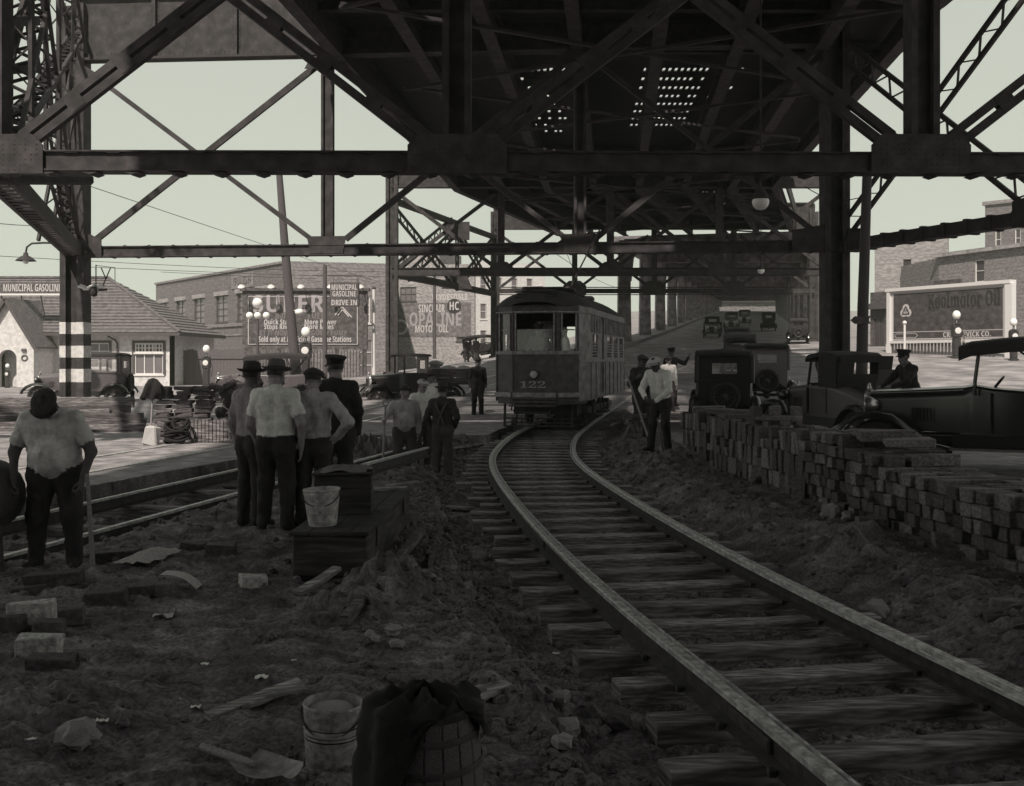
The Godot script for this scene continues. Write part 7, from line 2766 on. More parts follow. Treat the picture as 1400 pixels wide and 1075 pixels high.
func poles_and_lamps() -> void:
	var o := thing("utility_pole", "stout leaning wooden utility pole in front of the large billboard", "utility pole")
	var b := MB.new()
	var D := 46.0
	b.tube([W(PX(408, D), 0, D), P(398, 440, D), P(390, 345, D), P(381, 228, D)], [0.26, 0.22, 0.19, 0.14], 12)
	part(b, "pole", mats.pole_wood, o)
	b = MB.new()
	b.ball(P(409, 427, D - 0.4), Vector3(0.2, 0.16, 0.2), 10, 6)
	b.tube([P(401, 425, D), P(409, 424, D - 0.4)], 0.03, 6)
	part(b, "pole_lamp", mats.globe, o)
	o = thing("utility_pole", "smooth grey pole carrying an arrow board beside the tall dark column", "utility pole")
	b = MB.new()
	D = 29.5
	b.tube([W(PX(1177, D), 0, D), P(1180, 420, D), P(1186, 226, D)], [0.17, 0.155, 0.13], 14)
	part(b, "pole", mats.pole_wood, o)
	b = MB.new()
	var a := [P(1163, 438, D - 0.22), P(1169, 432.5, D - 0.22), P(1186, 433.5, D - 0.22), P(1191, 431, D - 0.22), P(1188, 437.5, D - 0.22), P(1191, 443.5, D - 0.22), P(1186, 442, D - 0.22), P(1169, 443, D - 0.22)]
	b.poly([a[0], a[1], a[2], a[6], a[7]], Vector3(0, 0, -0.03))
	b.poly([a[2], a[3], a[4], a[6]], Vector3(0, 0, -0.03))
	b.poly([a[4], a[5], a[6]], Vector3(0, 0, -0.03))
	part(b, "arrow_board", mats.board_frame, o)
	for q in [[594.0, 90.0, 372.0, 0.16, "slender pole in front of the painted motor oil wall"], [511.0, 64.0, 395.0, 0.12, "pale post at the end of the large billboard"]]:
		o = thing("street_pole", q[4], "pole")
		b = MB.new()
		var gx := PX(q[0], q[1])
		b.tube([W(gx, hill(gx, q[1]), q[1]), P(q[0], q[2], q[1])], [q[3], q[3] * 0.8], 8)
		part(b, "pole", mats.pole_wood if q[0] > 550 else mats.trim_white, o)
		b = MB.new()
		b.ball(P(q[0], q[2] - 1, q[1]), Vector3.ONE * q[3] * 1.1, 8, 5)
		part(b, "finial", mats.pole_wood, o)
	# gooseneck lamp on the striped column
	o = thing("gooseneck_lamp", "gooseneck street lamp with an enamel shade reaching out from the striped column", "street lamp")
	b = MB.new()
	D = 35.0
	b.tube([P(92, 333, D), P(60, 332, D), P(43, 333, D), P(36.5, 338, D), P(35, 346, D)], 0.035, 8)
	part(b, "arm", mats.steel, o)
	b = MB.new()
	b.lathe(Transform3D(Basis(), P(35, 352, D)), [Vector2(0.07, 0.16), Vector2(0.09, 0.06), Vector2(0.16, 0.03), Vector2(0.3, -0.08), Vector2(0.34, -0.12), Vector2(0.3, -0.115), Vector2(0.12, -0.02)], 18)
	part(b, "shade", mats.steel, o)
	b = MB.new()
	b.ball(P(35, 356.5, D), Vector3(0.1, 0.12, 0.1), 10, 7)
	part(b, "bulb", mats.globe, o)
	# bracket lamp with pale reflectors
	o = thing("bracket_lamp", "bracketed signal lamp with pale crumpled reflectors on the striped column", "lamp")
	b = MB.new()
	for i in 5:
		var q := P(112 + i * 6.5, 392 + (i % 2) * 2.5, 34.9)
		b.box(Transform3D(Basis(Vector3.BACK, 0.3 * (i % 3) - 0.3) * Basis(Vector3.RIGHT, 0.5), q), Vector3(0.22, 0.07, 0.2), 0.02)
	part(b, "reflector", mats.trim_white, o)
	b = MB.new()
	b.lathe(Transform3D(Basis(), P(128, 399, 34.8)), [Vector2(0.0, 0.18), Vector2(0.1, 0.16), Vector2(0.13, 0.0), Vector2(0.1, -0.14), Vector2(0.0, -0.18)], 12)
	b.bar(P(112, 398, 34.9), P(146, 396, 34.9), 0.05, 0.08)
	b.bar(P(131, 362, 34.9), P(131, 396, 34.9), 0.03, 0.03)
	b.bar(P(157, 366, 34.9), P(157, 384, 34.9), 0.02, 0.02)
	b.bar(P(131, 363, 34.9), P(157, 366, 34.9), 0.02, 0.02)
	b.bar(P(138, 366, 34.9), P(145, 382, 34.9), 0.03, 0.03)
	b.bar(P(151, 366, 34.9), P(140, 392, 34.9), 0.03, 0.03)
	part(b, "bracket", mats.steel, o)
	# globe lamps under the deck
	for q in [[1040.0, 276.0, 24.0, 0.2, "white globe lamp hanging under the nearest part of the deck"], [1040.5, 370.0, 58.0, 0.2, "small white globe lamp hanging far under the deck"]]:
		o = thing("globe_lamp", q[4], "lamp", Transform3D(), "globe lamps under the deck")
		var c := P(q[0], q[1], q[2])
		b = MB.new()
		b.lathe(Transform3D(Basis(), c), [Vector2(0.0, -q[3]), Vector2(q[3] * 0.55, -q[3] * 0.86), Vector2(q[3] * 0.9, -q[3] * 0.45), Vector2(q[3], 0.0), Vector2(q[3] * 0.92, q[3] * 0.3)], 18)
		part(b, "globe", mats.globe, o)
		b = MB.new()
		b.lathe(Transform3D(Basis(), c), [Vector2(q[3] * 0.95, q[3] * 0.28), Vector2(q[3] * 0.9, q[3] * 0.7), Vector2(q[3] * 0.4, q[3] * 1.5), Vector2(0.0, q[3] * 1.6)], 14)
		b.tube([c + Vector3(0, q[3] * 1.5, 0), Vector3(c.x, 11.7, c.z)], 0.025, 6)
		part(b, "cap", mats.steel, o)
	# overhead wires
	var ws := [[P(118, 253, 35), P(640, 420, 120)], [P(-40, 302, 30), P(120, 300, 60)], [P(-40, 348, 45), P(640, 372, 75)], [P(118, 365, 50), P(700, 378, 90)], [P(1290, 208, 24), P(1500, 190, 20)], [P(1100, 255, 30), P(1184, 268, 29.5)], [P(750, 340, 36), P(850, 395, 80)], [P(220, 372, 60), P(640, 381, 90)], [P(757, 300, 30), P(800, 400, 90)]]
	for w in ws:
		b = MB.new()
		var pts := []
		for i in 9:
			var q: Vector3 = w[0].lerp(w[1], i / 8.0)
			pts.append(q - Vector3(0, sin(PI * i / 8.0) * 0.25, 0))
		b.tube(pts, 0.013, 4)
		solo(b, "overhead_wire", mats.wire, "thin dark overhead wire strung along the street", "wire", Transform3D(), "overhead wires")

# ================================================================ paving blocks, boxes, pails, litter
var block_meshes := []
func G(px: float, py: float, up := 0.0) -> Vector3: # point on the ground seen at this pixel
	var d := HC * F / (py - HZ)
	for i in 4:
		var y := ground_y(PX(px, d), d)
		d = (HC - y) * F / (py - HZ)
	return W(PX(px, d), ground_y(PX(px, d), d) + up, d)
func rough_block(s: Vector3, wob: float, bev: float) -> ArrayMesh: # uneven chamfered block, base at y=0
	var b := MB.new()
	var h := s * 0.5
	var j := []
	for i in 8:
		j.append(Vector3(rng.randf_range(-wob, wob), rng.randf_range(-wob, wob), rng.randf_range(-wob, wob)))
	b.box(Transform3D(), s, bev)
	for i in b.v.size():
		var p := b.v[i]
		var k := (1 if p.x > 0 else 0) | (2 if p.y > 0 else 0) | (4 if p.z > 0 else 0)
		b.v[i] = p + j[k] + Vector3(0, h.y, 0)
	for i in range(0, b.v.size(), 3):
		var n := (b.v[i + 2] - b.v[i]).cross(b.v[i + 1] - b.v[i]).normalized()
		b.n[i] = n; b.n[i + 1] = n; b.n[i + 2] = n
	return b.mesh()
func stone(r: Vector3, seed_: int) -> ArrayMesh: # faceted rock
	var b := MB.new()
	var o := Vector3(seed_ * 3.7, seed_ * 1.3, 0)
	var pt := func(q: Vector3) -> Vector3:
		q = q.normalized()
		return q * (1.0 + 0.5 * nz.get_noise_3d(q.x * 0.9 + o.x, q.y * 0.9 + o.y, q.z * 0.9) + 0.15 * nz.get_noise_3d(q.x * 3.0 + o.x, q.y * 3.0, q.z * 3.0)) * r
	var n := 3
	for ax in 3:
		for s in [-1.0, 1.0]:
			for i in n:
				for j in n:
					var c := []
					for k in [[0, 0], [1, 0], [1, 1], [0, 1]]:
						var q := Vector3.ZERO
						q[ax] = s
						q[(ax + 1) % 3] = (i + k[0]) * 2.0 / n - 1.0
						q[(ax + 2) % 3] = (j + k[1]) * 2.0 / n - 1.0
						c.append(pt.call(q))
					b.tri_out(c[0], c[1], c[2], Vector3.ZERO)
					b.tri_out(c[0], c[2], c[3], Vector3.ZERO)
	return b.mesh()
func plank(label: String, a: Vector3, c: Vector3, w: float, h: float, m: Material, called := "plank", group := "") -> Node3D:
	var b := MB.new()
	var n := 6
	var rr := []
	var t := MB.frame(a, c)
	for i in n + 1:
		var o := a.lerp(c, float(i) / n) + t.basis.y * rng.randf_range(-0.006, 0.006) + t.basis.x * rng.randf_range(-0.006, 0.006)
		var line := PackedVector3Array()
		var e := 1.0 if i > 0 and i < n else rng.randf_range(0.82, 1.0)
		for q in [[-0.5, 0.0], [-0.5, 0.9], [-0.46, 1.0], [0.46, 1.0], [0.5, 0.9], [0.5, 0.0]]:
			line.append(o + t.basis.x * q[0] * w * e + t.basis.y * q[1] * h)
		rr.append(line)
	b.rows(rr)
	for e in [0, n]:
		for i in range(1, 5):
			b.tri(rr[e][0], rr[e][i], rr[e][i + 1])
	for i in n:
		b.quad(rr[i][0], rr[i][5], rr[i + 1][5], rr[i + 1][0])
	return solo(b, called, m, label, "plank" if called == "plank" else "timber", Transform3D(), group)
func build_blocks() -> void:
	for i in 5:
		mat("granite_%d" % i, [0.09, 0.14, 0.2, 0.12, 0.27][i], 0.92, "grime", 0.35, 0.7)
	for i in 6:
		block_meshes.append(rough_block(Vector3(0.125 + 0.02 * (i % 3), 0.12 + 0.015 * (i % 2), 0.27 + 0.02 * (i % 4)), 0.009, 0.008))
	# walls of piled blocks along the roadway; the long axis of flat blocks points across the wall
	var stacks := [
		["paving_block_stack", "low pile of squared paving blocks, ends to the track, below the black touring car", 7.6, 10.9, 0.53, 0],
		["paving_block_stack", "higher stepped pile of paving blocks topped with flat slabs, beside the roadster", 10.9, 13.0, 0.76, 0],
		["paving_block_stack", "long pile of rough paving blocks stood on end, reaching back to the black sedan", 13.0, 18.6, 0.74, 1]]
	for s in stacks:
		var o := thing(s[0], s[1], "block stack", Transform3D(), "piled paving blocks")
		var d: float = s[2]
		var dir := Vector3(wall_x(s[3]) - wall_x(s[2]), 0, -(s[3] - s[2])).normalized()
		var across := Vector3(-dir.z, 0, dir.x)
		if across.x > 0: across = -across
		var yw := atan2(-across.x, -across.z)
		while d < s[3]:
			var x := wall_x(d)
			var g := ground_y(x, d) * 0.4
			var hh: float = s[4] + nz.get_noise_2d(d * 1.7, 3.0) * 0.16
			if s[2] < 9.0: hh += (d - 9.0) * 0.03
			var y := g - 0.05
			var row := 0
			var stepd: float = 0.148
			while y < hh:
				var layers := 1
				if y + 0.3 > hh: layers = 3
				for k in layers:
					var m: Mesh = block_meshes[rng.randi() % 6]
					var p := W(x, y, d) - across * (k * 0.3 + rng.randf_range(-0.035, 0.035) - 0.08 * row * 0.25)
					var bs := Basis(Vector3.UP, yw + rng.randf_range(-0.09, 0.09))
					if s[5] == 1 and rng.randf() < 0.9:
						bs = bs * Basis(Vector3.RIGHT, -PI / 2 + rng.randf_range(-0.07, 0.07)) * Basis(Vector3.BACK, rng.randf_range(-0.05, 0.05))
						p.y += 0.14
					elif rng.randf() < 0.12:
						bs = bs * Basis(Vector3.UP, PI / 2)
					put(m, "block", mats["granite_%d" % (rng.randi() % 5)], o, Transform3D(bs, p))
				y += 0.29 if s[5] == 1 else 0.136
				row += 1
			d += stepd + rng.randf_range(-0.008, 0.012)
		if s[5] == 0 and s[2] > 10.0 or s[5] == 1:
			var e: float = s[2] + 0.2
			while e < s[3]:
				if rng.randf() < 0.55:
					var m := rough_block(Vector3(rng.randf_range(0.3, 0.5), rng.randf_range(0.07, 0.12), rng.randf_range(0.45, 0.75)), 0.015, 0.012)
					put(m, "slab", mats["granite_%d" % (2 + rng.randi() % 3)], o, Transform3D(Basis(Vector3.UP, rng.randf_range(0.7, 1.7)), W(wall_x(e) + 0.2, s[4] + 0.09 + nz.get_noise_2d(e * 1.7, 3.0) * 0.13, e)))
				e += 0.55
	# loose blocks before the wall
	var loose := [[1192, 722, 20, "squared paving block lying in the dirt before the low pile"], [1095, 682, 80, "block standing on end against the pile"], [1298, 748, 10, "small block half sunk in the dirt below the low pile"], [1382, 828, 5, "long block at the edge of the dug track"], [985, 628, 40, "block fallen beside the far end of the pile"], [1155, 700, 60, "block tumbled beside a pale stone"]]
	for q in loose:
		var o := put(block_meshes[rng.randi() % 6], numbered("paving_block"), mats.granite_2, self, Transform3D(Basis(Vector3.UP, deg_to_rad(q[2] + 70.0)) * (Basis(Vector3.RIGHT, -PI / 2) if q[2] == 80 else Basis()), G(q[0], q[1], 0.14 if q[2] == 80 else -0.02)))
		tag(o, q[3], "paving block", "loose paving blocks")
	# left foreground blocks and slabs: px, py(base), yaw, size, tone, label
	var L := [
		[75, 803, 8, Vector3(0.42, 0.11, 0.16), 0, "long dark block lying across the dirt behind the bowed worker's tool"],
		[145, 826, 12, Vector3(0.3, 0.1, 0.16), 0, "dark block beside the scattered brick heap"],
		[45, 857, 14, Vector3(0.27, 0.17, 0.13), 4, "pale block stood on edge in the scattered brick heap"],
		[68, 864, 10, Vector3(0.18, 0.09, 0.12), 3, "short block leaning on the pale upright block"],
		[54, 899, 6, Vector3(0.24, 0.15, 0.13), 4, "pale squared block at the front of the scattered heap"],
		[68, 915, 9, Vector3(0.25, 0.09, 0.15), 0, "dark block lying before the pale squared block"],
		[92, 851, 20, Vector3(0.22, 0.12, 0.15), 1, "worn block behind the pale upright block"],
		[193, 813, 12, Vector3(0.2, 0.08, 0.14), 3, "flat block next to the curled pale slab"],
		[222, 807, -8, Vector3(0.18, 0.09, 0.14), 1, "block under the curled pale slab"],
		[20, 832, 4, Vector3(0.36, 0.07, 0.2), 2, "flat slab at the back of the scattered heap"],
		[10, 862, -10, Vector3(0.3, 0.12, 0.2), 0, "dark block at the outer edge of the scattered heap"],
		[40, 812, 18, Vector3(0.25, 0.08, 0.14), 3, "small slab lying on the scattered heap"],
		[160, 762, 6, Vector3(0.4, 0.1, 0.2), 0, "dark slab behind the pale sack on the dirt"],
		[302, 758, 10, Vector3(0.26, 0.11, 0.16), 1, "block with a chipped pale corner near the standing men"],
		[265, 750, -14, Vector3(0.22, 0.08, 0.15), 0, "low dark block between the pale sack and the standing men"],
		[345, 797, 24, Vector3(0.21, 0.09, 0.16), 4, "pale squared stone alone on the trodden dirt"],
		[740, 967, 0, Vector3(0.0, 0.0, 0.0), 2, ""]]
	for q in L:
		if q[5] == "": continue
		var o := put(rough_block(q[3], 0.012, 0.007), numbered("paving_block"), mat("pale_block", 0.6, 0.92, "grime", 0.35, 0.7) if q[4] == 4 else mats["granite_%d" % q[4]], self, Transform3D(Basis(Vector3.UP, deg_to_rad(q[2])) * Basis(Vector3.BACK, rng.randf_range(-0.1, 0.1)), G(q[0], q[1], -0.015)))
		tag(o, q[5], "paving block", "loose paving blocks")
	# heap of paving slabs behind the group of men
	var hp := thing("slab_heap", "head-high heap of flat stacked paving slabs behind the group of men", "block stack")
	var x0 := PX(212, 22.4)
	for c in 3:
		for k in 12:
			var m := rough_block(Vector3(rng.randf_range(0.28, 0.4), rng.randf_range(0.07, 0.095), 0.3), 0.016, 0.014)
			put(m, "slab", mats["granite_%d" % (rng.randi() % 4)], hp, Transform3D(Basis(Vector3.UP, rng.randf_range(-0.3, 0.3)) * Basis(Vector3.BACK, rng.randf_range(-0.06, 0.06)), W(x0 + 0.2 + c * 0.42 + rng.randf_range(-0.06, 0.06), k * 0.098, 22.4 + c * 0.06)))
	for k in 170:
		var u := rng.randf()
		var hgt: float = (1.28 - 0.18 * u) * rng.randf()
		var dep: float = 22.3 + rng.randf() * 1.3 + hgt * 0.3
		var m: Mesh = block_meshes[rng.randi() % 6]
		put(m, "slab", mats["granite_%d" % (rng.randi() % 5 if rng.randf() < 0.5 else rng.randi() % 3)], hp, Transform3D(Basis(Vector3(rng.randf_range(-0.5, 0.5), 1, rng.randf_range(-0.5, 0.5)).normalized(), rng.randf() * TAU) * Basis(Vector3.RIGHT, rng.randf_range(-0.6, 0.6)), W(x0 + 1.2 + u * 1.85, hgt, dep)))
	var cr := thing("slatted_crate", "low dark slatted crate side standing before the slab heap", "crate")
	for k in 16:
		var m := MB.new()
		m.abox(W(PX(256, 21.6) + k * 0.078, 0.02, 21.62), W(PX(256, 21.6) + k * 0.078 + 0.06, 0.46 + 0.02 * (k % 3), 21.58))
		part(m, "slat", mats.tie_wood_dark, cr)
	for y in [0.08, 0.38]:
		var m := MB.new()
		m.abox(W(PX(255, 21.6), y, 21.68), W(PX(256, 21.6) + 1.26, y + 0.07, 21.625))
		part(m, "batten", mats.tie_wood_dark, cr)
func cloth_drape(b: MB, rows_: Array) -> void: # rows of [center, half width x, half depth z, wave]
	var g := []
	for q in rows_:
		var line := PackedVector3Array()
		for j in 28:
			var u := TAU * j / 28
			var w: float = 1.0 + q[3] * (sin(u * 5.0 + q[0].y * 9.0) * 0.5 + sin(u * 3.0 + 1.0) * 0.5) + 0.5 * nz.get_noise_3d(cos(u) * 2.6 + q[0].x, q[0].y * 7.0, sin(u) * 2.6) * minf(1.0, q[3] * 4.0)
			line.append(q[0] + Vector3(cos(u) * q[1] * w, 0.02 * sin(u * 4.0 + q[0].y * 20.0), sin(u) * q[2] * w))
		g.append(line)
	b.rows(g, true)
func pail(label: String, at: Vector3, r0: float, r1: float, h: float, m: Material, tilt: Basis, rings: Array) -> Node3D:
	var o := thing("pail", label, "bucket", Transform3D(tilt, at))
	var b := MB.new()
	var prof := [Vector2(0.0, 0.012), Vector2(r0 * 0.96, 0.012), Vector2(r1 * 0.965, h), Vector2(r1, h + 0.004), Vector2(r1 * 1.02, h - 0.008), Vector2(r1 * 0.99, h - 0.014)]
	for k in rings:
		var r: float = lerp(r1, r0, (h - k) / h)
		prof.append_array([Vector2(r * 0.995, k + 0.012), Vector2(r * 1.025, k), Vector2(r * 0.995, k - 0.012)])
	prof.append(Vector2(r0, 0.0))
	b.lathe(Transform3D(), prof, 28)
	part(b, "body", m, o)
	var hd := MB.new()
	var pts := []
	for i in 13:
		var a := PI * i / 12
		pts.append(Vector3(cos(a) * r1 * 1.03, h - 0.02 - sin(a) * r1 * 0.75, sin(a) * r1 * 0.72 + 0.02))
	hd.tube(pts, 0.005, 6)
	part(hd, "handle", mats.rail_web, o)
	return o
func build_props() -> void:
	mat("chest_wood", 0.05, 0.8, "grain", 1.2, 0.4)
	mat("chest_side", 0.075, 0.8, "grain", 1.2, 0.4)
	mat("zinc", 0.6, 0.55, "grime", 0.4, 0.2, 0.3)
	mat("zinc_worn", 0.42, 0.65, "grime", 0.3, 0.3, 0.2)
	mat("burlap", 0.2, 0.95, "weave", 0.2, 0.6)
	mat("burlap_pale", 0.55, 0.95, "weave", 0.3, 0.6)
	mat("coat_cloth", 0.012, 0.95, "weave", 0.3, 0.5)
	mat("stave", 0.11, 0.85, "fine", 0.35, 0.4)
	mat("paper", 0.8, 0.9)
	mat("new_wood", 0.48, 0.85, "grain", 0.6, 0.5)
	mat("old_wood", 0.16, 0.9, "grain", 0.7, 0.7)
	mat("pebble", 0.36, 0.92, "fine", 0.2, 0.4)
	# long tool chest
	var ct := Transform3D(Basis(Vector3.UP, deg_to_rad(-1.5)), W(-1.46, 0.0, 8.2))
	var o := thing("tool_chest", "long dark wooden tool chest standing on the dirt behind the open track", "chest", ct)
	var b := MB.new()
	b.abox(Vector3(-0.3, 0.03, -2.7), Vector3(0.3, 0.36, 0.0), 0.01)
	part(b, "body", mats.chest_side, o)
	for i in 4:
		b = MB.new()
		b.abox(Vector3(-0.32 + i * 0.1605, 0.362, -2.74), Vector3(-0.32 + i * 0.1605 + 0.157, 0.395, 0.04), 0.006)
		part(b, "lid_board", mats.chest_wood, o)
	for z in [-0.12, -1.35, -2.58]:
		b = MB.new()
		b.abox(Vector3(-0.26, -0.03, z - 0.05), Vector3(0.26, 0.03, z + 0.05))
		part(b, "runner", mats.chest_wood, o)
	for z in [-0.5, -2.2]:
		b = MB.new()
		b.abox(Vector3(0.302, 0.2, z - 0.07), Vector3(0.318, 0.35, z + 0.07), 0.004)
		part(b, "hasp", mats.rail_web, o)
	# small box with sacking
	var bt := Transform3D(Basis(Vector3.UP, deg_to_rad(4)), ct * Vector3(-0.06, 0.397, -0.85))
	o = thing("wooden_box", "small dark wooden box with sacking on its lid, standing on the tool chest", "box", bt)
	for i in 3:
		b = MB.new()
		b.abox(Vector3(-0.25, i * 0.115, -0.26), Vector3(0.25, i * 0.115 + 0.112, 0.0), 0.005)
		part(b, "side_board", mats.chest_wood, o)
	b = MB.new()
	b.abox(Vector3(-0.27, 0.347, -0.28), Vector3(0.27, 0.37, 0.02), 0.005)
	part(b, "lid", mats.chest_wood, o)
	b = MB.new()
	cloth_drape(b, [[Vector3(0, 0.373, -0.1), 0.22, 0.1, 0.25], [Vector3(0.01, 0.4, -0.1), 0.18, 0.08, 0.3], [Vector3(0.0, 0.415, -0.1), 0.1, 0.05, 0.3], [Vector3(0.0, 0.418, -0.1), 0.001, 0.001, 0.0]])
	solo(b, "sacking", mats.burlap, "crumpled sacking lying on the small wooden box", "cloth", bt)
	plank("short pale board resting on the far end of the tool chest", ct * Vector3(-0.05, 0.397, -2.5), ct * Vector3(0.28, 0.397, -2.62), 0.12, 0.03, mats.new_wood)
	# pails, keg
	pail("pale zinc pail standing on the tool chest", ct * Vector3(-0.12, 0.396, -0.3), 0.115, 0.152, 0.3, mats.zinc, Basis(Vector3.BACK, 0.03), [0.27])
	var pp := G(452, 1043)
	pail("worn zinc pail with raised rings standing in the dirt beside the keg", pp + Vector3(0, -0.02, 0), 0.108, 0.132, 0.29, mats.zinc_worn, Basis(Vector3.BACK, -0.04), [0.155, 0.17, 0.185])
	b = MB.new()
	b.lathe(Transform3D(Basis(), pp + Vector3(0.0, 0.22, 0)), [Vector2(0.12, 0.0), Vector2(0.09, 0.03), Vector2(0.0, 0.045)], 20)
	solo(b, "pail_rubble", mats.pebble, "pale rubble filling the worn zinc pail", "rubble")
	o = thing("keg", "small wooden keg in the dirt with a black coat thrown over it", "keg", Transform3D(Basis(Vector3.UP, 0.2), W(PX(583, 3.5), -0.02, 3.5)))
	for i in 18:
		var a := TAU * i / 18
		var a2 := TAU * (i + 0.95) / 18
		b = MB.new()
		var rr := []
		for k in 7:
			var y := k / 6.0
			var r := 0.165 + 0.028 * sin(PI * y)
			var line := PackedVector3Array()
			for q in [[a, 0.0], [lerp(a, a2, 0.08), 0.004], [lerp(a, a2, 0.92), 0.004], [a2, 0.0]]:
				line.append(Vector3(cos(q[0]) * (r + q[1]), y * 0.6, sin(q[0]) * (r + q[1])))
			rr.append(line)
		b.rows(rr)
		part(b, "stave", mats.stave, o)
	for y in [0.07, 0.16, 0.44, 0.54]:
		b = MB.new()
		var r := 0.165 + 0.028 * sin(PI * y / 0.6) + 0.005
		b.lathe(Transform3D(), [Vector2(r, y - 0.012), Vector2(r + 0.004, y - 0.01), Vector2(r + 0.004, y + 0.01), Vector2(r, y + 0.012)], 30)
		part(b, "hoop", mats.rail_web, o)
	b = MB.new()
	b.lathe(Transform3D(), [Vector2(0.16, 0.57), Vector2(0.0, 0.572)], 24)
	part(b, "head", mats.stave, o)
	# coat
	b = MB.new()
	var kc := W(PX(580, 3.5), 0, 3.5)
	var gr := []
	for i in 17:
		var v := i / 16.0
		var line := PackedVector3Array()
		for j in 33:
			var u := j / 32.0
			var an: float = lerp(-0.62, PI + 0.75, u)
			var hang: float = 0.05 + 0.16 * smoothstep(0.35, 0.72, u) + 0.30 * smoothstep(0.66, 0.93, u) + 0.10 * sin(u * 13.0) * smoothstep(0.0, 0.2, u) + 0.04 * nz.get_noise_1d(u * 9.0)
			var rr2: float = v * 2.0
			var fold := 0.016 * sin(u * 31.0 + v * 2.0) + 0.014 * nz.get_noise_2d(u * 12.0, v * 5.0)
			var p: Vector3
			if rr2 < 1.0:
				p = Vector3(cos(an) * 0.185 * rr2, 0.625 + 0.045 * (1.0 - rr2) + 0.03 * nz.get_noise_2d(u * 6.0, rr2 * 3.0) + fold * 0.8, sin(an) * 0.185 * rr2)
			else:
				var dn := (rr2 - 1.0) * hang
				p = Vector3(cos(an) * (0.198 + fold + dn * 0.12), 0.615 - dn, sin(an) * (0.198 + fold + dn * 0.12))
			line.append(kc + p)
		gr.append(line)
	b.rows(gr)
	solo(b, "coat", mats.coat_cloth, "black coat thrown over the wooden keg", "coat")
	# coat hung on a shovel by the slab heap
	shovel("pale-handled shovel stuck in the ground before the slab heap, under a hanging coat", P(209, 528, 21.4), W(PX(205, 21.2), 0.02, 21.2), 0.42)
	b = MB.new()
	cloth_drape(b, [[P(209, 518, 21.4), 0.02, 0.02, 0.0], [P(209, 520, 21.4), 0.09, 0.09, 0.1], [P(209, 526, 21.4), 0.17, 0.14, 0.2], [P(208, 535, 21.4), 0.21, 0.17, 0.3], [P(207, 543, 21.4), 0.19, 0.16, 0.4], [P(207, 546, 21.4), 0.17, 0.14, 0.4]])
	solo(b, "coat", mats.coat_cloth, "dark coat hung over a shovel handle by the slab heap", "coat")
	b = MB.new()
	for k in 9:
		var loop := []
		var cx := PX(238 + (k % 3) * 4, 21.3)
		var r := 0.2 + 0.05 * sin(k * 2.1)
		for i in 21:
			var u := TAU * i / 20
			loop.append(W(cx + cos(u) * r, 0.05 + k * 0.05 + 0.03 * sin(u * 2.0 + k) + (0.1 * sin(u) if k > 5 else 0.0), 21.3 + sin(u) * r * 0.8))
		b.tube(loop, 0.028, 6, false)
	solo(b, "hose_coil", mats.coat_cloth, "dark coil of hose heaped at the foot of the slab heap", "hose")
	var ps := put(rough_block(Vector3(0.26, 0.4, 0.18), 0.045, 0.03), numbered("paper_sack"), mats.burlap_pale, self, Transform3D(Basis(Vector3.BACK, -0.12), W(PX(206, 21.1), 0.0, 21.1)))
	tag(ps, "pale slumped sack at the foot of the hung coat", "sack")
	# foreground shovel, planks, bars
	shovel("shovel lying in the dirt in front of the worn pail", G(276, 1036, 0.05), G(400, 1082, 0.06), 0.3)
	plank("pale splintered plank lying in the dirt beside the worn pail", G(284, 985, 0.005), G(412, 950, 0.05), 0.1, 0.03, mats.new_wood)
	plank("short pale board propped at the foot of the tool chest", G(406, 812, 0.0), G(462, 797, 0.1), 0.1, 0.03, mats.new_wood)
	plank("dark squared timber lying between the chest and the track", G(470, 862, 0.02), G(578, 748, 0.1), 0.07, 0.07, mats.old_wood)
	plank("short curved stick lying beside the dark squared timber", G(583, 796, 0.0), G(592, 750, 0.05), 0.045, 0.035, mats.old_wood)
	plank("flat board trodden into the dirt near the keg", G(650, 962, -0.005), G(688, 958, 0.0), 0.16, 0.02, mats.new_wood)
	plank("board end lying at the edge of the dug track", G(1345, 822, 0.0), G(1420, 826, 0.02), 0.1, 0.05, mats.old_wood)
	plank("weathered board lying by the near end of the block pile", G(1360, 850, 0.0), G(1440, 846, 0.02), 0.12, 0.03, mats.old_wood)
	for q in [[540, 640, 600, 632], [560, 655, 612, 648], [528, 668, 572, 662], [600, 690, 640, 700], [545, 690, 575, 684], [610, 612, 660, 608], [620, 625, 668, 618]]:
		plank("scrap board on the dirt between the tool chest and the track", G(q[0], q[1], 0.0), G(q[2], q[3], 0.015), rng.randf_range(0.1, 0.2), 0.03, mats.old_wood if rng.randf() < 0.6 else mats.tie_wood, "plank", "scrap boards by the chest")
	# girder rail lying loose
	var gp := []
	for i in 5:
		gp.append(P(497, 634, 12.6).lerp(P(584, 611, 18.0), i / 4.0))
	girder_rail(gp, "loose rail propped on the dirt behind the tool chest", "")
	# sawhorse by the two workers
	o = thing("sawhorse", "low wooden trestle beside the dark-clothed worker", "trestle")
	for q in [[846, 612, 868, 570], [880, 612, 866, 570], [852, 614, 872, 572], [872, 616, 860, 568]]:
		b = MB.new()
		b.bar(P(q[0], q[1], 20.6), P(q[2], q[3], 21.0), 0.07, 0.05)
		part(b, "leg", mats.old_wood, o)
	b = MB.new()
	b.bar(P(852, 572, 20.9), P(884, 568, 20.9), 0.09, 0.09)
	part(b, "beam", mats.old_wood, o)
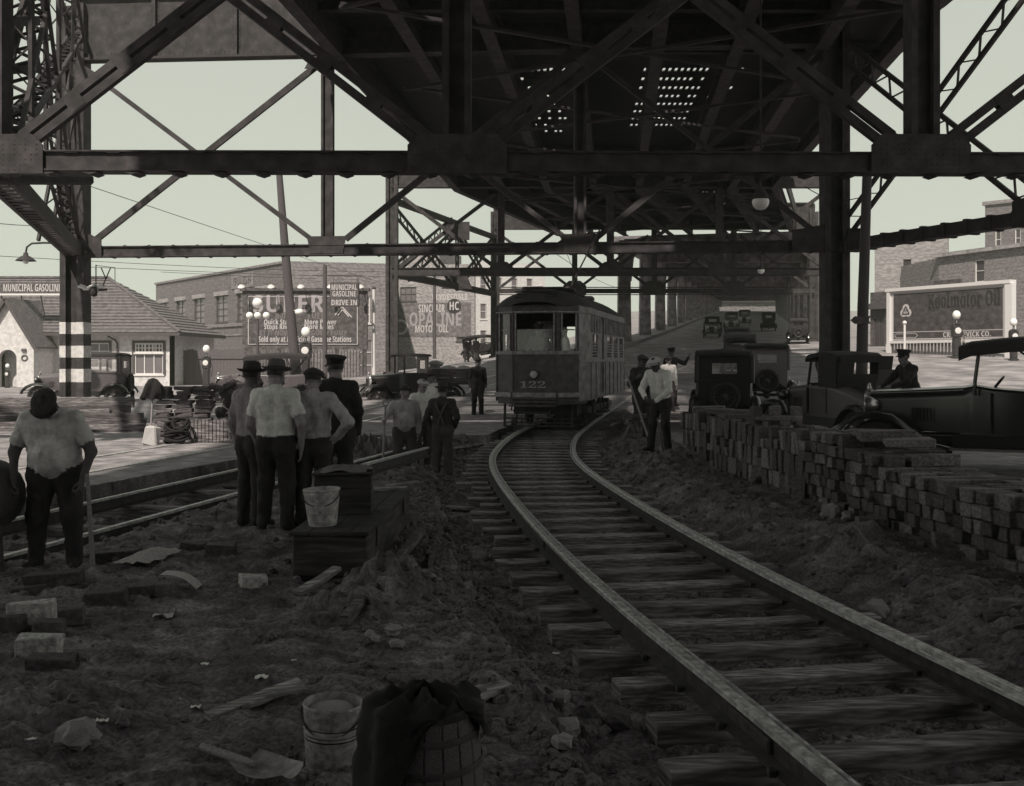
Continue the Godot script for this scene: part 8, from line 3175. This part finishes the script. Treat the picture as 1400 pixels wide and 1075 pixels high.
	# timber pile behind the bowed worker
	var lt := [[-60, 552, 183, 551, 27.0, 0.28], [-60, 562, 178, 560, 26.6, 0.26], [-60, 575, 196, 570, 25.6, 0.22], [-60, 584, 200, 577, 25.2, 0.2], [-60, 592, 198, 585, 24.6, 0.22], [-60, 603, 203, 592, 24.0, 0.24], [-40, 570, 150, 563, 26.2, 0.2], [-60, 612, 190, 598, 23.6, 0.2]]
	for q in lt:
		plank("long dark timber in the pile behind the bowed worker", P(q[0], q[1] + 6, q[4]), P(q[2], q[3] + 6, q[4] + 1.0), q[5] * 1.2, q[5], mats.old_wood if rng.randf() < 0.4 else mats.tie_wood_dark, "timber", "timber pile behind the bowed worker")
	# machine at the left edge
	o = thing("concrete_mixer", "dark round-sided machine at the edge beside the bowed worker", "machine", Transform3D(Basis(), W(PX(-28, 8.6), 0, 8.6)))
	b = MB.new()
	b.lathe(Transform3D(Basis(Vector3.RIGHT, PI / 2), Vector3(0, 0.62, 0)), [Vector2(0.0, -0.4), Vector2(0.2, -0.4), Vector2(0.3, -0.2), Vector2(0.3, 0.15), Vector2(0.2, 0.32), Vector2(0.0, 0.32)], 22)
	part(b, "drum", mat("machine_paint", 0.06, 0.7, "grime", 0.8, 0.3), o)
	for sx in [-0.22, 0.22]:
		b = MB.new()
		b.bar(Vector3(sx, 0, 0.1), Vector3(sx * 0.6, 0.6, 0), 0.06, 0.06)
		part(b, "leg", mats.rail_web, o)
	# pale sack on the dirt, curled slab, litter
	b = MB.new()
	var sg := []
	var s0 := G(200, 768)
	for i in 9:
		var line := PackedVector3Array()
		for j in 11:
			var u := j / 10.0 - 0.5
			var v := i / 8.0 - 0.5
			line.append(s0 + Vector3(u * 0.3 + v * 0.12, 0.06 + 0.05 * cos(u * 4.0) * cos(v * 3.0) + 0.03 * nz.get_noise_2d(u * 6.0, v * 6.0), -v * 0.62))
		sg.append(line)
	b.rows(sg)
	solo(b, "empty_sack", mats.burlap_pale, "empty pale sack lying flat on the dirt", "sack")
	b = MB.new()
	sg = []
	s0 = G(240, 806)
	for i in 7:
		var line := PackedVector3Array()
		for j in 5:
			var t := i / 6.0
			line.append(s0 + Vector3(-0.13 + t * 0.28, 0.11 - 0.11 * t * t * t, -0.02 - j * 0.04))
		sg.append(line)
	b.rows(sg)
	solo(b, "curled_sheet", mats.burlap_pale, "stiff pale sheet curled over two blocks in the dirt", "sheet")
	for q in [[223, 851, 0.07, "crumpled pale rag in the trodden dirt"], [139, 988, 0.03, "crumpled paper scrap near the lumpy stone"], [267, 969, 0.026, "small curled paper scrap in the middle of the dirt"], [358, 938, 0.035, "bright folded paper scrap below the plank's far end"], [280, 912, 0.022, "torn paper flake in the open dirt"], [402, 912, 0.015, "tiny paper flake near the dirt heap"], [760, 897, 0.022, "white paper scrap on the bank of the track"], [42, 1022, 0.022, "thin paper strip at the edge of the dirt"]]:
		b = MB.new()
		var c := G(q[0], q[1], 0.015)
		var g2 := []
		for i in 6:
			var line := PackedVector3Array()
			for j in 6:
				var u := j / 5.0 - 0.5
				var v := i / 5.0 - 0.5
				line.append(c + Vector3(u * 2.0 * q[2], absf(nz.get_noise_2d(u * 4.0 + q[0], v * 4.0)) * q[2] * 0.9, v * 1.3 * q[2]))
			g2.append(line)
		b.rows(g2)
		solo(b, "paper_scrap", mats.paper if q[2] < 0.06 else mats.burlap_pale, q[3], "litter")
	for q in [[107, 1016, 0.095, "lumpy pale stone alone in the dirt"], [505, 876, 0.04, "small round stone behind the keg"], [513, 882, 0.035, "smaller stone touching the round stone behind the keg"], [543, 889, 0.045, "pale stone on the dirt behind the keg"], [538, 872, 0.05, "flat stone at the foot of the dirt heap"], [768, 985, 0.06, "pale rock at the foot of the bank near the keg"], [772, 1010, 0.09, "large rounded rock at the foot of the bank"], [770, 1037, 0.05, "small rock below the large rounded rock"], [1198, 806, 0.12, "rock with pale marks beside the rail facing the block piles"], [1138, 712, 0.14, "pale boulder before the paving block pile"], [1160, 716, 0.09, "lighter stone beside the pale boulder"], [845, 995, 0.08, "dark stone beside the tie ends"]]:
		var m := stone(Vector3(q[2], q[2] * 0.75, q[2] * 0.9), int(q[0]))
		var so := put(m, numbered("stone"), mats.pebble if q[0] != 845 else mats.granite_0, self, Transform3D(Basis(Vector3.UP, q[0]), G(q[0], q[1] - 4, q[2] * 0.45)))
		tag(so, q[3], "stone")
	# crumbled earth and gravel
	var mm := MultiMesh.new()
	mm.transform_format = MultiMesh.TRANSFORM_3D
	mm.mesh = stone(Vector3(1, 0.7, 0.85), 4)
	var xf := []
	for i in 14000:
		var d := 3.0 + pow(rng.randf(), 1.6) * 20.0
		var x: float
		var r := rng.randf()
		if r < 0.3: x = trk_fast(d) - 1.75 + rng.randfn(0.0, 0.3)
		elif r < 0.5: x = trk_fast(d) + 1.9 + rng.randfn(0.0, 0.4)
		elif r < 0.62: x = trk_fast(d) + rng.randf_range(-0.7, 0.7)
		elif r < 0.72: x = -7.0 + 0.25 * d + rng.randfn(0.0, 0.6)
		else: x = rng.randf_range(-0.55, 0.5) * d
		if street_mask(x, d): continue
		var s: float = 0.006 + 0.026 * pow(rng.randf(), 2.6) * (1.0 + d * 0.06)
		xf.append(Transform3D(Basis(Vector3(rng.randf() - 0.5, 1, rng.randf() - 0.5).normalized(), rng.randf() * TAU).scaled(Vector3.ONE * s), W(x, ground_y(x, d) + s * 0.2, d)))
	mm.instance_count = xf.size()
	for i in xf.size():
		mm.set_instance_transform(i, xf[i])
	var mi := MultiMeshInstance3D.new()
	mi.name = "gravel"
	mi.multimesh = mm
	mi.material_override = mat("clod", 0.17, 0.95, "fine", 0.3)
	add_child(mi)
	tag(mi, "crumbled earth and small stones strewn over the dug ground", "gravel", "", "stuff")
func extra_stages() -> Array:
	return [build_buildings, build_vehicles, tram_extra, build_streetcar, build_people, build_blocks, build_props]
